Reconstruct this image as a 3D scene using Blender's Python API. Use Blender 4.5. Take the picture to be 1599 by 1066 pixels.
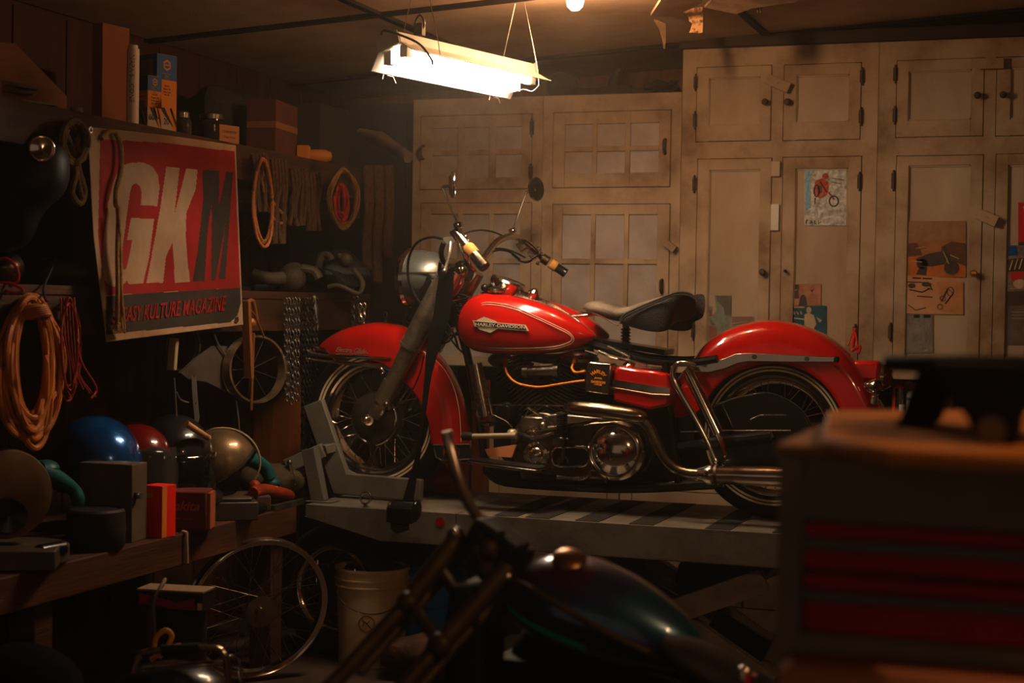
import bpy, bmesh, math, random
from mathutils import Vector, Matrix, Quaternion
random.seed(7)
PI = math.pi
S = bpy.context.scene
COL = S.collection
for o in list(bpy.data.objects):
    bpy.data.objects.remove(o)

# ------------------------------------------------------------------ camera
FPX = 2510.0
HC = 1.38
yaw, pit, rol = math.radians(19.27), math.radians(1.28), math.radians(.92)
cF = Vector((-math.sin(yaw)*math.cos(pit), math.cos(yaw)*math.cos(pit), -math.sin(pit)))
cR = Vector((math.cos(yaw), math.sin(yaw), 0))
cU = cR.cross(cF)
cR, cU = cR*math.cos(rol)+cU*math.sin(rol), -cR*math.sin(rol)+cU*math.cos(rol)
CAM = Vector((0, 0, HC))
cd = bpy.data.cameras.new('camera')
cam = bpy.data.objects.new('camera', cd)
COL.objects.link(cam)
cam.matrix_world = Matrix(((cR.x, cU.x, -cF.x, 0), (cR.y, cU.y, -cF.y, 0), (cR.z, cU.z, -cF.z, HC), (0, 0, 0, 1)))
cd.sensor_width = 36
cd.lens = FPX/1599*36
cd.clip_start = .05
cd.dof.use_dof = True
cd.dof.focus_distance = 5.7
cd.dof.aperture_fstop = 2.7
S.camera = cam
# ------------------------------------------------------------------ world and exposure
w = bpy.data.worlds.new('world')
S.world = w
w.use_nodes = True
w.node_tree.nodes['Background'].inputs[0].default_value = (1, .66, .42, 1)
w.node_tree.nodes['Background'].inputs[1].default_value = .11
S.view_settings.view_transform = 'Standard'
S.view_settings.look = 'None'
S.view_settings.gamma = 1
S.view_settings.use_curve_mapping = False
S.view_settings.exposure = 0.0
TUBE_E = 120.0      # emission of the fluorescent tubes
BULB_E = 780.0     # emission of the ceiling bulb

# ------------------------------------------------------------------ pixel -> room helpers
def ray(x, y):
    return cF*FPX + cR*(x-799.5) - cU*(y-533)
def atz(x, y, z):
    d = ray(x, y); return CAM + d*((z-HC)/d.z)
def aty(x, y, Y):
    d = ray(x, y); return CAM + d*(Y/d.y)
def atx(x, y, X):
    d = ray(x, y); return CAM + d*(X/d.x)

# ------------------------------------------------------------------ mesh helpers
def frame(axis):
    a = Vector(axis).normalized()
    h = Vector((0, 0, 1)) if abs(a.z) < .9 else Vector((1, 0, 0))
    u = h.cross(a).normalized()
    return u, a.cross(u), a
class MB:
    def __init__(s):
        s.v = []; s.f = []; s.mi = []; s.cur = 0
    def mat(s, i):
        s.cur = i; return s
    def add(s, vs, fs):
        n = len(s.v)
        s.v += [Vector(p) for p in vs]
        s.f += [[i+n for i in f] for f in fs]
        s.mi += [s.cur]*len(fs)
        return s
    def box(s, c, d, rz=0, rx=0, ry=0, M=None):
        R = Matrix.Rotation(rz, 3, 'Z') @ Matrix.Rotation(ry, 3, 'Y') @ Matrix.Rotation(rx, 3, 'X') if M is None else M
        c = Vector(c)
        vs = [c + R @ Vector((x*d[0]/2, y*d[1]/2, z*d[2]/2)) for x in (-1, 1) for y in (-1, 1) for z in (-1, 1)]
        return s.add(vs, [(0, 1, 3, 2), (4, 6, 7, 5), (0, 4, 5, 1), (2, 3, 7, 6), (0, 2, 6, 4), (1, 5, 7, 3)])
    def bx(s, x0, x1, y0, y1, z0, z1):
        return s.box(((x0+x1)/2, (y0+y1)/2, (z0+z1)/2), (abs(x1-x0), abs(y1-y0), abs(z1-z0)))
    def bar(s, a, b, w, h, up=(0, 0, 1)):
        a, b = Vector(a), Vector(b)
        d = (b-a).normalized(); u = Vector(up); r = d.cross(u)
        if r.length < 1e-4: r = d.cross(Vector((1, 0, 0)))
        r.normalize(); u = r.cross(d)
        vs = [p + r*(i*w/2) + u*(j*h/2) for p in (a, b) for i, j in ((-1, -1), (1, -1), (1, 1), (-1, 1))]
        return s.add(vs, [(0, 1, 2, 3), (7, 6, 5, 4), (0, 4, 5, 1), (1, 5, 6, 2), (2, 6, 7, 3), (3, 7, 4, 0)])
    def tube(s, pts, r, n=8, closed=False, caps=True, sx=1.0, sm=0):
        pts = [Vector(p) for p in pts]
        rr = list(r) if isinstance(r, (list, tuple)) else [r]*len(pts)
        if sm: pts, rr = smooth(pts, rr, sm, closed)
        m = len(pts)
        T = []
        for i in range(m):
            a = pts[(i-1) % m] if (closed or i > 0) else pts[0]
            b = pts[(i+1) % m] if (closed or i < m-1) else pts[-1]
            t = (b-a)
            T.append(t.normalized() if t.length > 1e-9 else Vector((0, 0, 1)))
        u, v, _ = frame(T[0])
        rings = []
        for i in range(m):
            if i:
                u = (u - T[i]*u.dot(T[i]))
                u = u.normalized() if u.length > 1e-6 else frame(T[i])[0]
                v = T[i].cross(u)
            rings.append([pts[i] + (u*math.cos(2*PI*k/n)*sx + v*math.sin(2*PI*k/n))*rr[i] for k in range(n)])
        return s.loft(rings, closed, caps)
    def loft(s, rings, closed=False, caps=True, ring_closed=True):
        n = len(rings[0]); m = len(rings)
        vs = [p for q in rings for p in q]; fs = []
        for i in range(m if closed else m-1):
            j = (i+1) % m
            for k in range(n if ring_closed else n-1):
                l = (k+1) % n
                fs.append((i*n+k, i*n+l, j*n+l, j*n+k))
        if caps and not closed and ring_closed:
            fs.append(tuple(range(n-1, -1, -1))); fs.append(tuple((m-1)*n+k for k in range(n)))
        return s.add(vs, fs)
    def lathe(s, prof, c, axis=(0, 0, 1), n=32, a0=0, a1=2*PI, closed=False, u=None):
        c = Vector(c); U, V, A = frame(axis)
        if u is not None:
            U = Vector(u).normalized(); V = A.cross(U)
        full = abs(a1-a0-2*PI) < 1e-6
        k = n if full else n+1
        rings = []
        for i in range(k):
            a = a0+(a1-a0)*i/n
            d = U*math.cos(a)+V*math.sin(a)
            rings.append([c + d*max(r, 1e-5) + A*h for r, h in prof])
        if not closed: return s.loft(rings, full, False, False)
        return s.loft(rings, full, not full, True)
    def cyl(s, a, b, r, n=16, r2=None):
        r2 = r if r2 is None else r2
        a, b = Vector(a), Vector(b); L = (b-a).length
        return s.lathe([(0, 0), (r, 0), (r2, L), (0, L)], a, b-a, n)
    def ball(s, c, r, n=16, M=None):
        c = Vector(c); r = (r, r, r) if isinstance(r, (int, float)) else r
        rings = []
        h = n//2
        for i in range(h+1):
            t = PI*i/h
            ring = []
            for k in range(n):
                p = Vector((math.sin(t)*math.cos(2*PI*k/n)*r[0], math.sin(t)*math.sin(2*PI*k/n)*r[1], math.cos(t)*r[2]))
                ring.append(c + (M @ p if M is not None else p))
            rings.append(ring)
        return s.loft(rings, False, False)
    def prism(s, poly, o, u, v, d):
        """polygon (2d) in the plane o,u,v pushed along d"""
        o, u, v, d = Vector(o), Vector(u), Vector(v), Vector(d)
        a = [o+u*x+v*y for x, y in poly]; b = [p+d for p in a]; n = len(a)
        return s.add(a+b, [tuple(range(n)), tuple(range(2*n-1, n-1, -1))]+[(i, i+n, (i+1) % n+n, (i+1) % n) for i in range(n)])
    def flat(s, poly, o, u, v):
        o, u, v = Vector(o), Vector(u), Vector(v)
        return s.add([o+u*x+v*y for x, y in poly], [tuple(range(len(poly)))])
    def text(s, txt, o, u, v, size, depth=.0005, shear=0, sx=1.0, fn=None, bold=0):
        c = bpy.data.curves.new('t', 'FONT'); c.body = txt; c.size = size; c.align_x = 'CENTER'; c.align_y = 'CENTER'
        c.extrude = depth; c.shear = shear; c.offset = bold; c.resolution_u = 3
        ob = bpy.data.objects.new('t', c); COL.objects.link(ob)
        me = bpy.data.meshes.new_from_object(ob)
        o, u, v = Vector(o), Vector(u).normalized(), Vector(v).normalized(); nn = u.cross(v)
        if fn is None:
            vs = [o+u*p.co.x*sx+v*p.co.y+nn*p.co.z for p in me.vertices]
        else:
            vs = [fn(p.co.x*sx, p.co.y, p.co.z) for p in me.vertices]
        s.add(vs, [tuple(p.vertices) for p in me.polygons])
        bpy.data.objects.remove(ob); bpy.data.curves.remove(c); bpy.data.meshes.remove(me)
        return s
    def xf(s, M):
        s.v = [M @ p for p in s.v]; return s
def smooth(pts, rr, k, closed=False):
    P = []; Q = []; m = len(pts)
    for i in range(m if closed else m-1):
        g = lambda j: pts[j % m] if closed else pts[max(0, min(m-1, j))]
        p0, p1, p2, p3 = g(i-1), g(i), g(i+1), g(i+2)
        r1, r2 = rr[i], rr[(i+1) % m]
        for j in range(k):
            t = j/k
            P.append(.5*((2*p1)+(p2-p0)*t+(2*p0-5*p1+4*p2-p3)*t*t+(3*p1-p0-3*p2+p3)*t**3))
            Q.append(r1+(r2-r1)*t)
    if not closed:
        P.append(pts[-1]); Q.append(rr[-1])
    return P, Q
def lerp(a, b, t): return a+(b-a)*t
def interp(tab, x):
    """piecewise linear table of (x, v...)"""
    if x <= tab[0][0]: return tab[0][1:]
    for p, q in zip(tab, tab[1:]):
        if x <= q[0]:
            t = (x-p[0])/(q[0]-p[0]); return tuple(a+(b-a)*t for a, b in zip(p[1:], q[1:]))
    return tab[-1][1:]
# ------------------------------------------------------------------ object helpers
MW = {}
def tagp(o, label=None, cat=None, group=None, kind=None):
    if label: o['label'] = label
    if cat: o['category'] = cat
    if group: o['group'] = group
    if kind: o['kind'] = kind
    return o
def thing(name, label, cat, loc, rz=0, group=None):
    o = bpy.data.objects.new(name, None); COL.objects.link(o)
    o.empty_display_size = .1
    o.location = loc; o.rotation_euler = (0, 0, rz)
    MW[o.name] = Matrix.Translation(Vector(loc)) @ Matrix.Rotation(rz, 4, 'Z')
    return tagp(o, label, cat, group)
def obj(name, mb, mats, parent=None, bev=0, sharp=35, local=False, seg=2, label=None):
    """one mesh object. World coordinates unless local=True (then the parent's own frame)."""
    mats = mats if isinstance(mats, (list, tuple)) else [mats]
    me = bpy.data.meshes.new(name)
    vs = mb.v
    loc = Vector((0, 0, 0))
    if parent is not None:
        if not local:
            Mi = MW[parent.name].inverted(); vs = [Mi @ p for p in vs]
    else:
        xs = [p.x for p in vs]; ys = [p.y for p in vs]; zs = [p.z for p in vs]
        loc = Vector(((min(xs)+max(xs))/2, (min(ys)+max(ys))/2, min(zs)))
        vs = [p-loc for p in vs]
    me.from_pydata([tuple(p) for p in vs], [], mb.f)
    me.polygons.foreach_set('material_index', mb.mi)
    for m in mats: me.materials.append(m)
    bm = bmesh.new(); bm.from_mesh(me)
    bmesh.ops.remove_doubles(bm, verts=bm.verts, dist=1e-6)
    bmesh.ops.recalc_face_normals(bm, faces=bm.faces)
    bm.to_mesh(me); bm.free()
    for p in me.polygons: p.use_smooth = True
    me.set_sharp_from_angle(angle=math.radians(sharp))
    o = bpy.data.objects.new(name, me); COL.objects.link(o)
    o.location = loc
    if parent is not None:
        o.parent = parent; MW[o.name] = MW[parent.name]
    else:
        MW[o.name] = Matrix.Translation(loc)
    if bev:
        b = o.modifiers.new('bevel', 'BEVEL'); b.width = bev; b.segments = seg; b.limit_method = 'ANGLE'; b.angle_limit = math.radians(40)
    if label: o['label'] = label
    return o
def solo(name, mb, mats, label, cat, group=None, bev=0, sharp=35):
    return tagp(obj(name, mb, mats, None, bev, sharp), label, cat, group)
def struct(name, mb, mats, bev=0, parent=None):
    o = obj(name, mb, mats, parent, bev)
    if parent is None: o['kind'] = 'structure'
    return o
def dup(root, loc=None, rz=None, label=None):
    r = root.copy(); COL.objects.link(r)
    if loc is not None: r.location = loc
    if rz is not None: r.rotation_euler = (0, 0, rz)
    if label: r['label'] = label
    for ch in list(root.children):
        c = ch.copy(); COL.objects.link(c); c.parent = r
        for g in list(ch.children):
            d = g.copy(); COL.objects.link(d); d.parent = c
    return r
# ------------------------------------------------------------------ materials
def s2l(c):
    return tuple(((x/255)/12.92 if x/255 <= .04045 else ((x/255+.055)/1.055)**2.4) for x in c)
MATS = {}
def mat(name, col, rough=.6, metal=0, var=.0, vs=6, col2=None, bump=0, bs=40, coat=0, spec=.22, trans=0, stretch=None, alpha=1, ior=1.45, rvar=0, thr=None):
    """principled material; colour wanders between col and col2 along a noise, bump from a finer noise"""
    if name in MATS: return MATS[name]
    m = bpy.data.materials.new(name); m.use_nodes = True
    nt = m.node_tree; N = nt.nodes; L = nt.links
    b = N['Principled BSDF']
    c = s2l(col)
    b.inputs['Base Color'].default_value = (*c, 1)
    b.inputs['Roughness'].default_value = rough
    b.inputs['Metallic'].default_value = metal
    b.inputs['Coat Weight'].default_value = coat
    b.inputs['Coat Roughness'].default_value = .06
    b.inputs['Specular IOR Level'].default_value = spec
    b.inputs['Transmission Weight'].default_value = trans
    b.inputs['IOR'].default_value = ior
    b.inputs['Alpha'].default_value = alpha
    tc = N.new('ShaderNodeTexCoord'); src = tc.outputs['Object']
    if stretch:
        mp = N.new('ShaderNodeMapping'); mp.inputs['Scale'].default_value = stretch
        L.new(src, mp.inputs['Vector']); src = mp.outputs['Vector']
    if col2 is not None or var or rvar:
        nz = N.new('ShaderNodeTexNoise'); nz.inputs['Scale'].default_value = vs; nz.inputs['Detail'].default_value = 6; nz.inputs['Roughness'].default_value = .65
        L.new(src, nz.inputs['Vector'])
        rp = N.new('ShaderNodeValToRGB'); e = rp.color_ramp.elements
        t0, t1 = thr if thr else (.35, .68)
        e[0].position = t0; e[1].position = t1
        k2 = s2l(col2) if col2 else tuple(x*(1-var) for x in c)
        e[0].color = (*c, 1); e[1].color = (*k2, 1)
        L.new(nz.outputs[0], rp.inputs[0]); L.new(rp.outputs[0], b.inputs['Base Color'])
        if rvar:
            mr = N.new('ShaderNodeMapRange'); mr.inputs[3].default_value = max(.02, rough-rvar); mr.inputs[4].default_value = rough+rvar
            mr.inputs[1].default_value = .3; mr.inputs[2].default_value = .7
            L.new(nz.outputs[0], mr.inputs[0]); L.new(mr.outputs[0], b.inputs['Roughness'])
    if bump:
        n2 = N.new('ShaderNodeTexNoise'); n2.inputs['Scale'].default_value = bs; n2.inputs['Detail'].default_value = 5
        L.new(src, n2.inputs['Vector'])
        bp = N.new('ShaderNodeBump'); bp.inputs['Strength'].default_value = min(1, bump); bp.inputs['Distance'].default_value = .01
        L.new(n2.outputs[0], bp.inputs['Height']); L.new(bp.outputs[0], b.inputs['Normal'])
    MATS[name] = m
    return m
def emis(name, col, e):
    m = bpy.data.materials.new(name); m.use_nodes = True
    b = m.node_tree.nodes['Principled BSDF']
    b.inputs['Base Color'].default_value = (*col, 1)
    b.inputs['Emission Color'].default_value = (*col, 1); b.inputs['Emission Strength'].default_value = e
    MATS[name] = m
    return m
def wood(name, c1, c2, axis='Y', rough=.7, scale=1, bump=.25):
    st = {'X': (1, 14, 14), 'Y': (14, 1, 14), 'Z': (14, 14, 1)}[axis]
    return mat(name, c1, rough, col2=c2, vs=1.6*scale, stretch=st, bump=bump, bs=5*scale)
CHROME = mat('chrome', (228, 218, 206), .13, 1, rvar=.07, vs=30)
CHROMED = mat('chrome_aged', (178, 166, 150), .24, 1, col2=(118, 102, 84), vs=14, rvar=.12)
STEELG = mat('grey_steel_paint', (150, 138, 124), .5, 0, col2=(116, 104, 92), vs=7, bump=.1, bs=120, rvar=.1)
RED = mat('red_lacquer', (178, 16, 8), .22, 0, coat=1, col2=(160, 12, 6), vs=5)
RUBBER = mat('black_rubber', (22, 20, 19), .62, bump=.1, bs=150)
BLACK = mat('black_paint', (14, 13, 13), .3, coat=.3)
BLACKM = mat('black_matt', (18, 17, 17), .7, bump=.15, bs=90)
ALU = mat('engine_aluminium', (150, 140, 128), .38, 1, col2=(70, 60, 50), vs=9, bump=.15, bs=80, rvar=.12)
IRON = mat('dark_fin_metal', (98, 88, 76), .45, .7, col2=(52, 45, 38), vs=12, bump=.1)
LEATHB = mat('black_leather', (34, 32, 32), .48, bump=.3, bs=160, rvar=.1, vs=12)
LEATHW = mat('worn_grey_leather', (128, 116, 98), .42, col2=(60, 54, 46), vs=7, bump=.3, bs=140)
WHITEP = mat('cabinet_paint', (166, 148, 126), .75, col2=(124, 98, 72), vs=3.0, bump=.12, bs=50, stretch=(1, 1, .45), thr=(.3, .75))
WHITEP2 = mat('cabinet_frame_paint', (154, 132, 106), .75, col2=(98, 70, 46), vs=3.8, bump=.15, bs=60, thr=(.42, .72))
PANE = mat('painted_glass_pane', (150, 138, 130), .45, col2=(128, 114, 104), vs=9, bump=.06, bs=30)
GAPM = mat('dark_gap', (22, 15, 11), .9)
HINGE = mat('rusty_hinge', (72, 55, 42), .6, .4, col2=(40, 30, 24), vs=40)
BRASS = mat('brass', (170, 130, 70), .35, 1)
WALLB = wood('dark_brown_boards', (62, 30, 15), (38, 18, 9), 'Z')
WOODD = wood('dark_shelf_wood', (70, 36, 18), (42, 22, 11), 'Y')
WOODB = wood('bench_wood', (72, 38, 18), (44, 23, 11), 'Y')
WOODX = wood('plywood', (130, 68, 24), (92, 46, 18), 'Z')
WOODT = wood('light_wood', (178, 130, 82), (140, 96, 58), 'X')
CARD = mat('cardboard', (128, 72, 32), .85, col2=(104, 56, 26), vs=5, bump=.05, bs=60)
FLOORM = mat('floor_dirt', (72, 54, 42), .85, col2=(42, 31, 24), vs=3.2, bump=.3, bs=30)
def ceil_mat():
    m = mat('ceiling_tiles', (196, 172, 144), .85, col2=(166, 140, 112), vs=2.2, bump=.25, bs=180)
    return m
CEILM = ceil_mat()

# ------------------------------------------------------------------ room shell
YW = 7.35        # back wall
XL = -3.45       # left wall
XR = 1.9; YF = -1.2
def ceil_z(x): return 2.53+.06*(x+1.2)
struct('floor', MB().bx(XL-.1, XR+.1, YF-.1, YW+.1, -.1, 0), FLOORM)
m = MB()
def slab(m, x0, x1, y0, y1, t=.0, th=.04):
    vs = [(x, y, ceil_z(x)+t+z) for x in (x0, x1) for y in (y0, y1) for z in (0, th)]
    m.add(vs, [(0, 1, 3, 2), (4, 6, 7, 5), (0, 4, 5, 1), (2, 3, 7, 6), (0, 2, 6, 4), (1, 5, 7, 3)])
slab(m, XL-.1, XR+.1, YF-.1, YW+.1, .022, .06)
# the tiles: big sheets with dark open joints between
c1 = atz(592, 24, ceil_z(-1.6)); c1 = atz(592, 24, ceil_z(c1.x))
jx = [c1.x-1.22, c1.x, c1.x+1.22, c1.x+2.44]; jy = [c1.y-2.44, c1.y-1.22, c1.y, c1.y+1.22]
xs = [XL]+[j for j in jx if XL < j < XR]+[XR]; ys = [YF]+[j for j in jy if j < YW]+[YW]
m.mat(1)
for a, b in zip(xs, xs[1:]):
    for c, d in zip(ys, ys[1:]):
        slab(m, a+.012, b-.012, c+.012, d-.012, 0, .022)
m.mat(0)
for j in jx:
    if XL < j < XR:
        z = ceil_z(j); m.bx(j-.016, j+.016, YF, YW, z-.012, z+.02)
for j in jy:
    if YF < j < YW:
        m.add([(x, j+dy, ceil_z(x)+dz) for x in (XL, XR) for dy in (-.018, .018) for dz in (-.014, .02)], [(0, 1, 3, 2), (4, 6, 7, 5), (0, 4, 5, 1), (2, 3, 7, 6), (0, 2, 6, 4), (1, 5, 7, 3)])
struct('ceiling', m, [GAPM, CEILM])
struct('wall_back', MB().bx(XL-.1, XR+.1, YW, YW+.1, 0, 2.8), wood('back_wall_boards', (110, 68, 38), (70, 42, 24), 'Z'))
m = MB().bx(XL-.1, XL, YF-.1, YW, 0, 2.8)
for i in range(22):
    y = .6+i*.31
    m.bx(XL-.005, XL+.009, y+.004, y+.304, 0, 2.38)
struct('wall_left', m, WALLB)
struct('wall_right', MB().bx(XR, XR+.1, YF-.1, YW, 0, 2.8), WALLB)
# torn tile hanging from the ceiling
tz = ceil_z(-.2)
def tearsheet(poly, Y, th, name, label, matl, bend=0):
    m = MB()
    a = [aty(x, y, Y+d) for x, y, d in poly]
    n = len(a); b = [p+Vector((0, th, th*.3)) for p in a]
    m.add(a+b, [tuple(range(n)), tuple(range(2*n-1, n-1, -1))]+[(i, i+n, (i+1) % n+n, (i+1) % n) for i in range(n)])
    return solo(name, m, matl, label, 'ceiling tile', None)
TORN = mat('torn_tile_face', (196, 150, 100), .9, col2=(90, 60, 38), vs=60, thr=(.5, .6), bump=.3, bs=90)
FIB = mat('torn_fibreboard', (140, 112, 86), .9, col2=(96, 72, 52), vs=12)
tearsheet([(1060, 14, 0), (1075, 27, 0), (1076, 33, 0), (1081, 37, 0), (1079, 42, 0), (1078, 47, 0), (1076, 51, 0), (1084, 51, 0), (1090, 52, 0), (1097, 51, 0), (1098, 32, 0), (1097, 8, 0)], 6.0, .008, 'ceiling_tile_scrap', 'speckled torn scrap of tile hanging from the ceiling hole', TORN)
tearsheet([(1020, 30, 0), (1026, 31, .02), (1040, 37, .04), (1040, 60, .02), (1038, 76, 0), (1036, 76, 0), (1034, 62, .01), (1029, 45, .02), (1022, 34, 0)], 6.05, .006, 'ceiling_tile_strip', 'thin torn strip dangling left of the ceiling hole', FIB)
m = MB()
P = [aty(1016, 25, 5.95), aty(1045, 27, 5.95), aty(1065, 20, 5.9), aty(1090, 9, 5.85), aty(1096, 2, 5.7), aty(1080, -8, 5.3), aty(1040, -12, 5.3)]
m.add(P+[p+Vector((0, 0, .012)) for p in P], [tuple(range(7)), tuple(range(13, 6, -1))]+[(i, i+7, (i+1) % 7+7, (i+1) % 7) for i in range(7)])
solo('sagging_ceiling_tile', m, CEILM, 'pale sagging ceiling tile peeling down beside the hole', 'ceiling tile')
m = MB()
for q in range(7):
    x0 = 1152+q*6; y0 = 8
    m.tube([aty(x0-12, -4, 5.6), aty(x0, y0+random.uniform(-3, 2), 5.65), aty(x0+random.uniform(-4, 4), y0+random.uniform(4, 12), 5.65)], [.012, .008, .002], 5, sm=3)
P = [aty(1100, 12, 5.7), aty(1150, 22, 5.7), aty(1175, 13, 5.6), aty(1240, 4, 5.5), aty(1260, -6, 5.4), aty(1120, -8, 5.5)]
m.add(P+[p+Vector((0, 0, .008)) for p in P], [tuple(range(6)), tuple(range(11, 5, -1))]+[(i, i+6, (i+1) % 6+6, (i+1) % 6) for i in range(6)])
solo('torn_ceiling_paper', m, FIB, 'brown torn paper flap hanging under the ceiling hole, right side', 'ceiling paper')

# ------------------------------------------------------------------ painted cabinets on the back wall
YC = 6.7
def C2(px, py):
    p = aty(px, py, YC); return p.x, p.z
def rect(m, x0, x1, z0, z1, y0, y1): m.bx(x0, x1, y0, y1, z0, z1)
def pxrect(x0, y0, x1, y1):
    """pixel rectangle -> world (xl, xr, zb, zt) on the cabinet face"""
    a = C2(x0, (y0+y1)/2); b = C2(x1, (y0+y1)/2); c = C2((x0+x1)/2, y0); d = C2((x0+x1)/2, y1)
    return a[0], b[0], d[1], c[1]
def panel_door(par, R, Pn, extra=None):
    """framed door: outer rect R, recessed panel Pn"""
    x0, x1, z0, z1 = R; a0, a1, b0, b1 = Pn
    m = MB(); yf = YC-.003; yb = YC+.017
    g = .003
    x0 += g; x1 -= g; z0 += g; z1 -= g
    rect(m, x0, a0, z0, z1, yf, yb); rect(m, a1, x1, z0, z1, yf, yb)
    rect(m, a0, a1, z0, b0, yf, yb); rect(m, a0, a1, b1, z1, yf, yb)
    d = obj('cabinet_door', m, WHITEP2, par, bev=.0015)
    m = MB(); rect(m, a0, a1, b0, b1, YC+.008, YC+.014)
    for X0, X1, Z0, Z1 in ((a0, a0+.006, b0, b1), (a1-.006, a1, b0, b1), (a0, a1, b0, b0+.006), (a0, a1, b1-.006, b1)):
        rect(m, X0, X1, Z0, Z1, YC+.002, YC+.009)
    obj('door_panel', m, WHITEP, d)
    return d
def lite_door(par, R, cols, rows):
    x0, x1, z0, z1 = R; g = .003
    x0 += g; x1 -= g; z0 += g; z1 -= g
    m = MB(); yf = YC-.003; yb = YC+.017
    xs = [x0]+[v for c in cols for v in c]+[x1]
    for i in range(0, len(xs), 2): rect(m, xs[i], xs[i+1], z0, z1, yf, yb)
    zs = [z1]+[v for r_ in rows for v in r_]+[z0]
    for i in range(0, len(zs), 2): rect(m, cols[0][0], cols[-1][1], zs[i+1], zs[i], yf+.001, yb-.001)
    d = obj('cabinet_door', m, WHITEP2, par, bev=.0015)
    for c in cols:
        for r_ in rows:
            m = MB(); rect(m, c[0], c[1], r_[1], r_[0], YC+.006, YC+.012)
            obj('door_pane', m, PANE, d)
    return d
def hinge(par, px, y0, y1):
    a = C2(px, y0); b = C2(px, y1)
    m = MB(); yy = YC-.006
    m.cyl((a[0], yy, b[1]), (a[0], yy, a[1]), .0045, 10)
    m.ball((a[0], yy, a[1]+.003), .005, 8); m.ball((a[0], yy, b[1]-.003), .005, 8)
    rect(m, a[0]-.01, a[0]+.01, b[1]+.004, a[1]-.004, YC-.004, YC-.001)
    obj('hinge', m, HINGE, par)
def knob(par, px, py, mt=None, r=.014):
    x, z = C2(px, py)
    m = MB().lathe([(.006, 0), (.006, .012), (r*.7, .014), (r, .02), (r, .026), (r*.7, .032), (0, .034)], (x, YC-.001, z), (0, -1, 0), 16)
    obj('knob', m, mt or HINGE, par)
def turnbutton(par, x0, y0, x1, y1, wd=.042):
    a = C2(x0, y0); b = C2(x1, y1)
    A = Vector((a[0], YC-.018, a[1])); B = Vector((b[0], YC-.018, b[1]))
    m = MB().bar(A, B, .026, wd, up=(0, 0, 1))
    c = (A+B)/2
    m.cyl(c+Vector((0, -.013, 0)), c+Vector((0, -.015, 0)), .004, 8)
    obj('turn_button', m, WOODT if False else WHITEP2, par, bev=.002)
def unit(name, label, xl, xr, zb, zt, openings, parent_group):
    """face frame with openings (world rects) cut out; dark carcass behind"""
    t = thing(name, label, 'cabinet', ((xl+xr)/2, YC+.3, zb), 0, parent_group)
    m = MB()
    # face frame built from a grid around openings
    X = sorted({xl, xr}|{o[0] for o in openings}|{o[1] for o in openings})
    Z = sorted({zb, zt}|{o[2] for o in openings}|{o[3] for o in openings})
    for a, b in zip(X, X[1:]):
        run = None
        for c, d in zip(Z, Z[1:]):
            cx, cz = (a+b)/2, (c+d)/2
            inside = any(o[0] < cx < o[1] and o[2] < cz < o[3] for o in openings)
            if inside:
                if run: rect(m, a, b, run[0], run[1], YC, YC+.02); run = None
            else:
                run = (run[0], d) if run else (c, d)
        if run: rect(m, a, b, run[0], run[1], YC, YC+.02)
    obj('face_frame', m, WHITEP2, t)
    m = MB().bx(xl+.002, xr-.002, YC+.021, YC+.6, zb, zt-.001)
    obj('carcass', m, GAPM, t)
    return t
ZT2 = C2(848, 150)[1]; ZTALL = C2(1373, 66)[1]; ZB = C2(1417, 592)[1]; ZMID = C2(1417, 575)[1]
# three-by-n lite units
xa = C2(644, 300)[0]; xb = C2(847, 300)[0]; xc = C2(1063, 300)[0]; xd = C2(1369, 300)[0]
def colsr(cs, y): return [(C2(a, y)[0], C2(b, y)[0]) for a, b in cs]
def rowsr(rs, x): return [(C2(x, a)[1], C2(x, b)[1]) for a, b in rs]
R1 = pxrect(656, 179, 831, 296); R2 = pxrect(655, 316, 829, 572)
t = unit('wall_cabinet', 'dirty white cabinet with small-pane doors at the left end of the back wall', xa, xb-.002, ZB, ZT2, [R1, R2], None)
c = colsr([(675, 715), (725, 764), (774, 815)], 240)
lite_door(t, R1, c, rowsr([(199, 233), (242, 277)], 745)); c2 = colsr([(672, 714), (721, 763), (770, 812)], 400)
lite_door(t, R2, c2, rowsr([(334, 403), (411, 480), (488, 556)], 740))
m = MB(); x, z = C2(662, 238)
m.tube([(x, YC-.003, z+.03), (x-.002, YC-.03, z+.018), (x-.002, YC-.03, z-.018), (x, YC-.003, z-.03)], .006, 8, sm=4); obj('pull_handle', m, HINGE, t)
hinge(t, 831, 187, 212); hinge(t, 829, 258, 280)
R1 = pxrect(863, 173, 1048, 293); R2 = pxrect(861, 318, 1045, 572)
t = unit('wall_cabinet', 'dirty white cabinet with small-pane doors under the junk ledge, behind the handlebar', xb, xc-.002, ZB, ZT2, [R1, R2], None)
lite_door(t, R1, colsr([(882, 925), (932, 976), (984, 1029)], 230), rowsr([(193, 228), (236, 270)], 955))
d = lite_door(t, R2, colsr([(877, 922), (929, 974), (981, 1026)], 400), rowsr([(335, 404), (412, 480), (488, 556)], 950))
for px, y0, y1 in ((1039, 218, 240), (1034, 437, 457)):
    a = C2(px, y0); b = C2(px, y1); m = MB()
    m.tube([(a[0], YC-.003, a[1]), (a[0], YC-.024, a[1]-.01), (a[0], YC-.024, b[1]+.01), (a[0], YC-.003, b[1])], .007, 8, sm=4)
    obj('pull_handle', m, HINGE, t)
turnbutton(t, 1040, 378, 1056, 390, .028)
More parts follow.
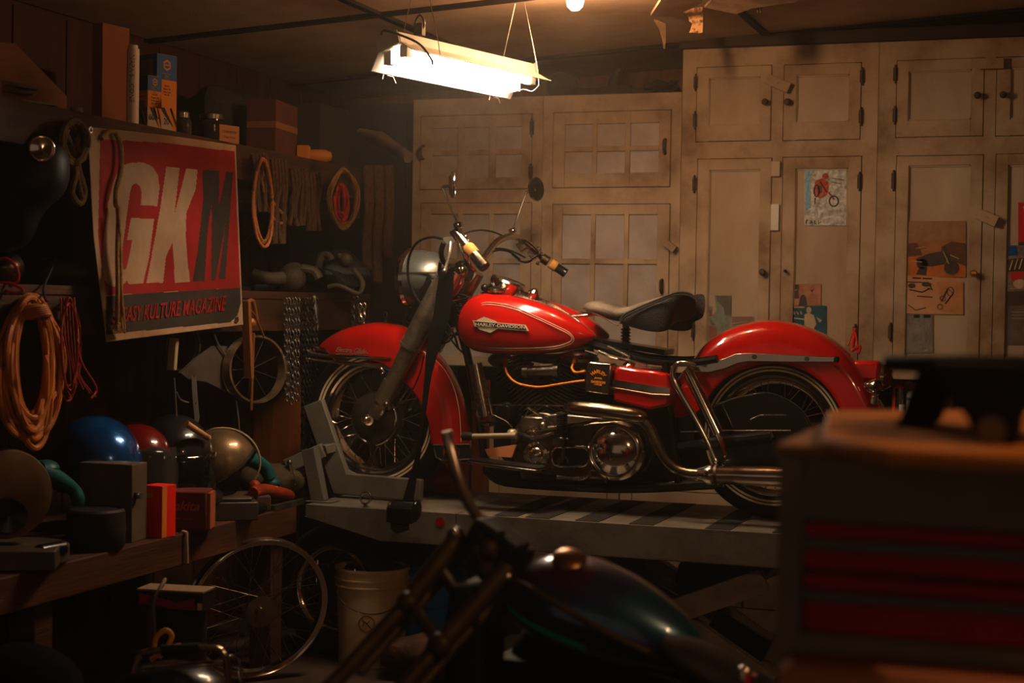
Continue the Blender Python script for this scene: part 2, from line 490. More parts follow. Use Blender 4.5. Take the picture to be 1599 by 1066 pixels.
# tall double units
def tall(label, xl, xr, doors, hinges, knobs, buttons):
    t = unit('wall_cabinet', label, xl, xr, ZB, ZTALL, [pxrect(*d[0]) for d in doors], None)
    for d in doors: panel_door(t, pxrect(*d[0]), pxrect(*d[1]))
    for h in hinges: hinge(t, *h)
    for k in knobs: knob(t, *k)
    for b in buttons: turnbutton(t, *b)
    return t
tA = tall('tall dirty white cabinet behind the saddle, with a clear-wrapped poster', xc, xd-.002,
    [((1087, 103, 1205, 221), (1106, 121, 1187, 195)), ((1223, 99, 1345, 219), (1243, 117, 1326, 190)),
     ((1086, 247, 1203, 577), (1105, 265, 1185, 560)), ((1219, 244, 1343, 577), (1239, 263, 1322, 560))],
    [(1087, 118, 140), (1086, 176, 200), (1347, 108, 131), (1345, 170, 194), (1085, 276, 299), (1343, 271, 296), (1083, 505, 528), (1336, 508, 530)],
    [(1196, 160), (1231, 160), (1192, 425), (1227, 423, None, .006)],
    [(1199, 124, 1234, 139)])
m = MB(); R = pxrect(1204, 319, 1217, 360); rect(m, R[0], R[1], R[2], R[3], YC-.012, YC); obj('latch_block', m, mat('pale_latch', (190, 182, 168), .6), tA, bev=.002)
m = MB(); R = pxrect(1205, 252, 1219, 276); rect(m, R[0], R[1], R[2], R[3], YC-.014, YC); obj('latch_block', m, WHITEP, tA, bev=.003)
tB = tall('tall dirty white cabinet at the right edge, papered with faded motorcycle pictures', xd, C2(1680, 300)[0],
    [((1399, 92, 1537, 214), (1418, 110, 1517, 187)), ((1555, 87, 1675, 212), (1577, 105, 1655, 185)),
     ((1396, 242, 1533, 577), (1415, 258, 1513, 560)), ((1551, 239, 1672, 577), (1571, 257, 1652, 560))],
    [(1399, 104, 128), (1398, 168, 192), (1396, 268, 296), (1391, 506, 530)],
    [(1527, 150), (1567, 149), (1521, 427, BRASS)],
    [(1531, 101, 1568, 100), (1527, 334, 1557, 347)])
# base cabinets under the counter, and the counter
ZCT = .90
xr_ = C2(1680, 300)[0]
def base(label, xl, xr, ndraw):
    t = thing('base_cabinet', label, 'cabinet', ((xl+xr)/2, YC+.3, 0))
    m = MB(); f = .05
    zs = [0, .12, .60, .655, ZCT-.05]
    rect(m, xl, xl+f, 0, ZCT-.035, YC, YC+.02); rect(m, xr-f, xr, 0, ZCT-.035, YC, YC+.02)
    rect(m, xl+f, xr-f, 0, .12, YC, YC+.02); rect(m, xl+f, xr-f, .60, .655, YC, YC+.02); rect(m, xl+f, xr-f, ZCT-.075, ZCT-.035, YC, YC+.02)
    obj('face_frame', m, WHITEP, t)
    obj('carcass', MB().bx(xl+.002, xr-.002, YC+.021, YC+.6, 0, ZCT-.04), GAPM, t)
    n = ndraw; w_ = (xr-xl-2*f)/n
    for i in range(n):
        a = xl+f+i*w_+.004; b = a+w_-.008
        m = MB(); rect(m, a, b, .664, ZCT-.08, YC-.004, YC+.016); obj('drawer', m, WHITEP2, t, bev=.002)
        m = MB(); rect(m, a, b, .124, .596, YC-.004, YC+.016); obj('cabinet_door', m, WHITEP, t, bev=.002)
    return t
xs0 = aty(762, 745, YC).x
xm = aty(967, 770, YC).x
base('cream base cabinet seen under the engine, left one', xs0, xm-.003, 1)
base('cream base cabinet seen under the motorcycle, between the lift and the toolbox', xm+.003, -.75, 2)
base('cream base cabinet at the right edge behind the toolbox', -.744, xr_, 1)
m = MB().bx(xs0-.0, xr_, YC-.02, YC+.62, ZCT-.035, ZCT)
solo('counter_top', m, wood('counter_wood', (70, 46, 30), (44, 28, 18), 'X'), 'dark wooden counter top below the tall cabinets', 'counter')
# niche back
struct('trim_1', MB().bx(xa, xr_, YC+.60, YC+.64, .0, ZB), GAPM)
struct('trim_2', MB().bx(C2(1063, 80)[0], xr_, YC-.03, YC+.02, ZTALL+.002, ZTALL+.05), wood('trim_wood', (52, 34, 22), (34, 22, 14), 'X'))
# ------------------------------------------------------------------ ceiling lights
LZ = 2.20
A = atz(613, 84, LZ); B = atz(823, 130, LZ)
ax = (B-A).normalized(); sd = ax.cross(Vector((0, 0, 1))).normalized(); UP = Vector((0, 0, 1))
if sd.y > 0: sd = -sd        # sd points to the camera's side
t = thing('shop_light', 'twin-tube fluorescent shop light hanging on thin wires from the ceiling', 'ceiling light', (A+B)/2)
ENAM = mat('white_enamel', (205, 195, 180), .45, var=.15, vs=9)
RL = math.radians(17)
sdL = sd*math.cos(RL)+UP*math.sin(RL); UPL = UP*math.cos(RL)-sd*math.sin(RL)      # the hood hangs rolled a little towards the door
def ext(m, poly, a, b):
    m.prism(poly, a, sdL, UPL, b-a)
m = MB(); ext(m, [(-.045, .02), (.045, .02), (.045, .058), (.035, .066), (-.035, .066), (-.045, .058)], A, B); obj('ballast_housing', m, ENAM, t)
m = MB(); th = .002
for s in (-1, 1):
    ext(m, [(s*.045, .022), (s*.092, -.026), (s*.097, -.026), (s*.097, -.023), (s*.092, -.022), (s*.045, .026)], A-ax*.01, B+ax*.01)
obj('reflector_hood', m, ENAM, t)
TUBE = emis('fluorescent_tube', (1.0, .80, .58), TUBE_E)
for s in (-1, 1):
    m = MB().cyl(A+ax*.05+sdL*s*.035-UPL*.004, B-ax*.05+sdL*s*.035-UPL*.004, .016, 14); obj('fluorescent_tube', m, TUBE, t)
for P, d in ((A, ax), (B, -ax)):
    for s in (-1, 1): obj('lamp_holder', MB().box(P+d*.03+sdL*s*.035+UPL*.002, (.03, .03, .045), rz=math.atan2(ax.y, ax.x)), ENAM, t)
for P in (A-ax*.013, B+ax*.013):
    m = MB(); ext(m, [(-.047, .018), (.047, .018), (.047, .064), (-.047, .064)], P, P+ax*.002); obj('end_plate', m, ENAM, t)
WIRE = mat('thin_wire', (150, 140, 125), .4, .8)
def topz(P): return Vector((P.x, P.y, ceil_z(P.x)))
for f in (.18, .93):
    m = MB(); P = A.lerp(B, f)
    for s in (-1, 1):
        m.tube([P+sd*s*.09-UP*.02, P+sd*s*.08+UP*.05, topz(P+sd*s*.02)], .0014, 5, sm=3)
    m.tube([P+sd*.09-UP*.02, P+sd*.06-UP*.04, P+sd*.02-UP*.03, P-sd*.06-UP*.04, P-sd*.09-UP*.02], .0012, 5, sm=3)
    obj('hanging_wire', m, WIRE, t)
for f in (.1, .88):
    P = A.lerp(B, f)-sd*.085-UP*.0
    m = MB()
    m.tube([P-UP*.03, P-UP*.055, P-UP*.055+ax*.03, P-UP*.075+ax*.045], .0013, 5)
    m.tube([P-UP*.03-ax*.02, P-UP*.05-ax*.02, P-UP*.07-ax*.025], .0013, 5)
    obj('wire_clip', m, WIRE, t)
P = A.lerp(B, .18)
m = MB().tube([P+UP*.085, P+UP*.12+sd*.02, P+UP*.15, P+UP*.12-sd*.02, P+UP*.09], .004, 6, sm=4).box(P+UP*.1, (.03, .03, .04))
obj('hook', m, IRON, t)
m = MB().tube([A+UP*.06-ax*.035-sd*.02, A+UP*.065-ax*.06+sd*.02, A+UP*.03+sd*.10-ax*.0, A-UP*.02+sd*.135+ax*.03, A-UP*.035+sd*.12+ax*.06], .004, 7, sm=5)
obj('power_cord', m, BLACKM, t)
Pb = atz(898, 2, 2.44); 
t = thing('light_bulb_fitting', 'bare glowing bulb in a ceiling socket above the motorcycle seat', 'light bulb', topz(Pb))
obj('lamp_socket', MB().cyl(topz(Pb)+UP*.001, topz(Pb)-UP*.02, .05, 20).cyl(topz(Pb)-UP*.02, Pb+UP*.03, .02, 16), mat('porcelain', (200, 190, 175), .3), t)
BULB = emis('bulb_glass_lit', (1.0, .56, .28), BULB_E)
obj('bulb', MB().lathe([(0, -.032), (.014, -.03), (.026, -.018), (.030, 0), (.026, .014), (.016, .03), (.012, .034)], Pb, (0, 0, 1), 20), BULB, t)
P2 = Vector((1.15, 2.15, ceil_z(1.05)-.17))  # extra bulb out of view, added to brighten the tool chest and foreground
t = thing('light_bulb_fitting', 'bare ceiling bulb added out of view to brighten the near right corner', 'light bulb', topz(P2))
obj('lamp_socket', MB().cyl(topz(P2)+UP*.001, topz(P2)-UP*.02, .05, 20).cyl(topz(P2)-UP*.02, P2+UP*.03, .02, 16), MATS['porcelain'], t)
obj('bulb', MB().lathe([(0, -.032), (.014, -.03), (.026, -.018), (.030, 0), (.026, .014), (.016, .03), (.012, .034)], P2, (0, 0, 1), 20), emis('added_bulb_glass_lit', (1.0, .56, .28), 800), t)
# ------------------------------------------------------------------ motorcycle frame of reference
HD = HC-.765
SH = .05
_r = atz(1208, 680, HD+.31); _f = atz(586, 653, HD+.31)
_d = (_f-_r).normalized(); PHI = math.atan2(_d.y, _d.x); WB = (_f-_r).length
_l = Vector((-math.sin(PHI), math.cos(PHI), 0))
if _l.y > 0: _l = -_l
ORG = _r-_l*SH; ORG.z = HD
BM = Matrix.Translation(ORG) @ Matrix.Rotation(PHI, 4, 'Z'); BMI = BM.inverted()
print('WB', WB, 'ORG', ORG, 'PHI', math.degrees(PHI))
def bk(px, py, y=0):
    o = BMI @ CAM; d = BMI.to_3x3() @ ray(px, py)
    return o + d*((y-o.y)/d.y)
def bks(L, y=0): return [bk(a[0], a[1], a[2] if len(a) > 2 else y) for a in L]
BIKE = thing('motorcycle', 'red and chrome vintage touring motorcycle standing on the grey lift table', 'motorcycle', ORG, PHI)
def bo(name, mb, mats, par=None, bev=0, sharp=35, label=None):
    return obj(name, mb, mats, par or BIKE, bev, sharp, local=True, label=label)
RA = .31
# wheels
WHITEW = mat('whitewall', (214, 190, 150), .6, var=.2, vs=9)
def wheel(cx, name, spokes, yc=0):
    c = Vector((cx, yc, RA))
    m = MB()
    prof = [(.218, -.045), (.228, -.056), (.25, -.062), (.275, -.058), (.293, -.045), (.304, -.028), (.31, 0), (.304, .028), (.293, .045), (.275, .058), (.25, .062), (.228, .056), (.218, .045), (.21, .03), (.21, -.03)]
    m.lathe(prof, c, (0, 1, 0), 72, closed=True)
    m.mat(1)
    for sy in (-1, 1):
        for a, b in ((.2335, .2405), (.2455, .2525)):
            def sw(r): return (.0575+.0045*(r-.228)/.022+.0012) if r < .25 else .0632
            pr = [(a, sy*(sw(a)-.002)), (a, sy*sw(a)), (b, sy*sw(b)), (b, sy*(sw(b)-.002))]
            m.lathe(pr, c, (0, 1, 0), 72, closed=True)
    W = bo(name, MB().cyl(c-Vector((0, .045, 0)), c+Vector((0, .045, 0)), .03, 24), ALU)
    bo('tire', m, [RUBBER, WHITEW], W)
    pr = [(.19, -.02), (.197, -.04), (.205, -.042), (.21, -.05), (.219, -.052), (.222, -.046), (.214, -.04), (.208, -.03), (.2, 0), (.208, .03), (.214, .04), (.222, .046), (.219, .052), (.21, .05), (.205, .042), (.197, .04), (.19, .02), (.186, 0)]
    bo('rim', MB().lathe(pr, c, (0, 1, 0), 72, closed=True), CHROME, W)
    for k in range(spokes):
        a = 2*PI*k/spokes; s = 1 if k % 2 else -1; tw = .55*(1 if (k//2) % 2 else -1)
        p = c+Vector((math.cos(a)*.19, s*.012, math.sin(a)*.19)); q = c+Vector((math.cos(a+tw)*.06, s*.04, math.sin(a+tw)*.06))
        sp = MB().tube([q, p], .0018, 5)
        bo('spoke', sp, CHROMED, W)
    return W
FW = wheel(WB, 'front_wheel', 40)
RW = wheel(0, 'rear_wheel', 40)
# brake drum covers
c = Vector((WB, .046, RA))
bo('brake_cover', MB().lathe([(0, .035), (.03, .035), (.05, .03), (.09, .022), (.1, .014), (.106, .0), (.106, -.04), (0, -.04)], c, (0, 1, 0), 48), mat('dull_drum', (112, 104, 92), .35, .85, col2=(70, 62, 54), vs=10, rvar=.1), FW)
m = MB()
arc = [c+Vector((math.cos(a)*.103, .03, math.sin(a)*.103)) for a in [math.radians(d) for d in range(-100, -265, -12)]]
m.tube(arc, .007, 8)
m.ball(c+Vector((0, .095, 0)), (.016, .014, .016), 16).cyl(c+Vector((0, .03, 0)), c+Vector((0, .05, 0)), .022, 6)
bo('axle_nut', m, CHROME, FW)
# fenders
def fender(name, pairs, w0, yin, par=None):
    rings = []
    P = [bk(a, b, 0) for (a, b), _ in pairs]; Q = [bk(a, b, w0) for _, (a, b) in pairs]
    rr = [1]*len(P)
    P, _ = smooth(P, rr, 4); Q, _ = smooth(Q, rr, 4)
    n = len(P)
    for i, (C, B) in enumerate(zip(P, Q)):
        w = w0*(1 if yin is None else interp(yin, i/(n-1))[0])
        C = Vector((C.x, 0, C.z)); B = Vector((B.x, 0, B.z)); D = B-C; L = D.length or 1e-4; d = D/L
        sh = min(.075, L*.8)
        h = [B+Vector((0, w, 0)), C+d*lerp(sh, L, .5)+Vector((0, w*1.0, 0)), C+d*sh+Vector((0, w*.985, 0)), C+d*sh*.55+Vector((0, w*.90, 0)), C+d*sh*.24+Vector((0, w*.70, 0)), C+d*sh*.06+Vector((0, w*.38, 0)), C]
        ring = h+[Vector((p.x, -p.y, p.z)) for p in h[-2::-1]]
        rings.append(ring)
    m = MB(); m.loft(rings, False, False, ring_closed=False)
    o = bo(name, m, RED, par)
    s = o.modifiers.new('thick', 'SOLIDIFY'); s.thickness = .004; s.offset = -1
    b = o.modifiers.new('sub', 'SUBSURF'); b.levels = b.render_levels = 1
    return o, rings
FF, ffr = fender('front_fender', [((494, 546), (499, 551)), ((508, 530), (516, 556)), ((535, 514), (545, 559)), ((566, 505), (572, 562)), ((598, 502), (600, 570)), ((632, 509), (621, 590)), ((663, 529), (637, 604)), ((690, 558), (650, 620)), ((712, 594), (661, 640)), ((727, 637), (669, 664)), ((735, 700), (672, 696))],
                 .078, [(0, .35), (.08, .6), (.2, .85), (.35, 1), (1, 1)])
RF, rfr = fender('rear_fender', [((1058, 592), (1048, 655)), ((1083, 560), (1090, 645)), ((1105, 534), (1113, 612)), ((1140, 512), (1146, 584)), ((1200, 498), (1205, 568)), ((1255, 507), (1252, 578)), ((1300, 528), (1290, 605)), ((1335, 560), (1316, 648)), ((1362, 602), (1326, 694)), ((1384, 650), (1336, 735))],
                 .1, [(0, .8), (.2, 1), (1, 1)])
# fender script and stripe
PALE = mat('pinstripe', (225, 190, 160), .4)
bo('pinstripe', MB().tube(bks([(653, 545), (672, 556), (690, 572), (704, 594), (713, 620), (718, 650), (720, 690)], .0765), .0012, 5, sm=3), PALE, FF)
o0 = bk(548, 547, .070); ux = (bk(570, 548.5, .070)-o0).normalized()
m = MB().text('Electra Glide', o0, ux, (0, 0, 1), .026, .0010, shear=.5, sx=.98, bold=.0004)
for v in m.v: v.y += .004
m.tube(bks([(521, 556), (527, 552), (545, 552.5), (575, 551)], .076), .0010, 5, sm=3)
bo('script_emblem', m, mat('bright_script', (190, 172, 150), .3, .8), FF)
# chrome rails on the front fender
m = MB()
m.tube(bks([(482, 548), (500, 554), (530, 556), (570, 557), (611, 559)], .082), [.006, .008, .0075, .007, .004], 8, sm=4)
m.tube(bks([(480, 560), (505, 564), (545, 567), (570, 569), (590, 573), (600, 582)], .086), [.006, .007, .008, .008, .008, .005], 8, sm=4)
m.tube(bks([(489, 541), (500, 543), (509, 546), (517, 556), (525, 563)], .08), .004, 8, sm=3)
m.tube([bk(482, 548, .082), bk(476, 550, .03), bk(476, 550, -.03), bk(482, 548, -.082)], .006, 8, sm=4)
m.tube([bk(480, 560, .086), bk(474, 562, .03), bk(474, 562, -.03), bk(480, 560, -.086)], .006, 8, sm=4)
bo('fender_rail', m, CHROME)
m = MB()
m.ball(bk(597, 583.5, .095), .007, 10); m.ball(bk(620, 599, .095), (.012, .009, .009), 12)
bo('fender_mount_bolt', m, CHROME)
# mud flap panel
mfo = [(676, 694), (733, 693), (736, 716), (690, 719), (681, 713)]
m = MB(); P = bks(mfo, .082); n = len(P); Qp = [p-Vector((0, .006, 0)) for p in P]
m.add(P+Qp, [tuple(range(n)), tuple(range(2*n-1, n-1, -1))]+[(i, i+n, (i+1) % n+n, (i+1) % n) for i in range(n)])
mf = bo('mud_flap', m, BLACKM)
bo('flap_trim', MB().tube(bks([(733, 693), (677, 694), (681, 713), (690, 719), (735, 716)], .083), .0028, 6), CHROME, mf)
o0 = bk(705, 706, .083); ux = (bk(712, 706, .083)-o0).normalized()
bo('flap_lettering', MB().text('FLH', o0, ux, (0, 0, 1), .034, .001, sx=1.3, bold=.0006), CHROME, mf)
# fork: covers, sliders
for s in (1, -1):
    y = .115*s
    def fk(a, b, yy=y): 
        p = bk(a, b, .115); return Vector((p.x, yy, p.z))
    FCM = mat('nickel_fork_cover', (186, 170, 148), .3, .8, col2=(104, 90, 74), vs=9, rvar=.1)
    m = MB(); m.tube([fk(705, 420), fk(640, 541)], [.046, .041], 24)
    m.tube([fk(641, 539), fk(639, 543)], .044, 24)
    fc = bo('fork_cover', m, FCM)
    m = MB(); m.tube([fk(642, 540), fk(612, 600), fk(590, 641), fk(584, 650)], [.036, .033, .031, .026], 20)
    m.tube([fk(612, 596), fk(596, 628)], .0345, 20)
    bo('fork_slider', m, mat('worn_fork_steel', (150, 132, 110), .36, .75, col2=(96, 80, 64), vs=12, rvar=.12))
    bo('axle_clamp', MB().cyl(fk(578, 655, y-.02*s), fk(578, 655, y+.018*s), .022, 20).cyl(fk(598, 643, y-.01*s), fk(598, 643, y+.02*s), .012, 12), CHROME)
m = MB(); m.tube(bks([(594, 633), (604, 629), (608, 640)], .13), .008, 8, sm=3); m.ball(bk(603, 631, .14), .011, 12)
m.tube(bks([(662, 555), (655, 585), (640, 615), (622, 634), (608, 637)], .13), .0035, 7, sm=4)
bo('brake_line', m, CHROMED)
m = MB()
m.box(Vector((bk(672, 470, 0).x, 0, bk(672, 470, 0).z)), (.05, .2, .2), ry=-.46)
bo('fork_bridge', m, BLACK, bev=.01)
# nacelle and headlight
hc = bk(655, 434, 0); hc = Vector((hc.x, 0, hc.z))
hx = Vector((1, 0, .02)).normalized()
NAC = mat('weathered_nacelle', (132, 134, 126), .35, .75, col2=(88, 90, 84), vs=7, rvar=.1, bump=.05, bs=30)
m = MB().lathe([(.0, -.13), (.05, -.125), (.085, -.10), (.103, -.06), (.110, -.01), (.110, .03), (.106, .035), (.100, .03), (.1, -.01)], hc, hx, 40)
hl = bo('headlight_nacelle', m, NAC)
bo('headlight_rim', MB().lathe([(.098, .022), (.104, .022), (.114, .026), (.117, .04), (.108, .058), (.098, .064), (.092, .058)], hc, hx, 48, closed=True), CHROME, hl)
bo('headlight_lens', MB().lathe([(0, .072), (.04, .07), (.08, .063), (.098, .05), (.098, .03), (0, .03)], hc, hx, 40), mat('lens_glass', (205, 205, 200), .05, 0, trans=.6, ior=1.5), hl)
m = MB()
P = [bk(620, 424, .112), bk(684, 424, .112), bk(684, 429, .112), bk(620, 429, .112)]
m.bar(bk(626, 426, .106), bk(690, 426, .10), .01, .006)
bo('nacelle_trim', m, IRON, hl)
# nacelle upper body around the fork crown (red panel, black clamps)
m = MB()
m.tube([bk(690, 470, 0.045), bk(708, 437, .045), bk(716, 424, .045)], [.03, .045, .03], 14)
bo('nacelle_side_panel', m, RED)
m = MB().box(bk(716, 424, .02), (.07, .17, .05), ry=-.3)
m.box(bk(704, 455, 0), (.06, .10, .13), ry=-.45)
m.ball(bk(722, 418, .05), (.035, .03, .03), 14)
bo('fork_crown', m, BLACK, bev=.008)
bo('ignition_horn_cover', MB().box(bk(710, 426, .11), (.075, .05, .03), ry=.3).ball(bk(719, 423, .10), (.03, .028, .026), 14), CHROMED, bev=.006)
# head tube, cables behind
m = MB()
m.tube([Vector((bk(700, 445, 0).x, 0, bk(700, 445, 0).z)), Vector((bk(690, 510, 0).x-.06, 0, bk(690, 510, 0).z))], .035, 16)
T_ = lambda L, y, r, n=10: m.tube(bks(L, y), r, n, sm=4)
T_([(705, 470), (730, 555), (745, 640), (760, 735)], .05, .016)
T_([(712, 480), (760, 530), (850, 560), (925, 548)], 0, .02)
m.tube(bks([(905, 532, .07), (960, 548, .09), (1010, 562, .1), (1070, 566, .11), (1120, 560, .12)]), .015, 10, sm=4)
m.tube(bks([(905, 532, -.07), (960, 545, -.09), (1010, 557, -.1), (1070, 562, -.11), (1120, 558, -.12)]), .015, 10, sm=4)
m.tube(bks([(760, 735, .08), (790, 752, .1), (900, 760, .12), (1000, 762, .12), (1130, 755, .12)]), .018, 10, sm=4)
m.tube(bks([(760, 735, -.08), (790, 752, -.1), (900, 760, -.12), (1000, 762, -.12), (1130, 755, -.12)]), .018, 10, sm=4)
m.tube(bks([(1040, 565, .11), (1046, 640, .11), (1060, 752, .12)]), .016, 10, sm=4)
m.tube(bks([(1040, 565, -.11), (1046, 640, -.11), (1060, 752, -.12)]), .016, 10, sm=4)
m.tube(bks([(1060, 700, .12), (1130, 690, .115), (1205, 682, .11)]), .022, 10)
m.tube(bks([(1060, 700, -.12), (1130, 690, -.115), (1205, 682, -.11)]), .022, 10)
m.box(bk(985, 540, 0), (.3, .14, .02), ry=-.13)
bo('frame', m, BLACK)
m = MB(); random.seed(3)
for L in ([(735, 498), (722, 487), (712, 480), (700, 478)], [(733, 486), (715, 478), (695, 488)], [(730, 510), (712, 520), (700, 533), (684, 536)], [(722, 505), (716, 521), (700, 525), (684, 540)], [(740, 470), (728, 462), (716, 460)], [(741, 466), (727, 470), (712, 472), (703, 478)], [(727, 480), (705, 494), (690, 520)], [(716, 545), (708, 520), (690, 495)]):
    m.tube(bks(L, random.uniform(.02, .09)), .0045, 7, sm=4)
m.tube(bks([(684, 500), (696, 518), (712, 540), (728, 556), (734, 570)], .09), .0035, 7, sm=4)
bo('wiring_bundle', m, BLACKM)
m = MB()
m.tube(bks([(718, 485), (727, 490)], .09), .004, 8); m.tube(bks([(715, 492), (724, 500)], .09), .004, 8); m.tube(bks([(708, 470), (728, 466), (734, 463)], .08), .005, 8)
bo('steel_fitting', m, CHROME)
# ------------------------------------------------------------------ tank
TS = [(716, 505, 514, .25), (719, 490, 524, .5), (724, 478, 533, .7), (733, 466, 543, .84), (745, 459, 549, .92), (762, 456, 552, 1), (790, 459, 554, 1), (820, 465, 554, .99), (850, 474, 553, .94), (875, 484, 549, .84), (897, 497, 544, .7), (914, 509, 538, .5), (924, 518, 532, .3), (929, 523, 528, .12)]
TC = .098; TWD = .082
def tankpt(px, yt, yb, k, a):
    T = bk(px, yt, TC); Bq = bk(px, yb, TC)
    cz = (T.z+Bq.z)/2; hz = (T.z-Bq.z)/2; cx = (T.x+Bq.x)/2
    ca, sa = math.cos(a), math.sin(a)
    e = .78
    yy = math.copysign(abs(ca)**e, ca)*TWD*k; zz = math.copysign(abs(sa)**e, sa)*hz
    inn = -1 if ca < 0 else 1
    y = TC - .012*(1-k) + yy*(1-.10*max(0, sa)) 
    if ca < 0: y = max(y, TC-TWD*.95)
    return Vector((cx, y, cz+zz))
rings = [[tankpt(*s_, 2*PI*k/28) for k in range(28)] for s_ in TS]
for s in (1, -1):
    m = MB(); m.loft([[Vector((p.x, p.y*s, p.z)) for p in r_] for r_ in rings])
    o = bo('fuel_tank', m, RED, sharp=80); b = o.modifiers.new('sub', 'SUBSURF'); b.levels = b.render_levels = 2
    if s > 0: TANK = o
def tsurf(px, py, off=.0015):
    """point on the left tank skin seen at a pixel"""
    s_ = interp([(q[0],)+tuple(q[1:]) for q in TS], px)
    v = (py-(s_[0]+s_[1])/2)/((s_[1]-s_[0])/2); v = max(-.98, min(.98, -v))
    sa = math.copysign(abs(v)**(1/.78), v); ca = math.sqrt(max(0, 1-sa*sa))
    p = tankpt(px, s_[0], s_[1], s_[2], math.atan2(sa, ca)); p.y += off
    q = bk(px, py, p.y)
    return q
m = MB()
for dd in (0, 3.2):
    L = [(738, 484-dd*-.0+dd), (748, 475+dd), (765, 472+dd), (800, 478+dd*1.1), (840, 495+dd), (870, 509+dd), (889, 519+dd), (896-dd, 530), (888-dd, 538-dd*.7), (860, 545-dd), (800, 547-dd), (758, 545-dd), (742, 539-dd), (733+dd, 527), (731+dd, 505)]
    m.tube([tsurf(*p, .0005) for p in L], .0013, 5, closed=True, sm=4)
bo('tank_pinstripe', m, PALE, TANK)
# badge
pb = lambda a, b: (lambda q: Vector((q.x, TC+TWD+.0005, q.z)))(bk(a, b, TC+TWD))
m = MB()
def plate(m, L, d=.003, e=0):
    P = [pb(*p)+Vector((0, e, 0)) for p in L]; n = len(P); Q = [p+Vector((0, d, 0)) for p in P]
    m.add(P+Q, [tuple(range(n)), tuple(range(2*n-1, n-1, -1))]+[(i, i+n, (i+1) % n+n, (i+1) % n) for i in range(n)])
plate(m, [(743, 503), (746, 499), (756, 494.5), (774, 501), (780, 507), (779, 512), (766, 519.5), (749, 514), (744, 509)], .0035); plate(m, [(739, 500), (821, 507), (826, 516.5), (742, 510)], .005)
bd = bo('tank_badge', m, mat('badge_silver', (230, 214, 180), .4, .4), TANK)
m = MB(); plate(m, [(741.5, 501.4), (820, 508.4), (823, 515), (744, 508.8)], .001, .005)
bo('badge_field', m, BLACK, bd)
o0 = pb(782, 508.6)+Vector((0, .0065, 0)); ux = (pb(800, 510)-pb(781, 508.8)).normalized()
bo('badge_lettering', MB().text('HARLEY-DAVIDSON', o0, ux, (0, 0, 1), .0165, .0006, sx=1.36, bold=.0004), mat('badge_letters', (220, 208, 186), .4, .3), bd)
# caps and dash
m = MB().lathe([(.02, -.01), (.02, .008), (.033, .008), (.036, .014), (.034, .022), (.02, .03), (0, .032)], bk(775, 460, .1), (0, 0, 1), 28)
bo('fuel_cap', m, CHROMED)
dn = Vector((-.35, 0, 1)).normalized()
dp = Vector((bk(790, 443, 0.02).x, 0.0, bk(790, 443, 0.02).z))
m = MB().lathe([(.0, -.06), (.045, -.055), (.06, -.03), (.07, -.005), (.072, .008), (.066, .016), (.058, .012), (0, .010)], dp, dn, 36)
sp = bo('speedometer', m, CHROME)
bo('speedometer_dial', MB().lathe([(0, .0125), (.055, .0125), (.055, .011), (0, .011)], dp, dn, 32), mat('dial_face', (60, 55, 48), .4), sp)
m = MB().lathe([(0, .02), (.03, .018), (.056, .0125)], dp, dn, 24)
m = MB()
m.loft([[Vector((bk(px, py, 0).x, y, bk(px, py, 0).z+dz)) for y, dz in ((-w, -.02), (-w, 0), (-w*.5, .012), (w*.5, .012), (w, 0), (w, -.02))] for px, py, w in ((752, 462, .02), (772, 452, .03), (800, 452, .035), (830, 464, .03), (870, 482, .02), (905, 505, .012))])
bo('tank_console', m, CHROMED)
kc = Vector((bk(833, 457, .03).x, .02, bk(833, 457, .03).z))
bo('ignition_switch', MB().lathe([(.022, -.02), (.024, 0), (.018, .008), (.014, .014), (0, .02)], kc, dn, 20), CHROME)
m = MB().tube(bks([(770, 444), (764, 448), (758, 452)], .05), .012, 12).ball(bk(757, 449, .05), .016, 12)
bo('choke_knob', m, BLACK)
# ------------------------------------------------------------------ handlebar and controls
HB = [bk(730, 372, .40), bk(716, 352, .36), bk(700, 352, .32)]
def sym(p): return Vector((p.x, -p.y, p.z))
R_ = [Vector(p) for p in bks([(848, 404, -.42), (833, 388, -.38), (815, 374, -.34), (797, 369, -.27), (778, 376, -.2), (763, 393, -.13), (750, 412, -.06)])]
bar = R_+[Vector((R_[-1].x+.0, 0, R_[-1].z-.02))]+[sym(p) for p in reversed(R_)]
bo('handlebar', MB().tube(bar, .0135, 12, sm=4), CHROME)
RG0, RG1 = bk(842, 399, -.41), bk(884, 427, -.45)
GRIPY = mat('worn_tan_grip', (196, 140, 70), .6, col2=(170, 116, 58), vs=20)
def grip(P0, P1, s, name):
    d = (P1-P0)
    m = MB()
    m.tube([P0+d*.40, P0+d*.42, P0+d*.5, P0+d*.93, P0+d*.97, P1], [.017, .020, .0185, .0185, .021, .017], 16)
    for k in range(5):
        q = P0+d*(.55+.075*k); m.tube([q, q+d*.03], [.0198, .0198], 16)
    g = bo(name, m, BLACK)
    m = MB(); m.tube([P0+d*.40, P0+d*.44, P0+d*.62, P0+d*.66], [.018, .0212, .0212, .018], 16)
    bo('grip_wear_sleeve', m, GRIPY, g)
    return g
grip(RG0, RG1, -1, 'handlebar_grip')
LG0, LG1 = sym(RG0), sym(RG1)
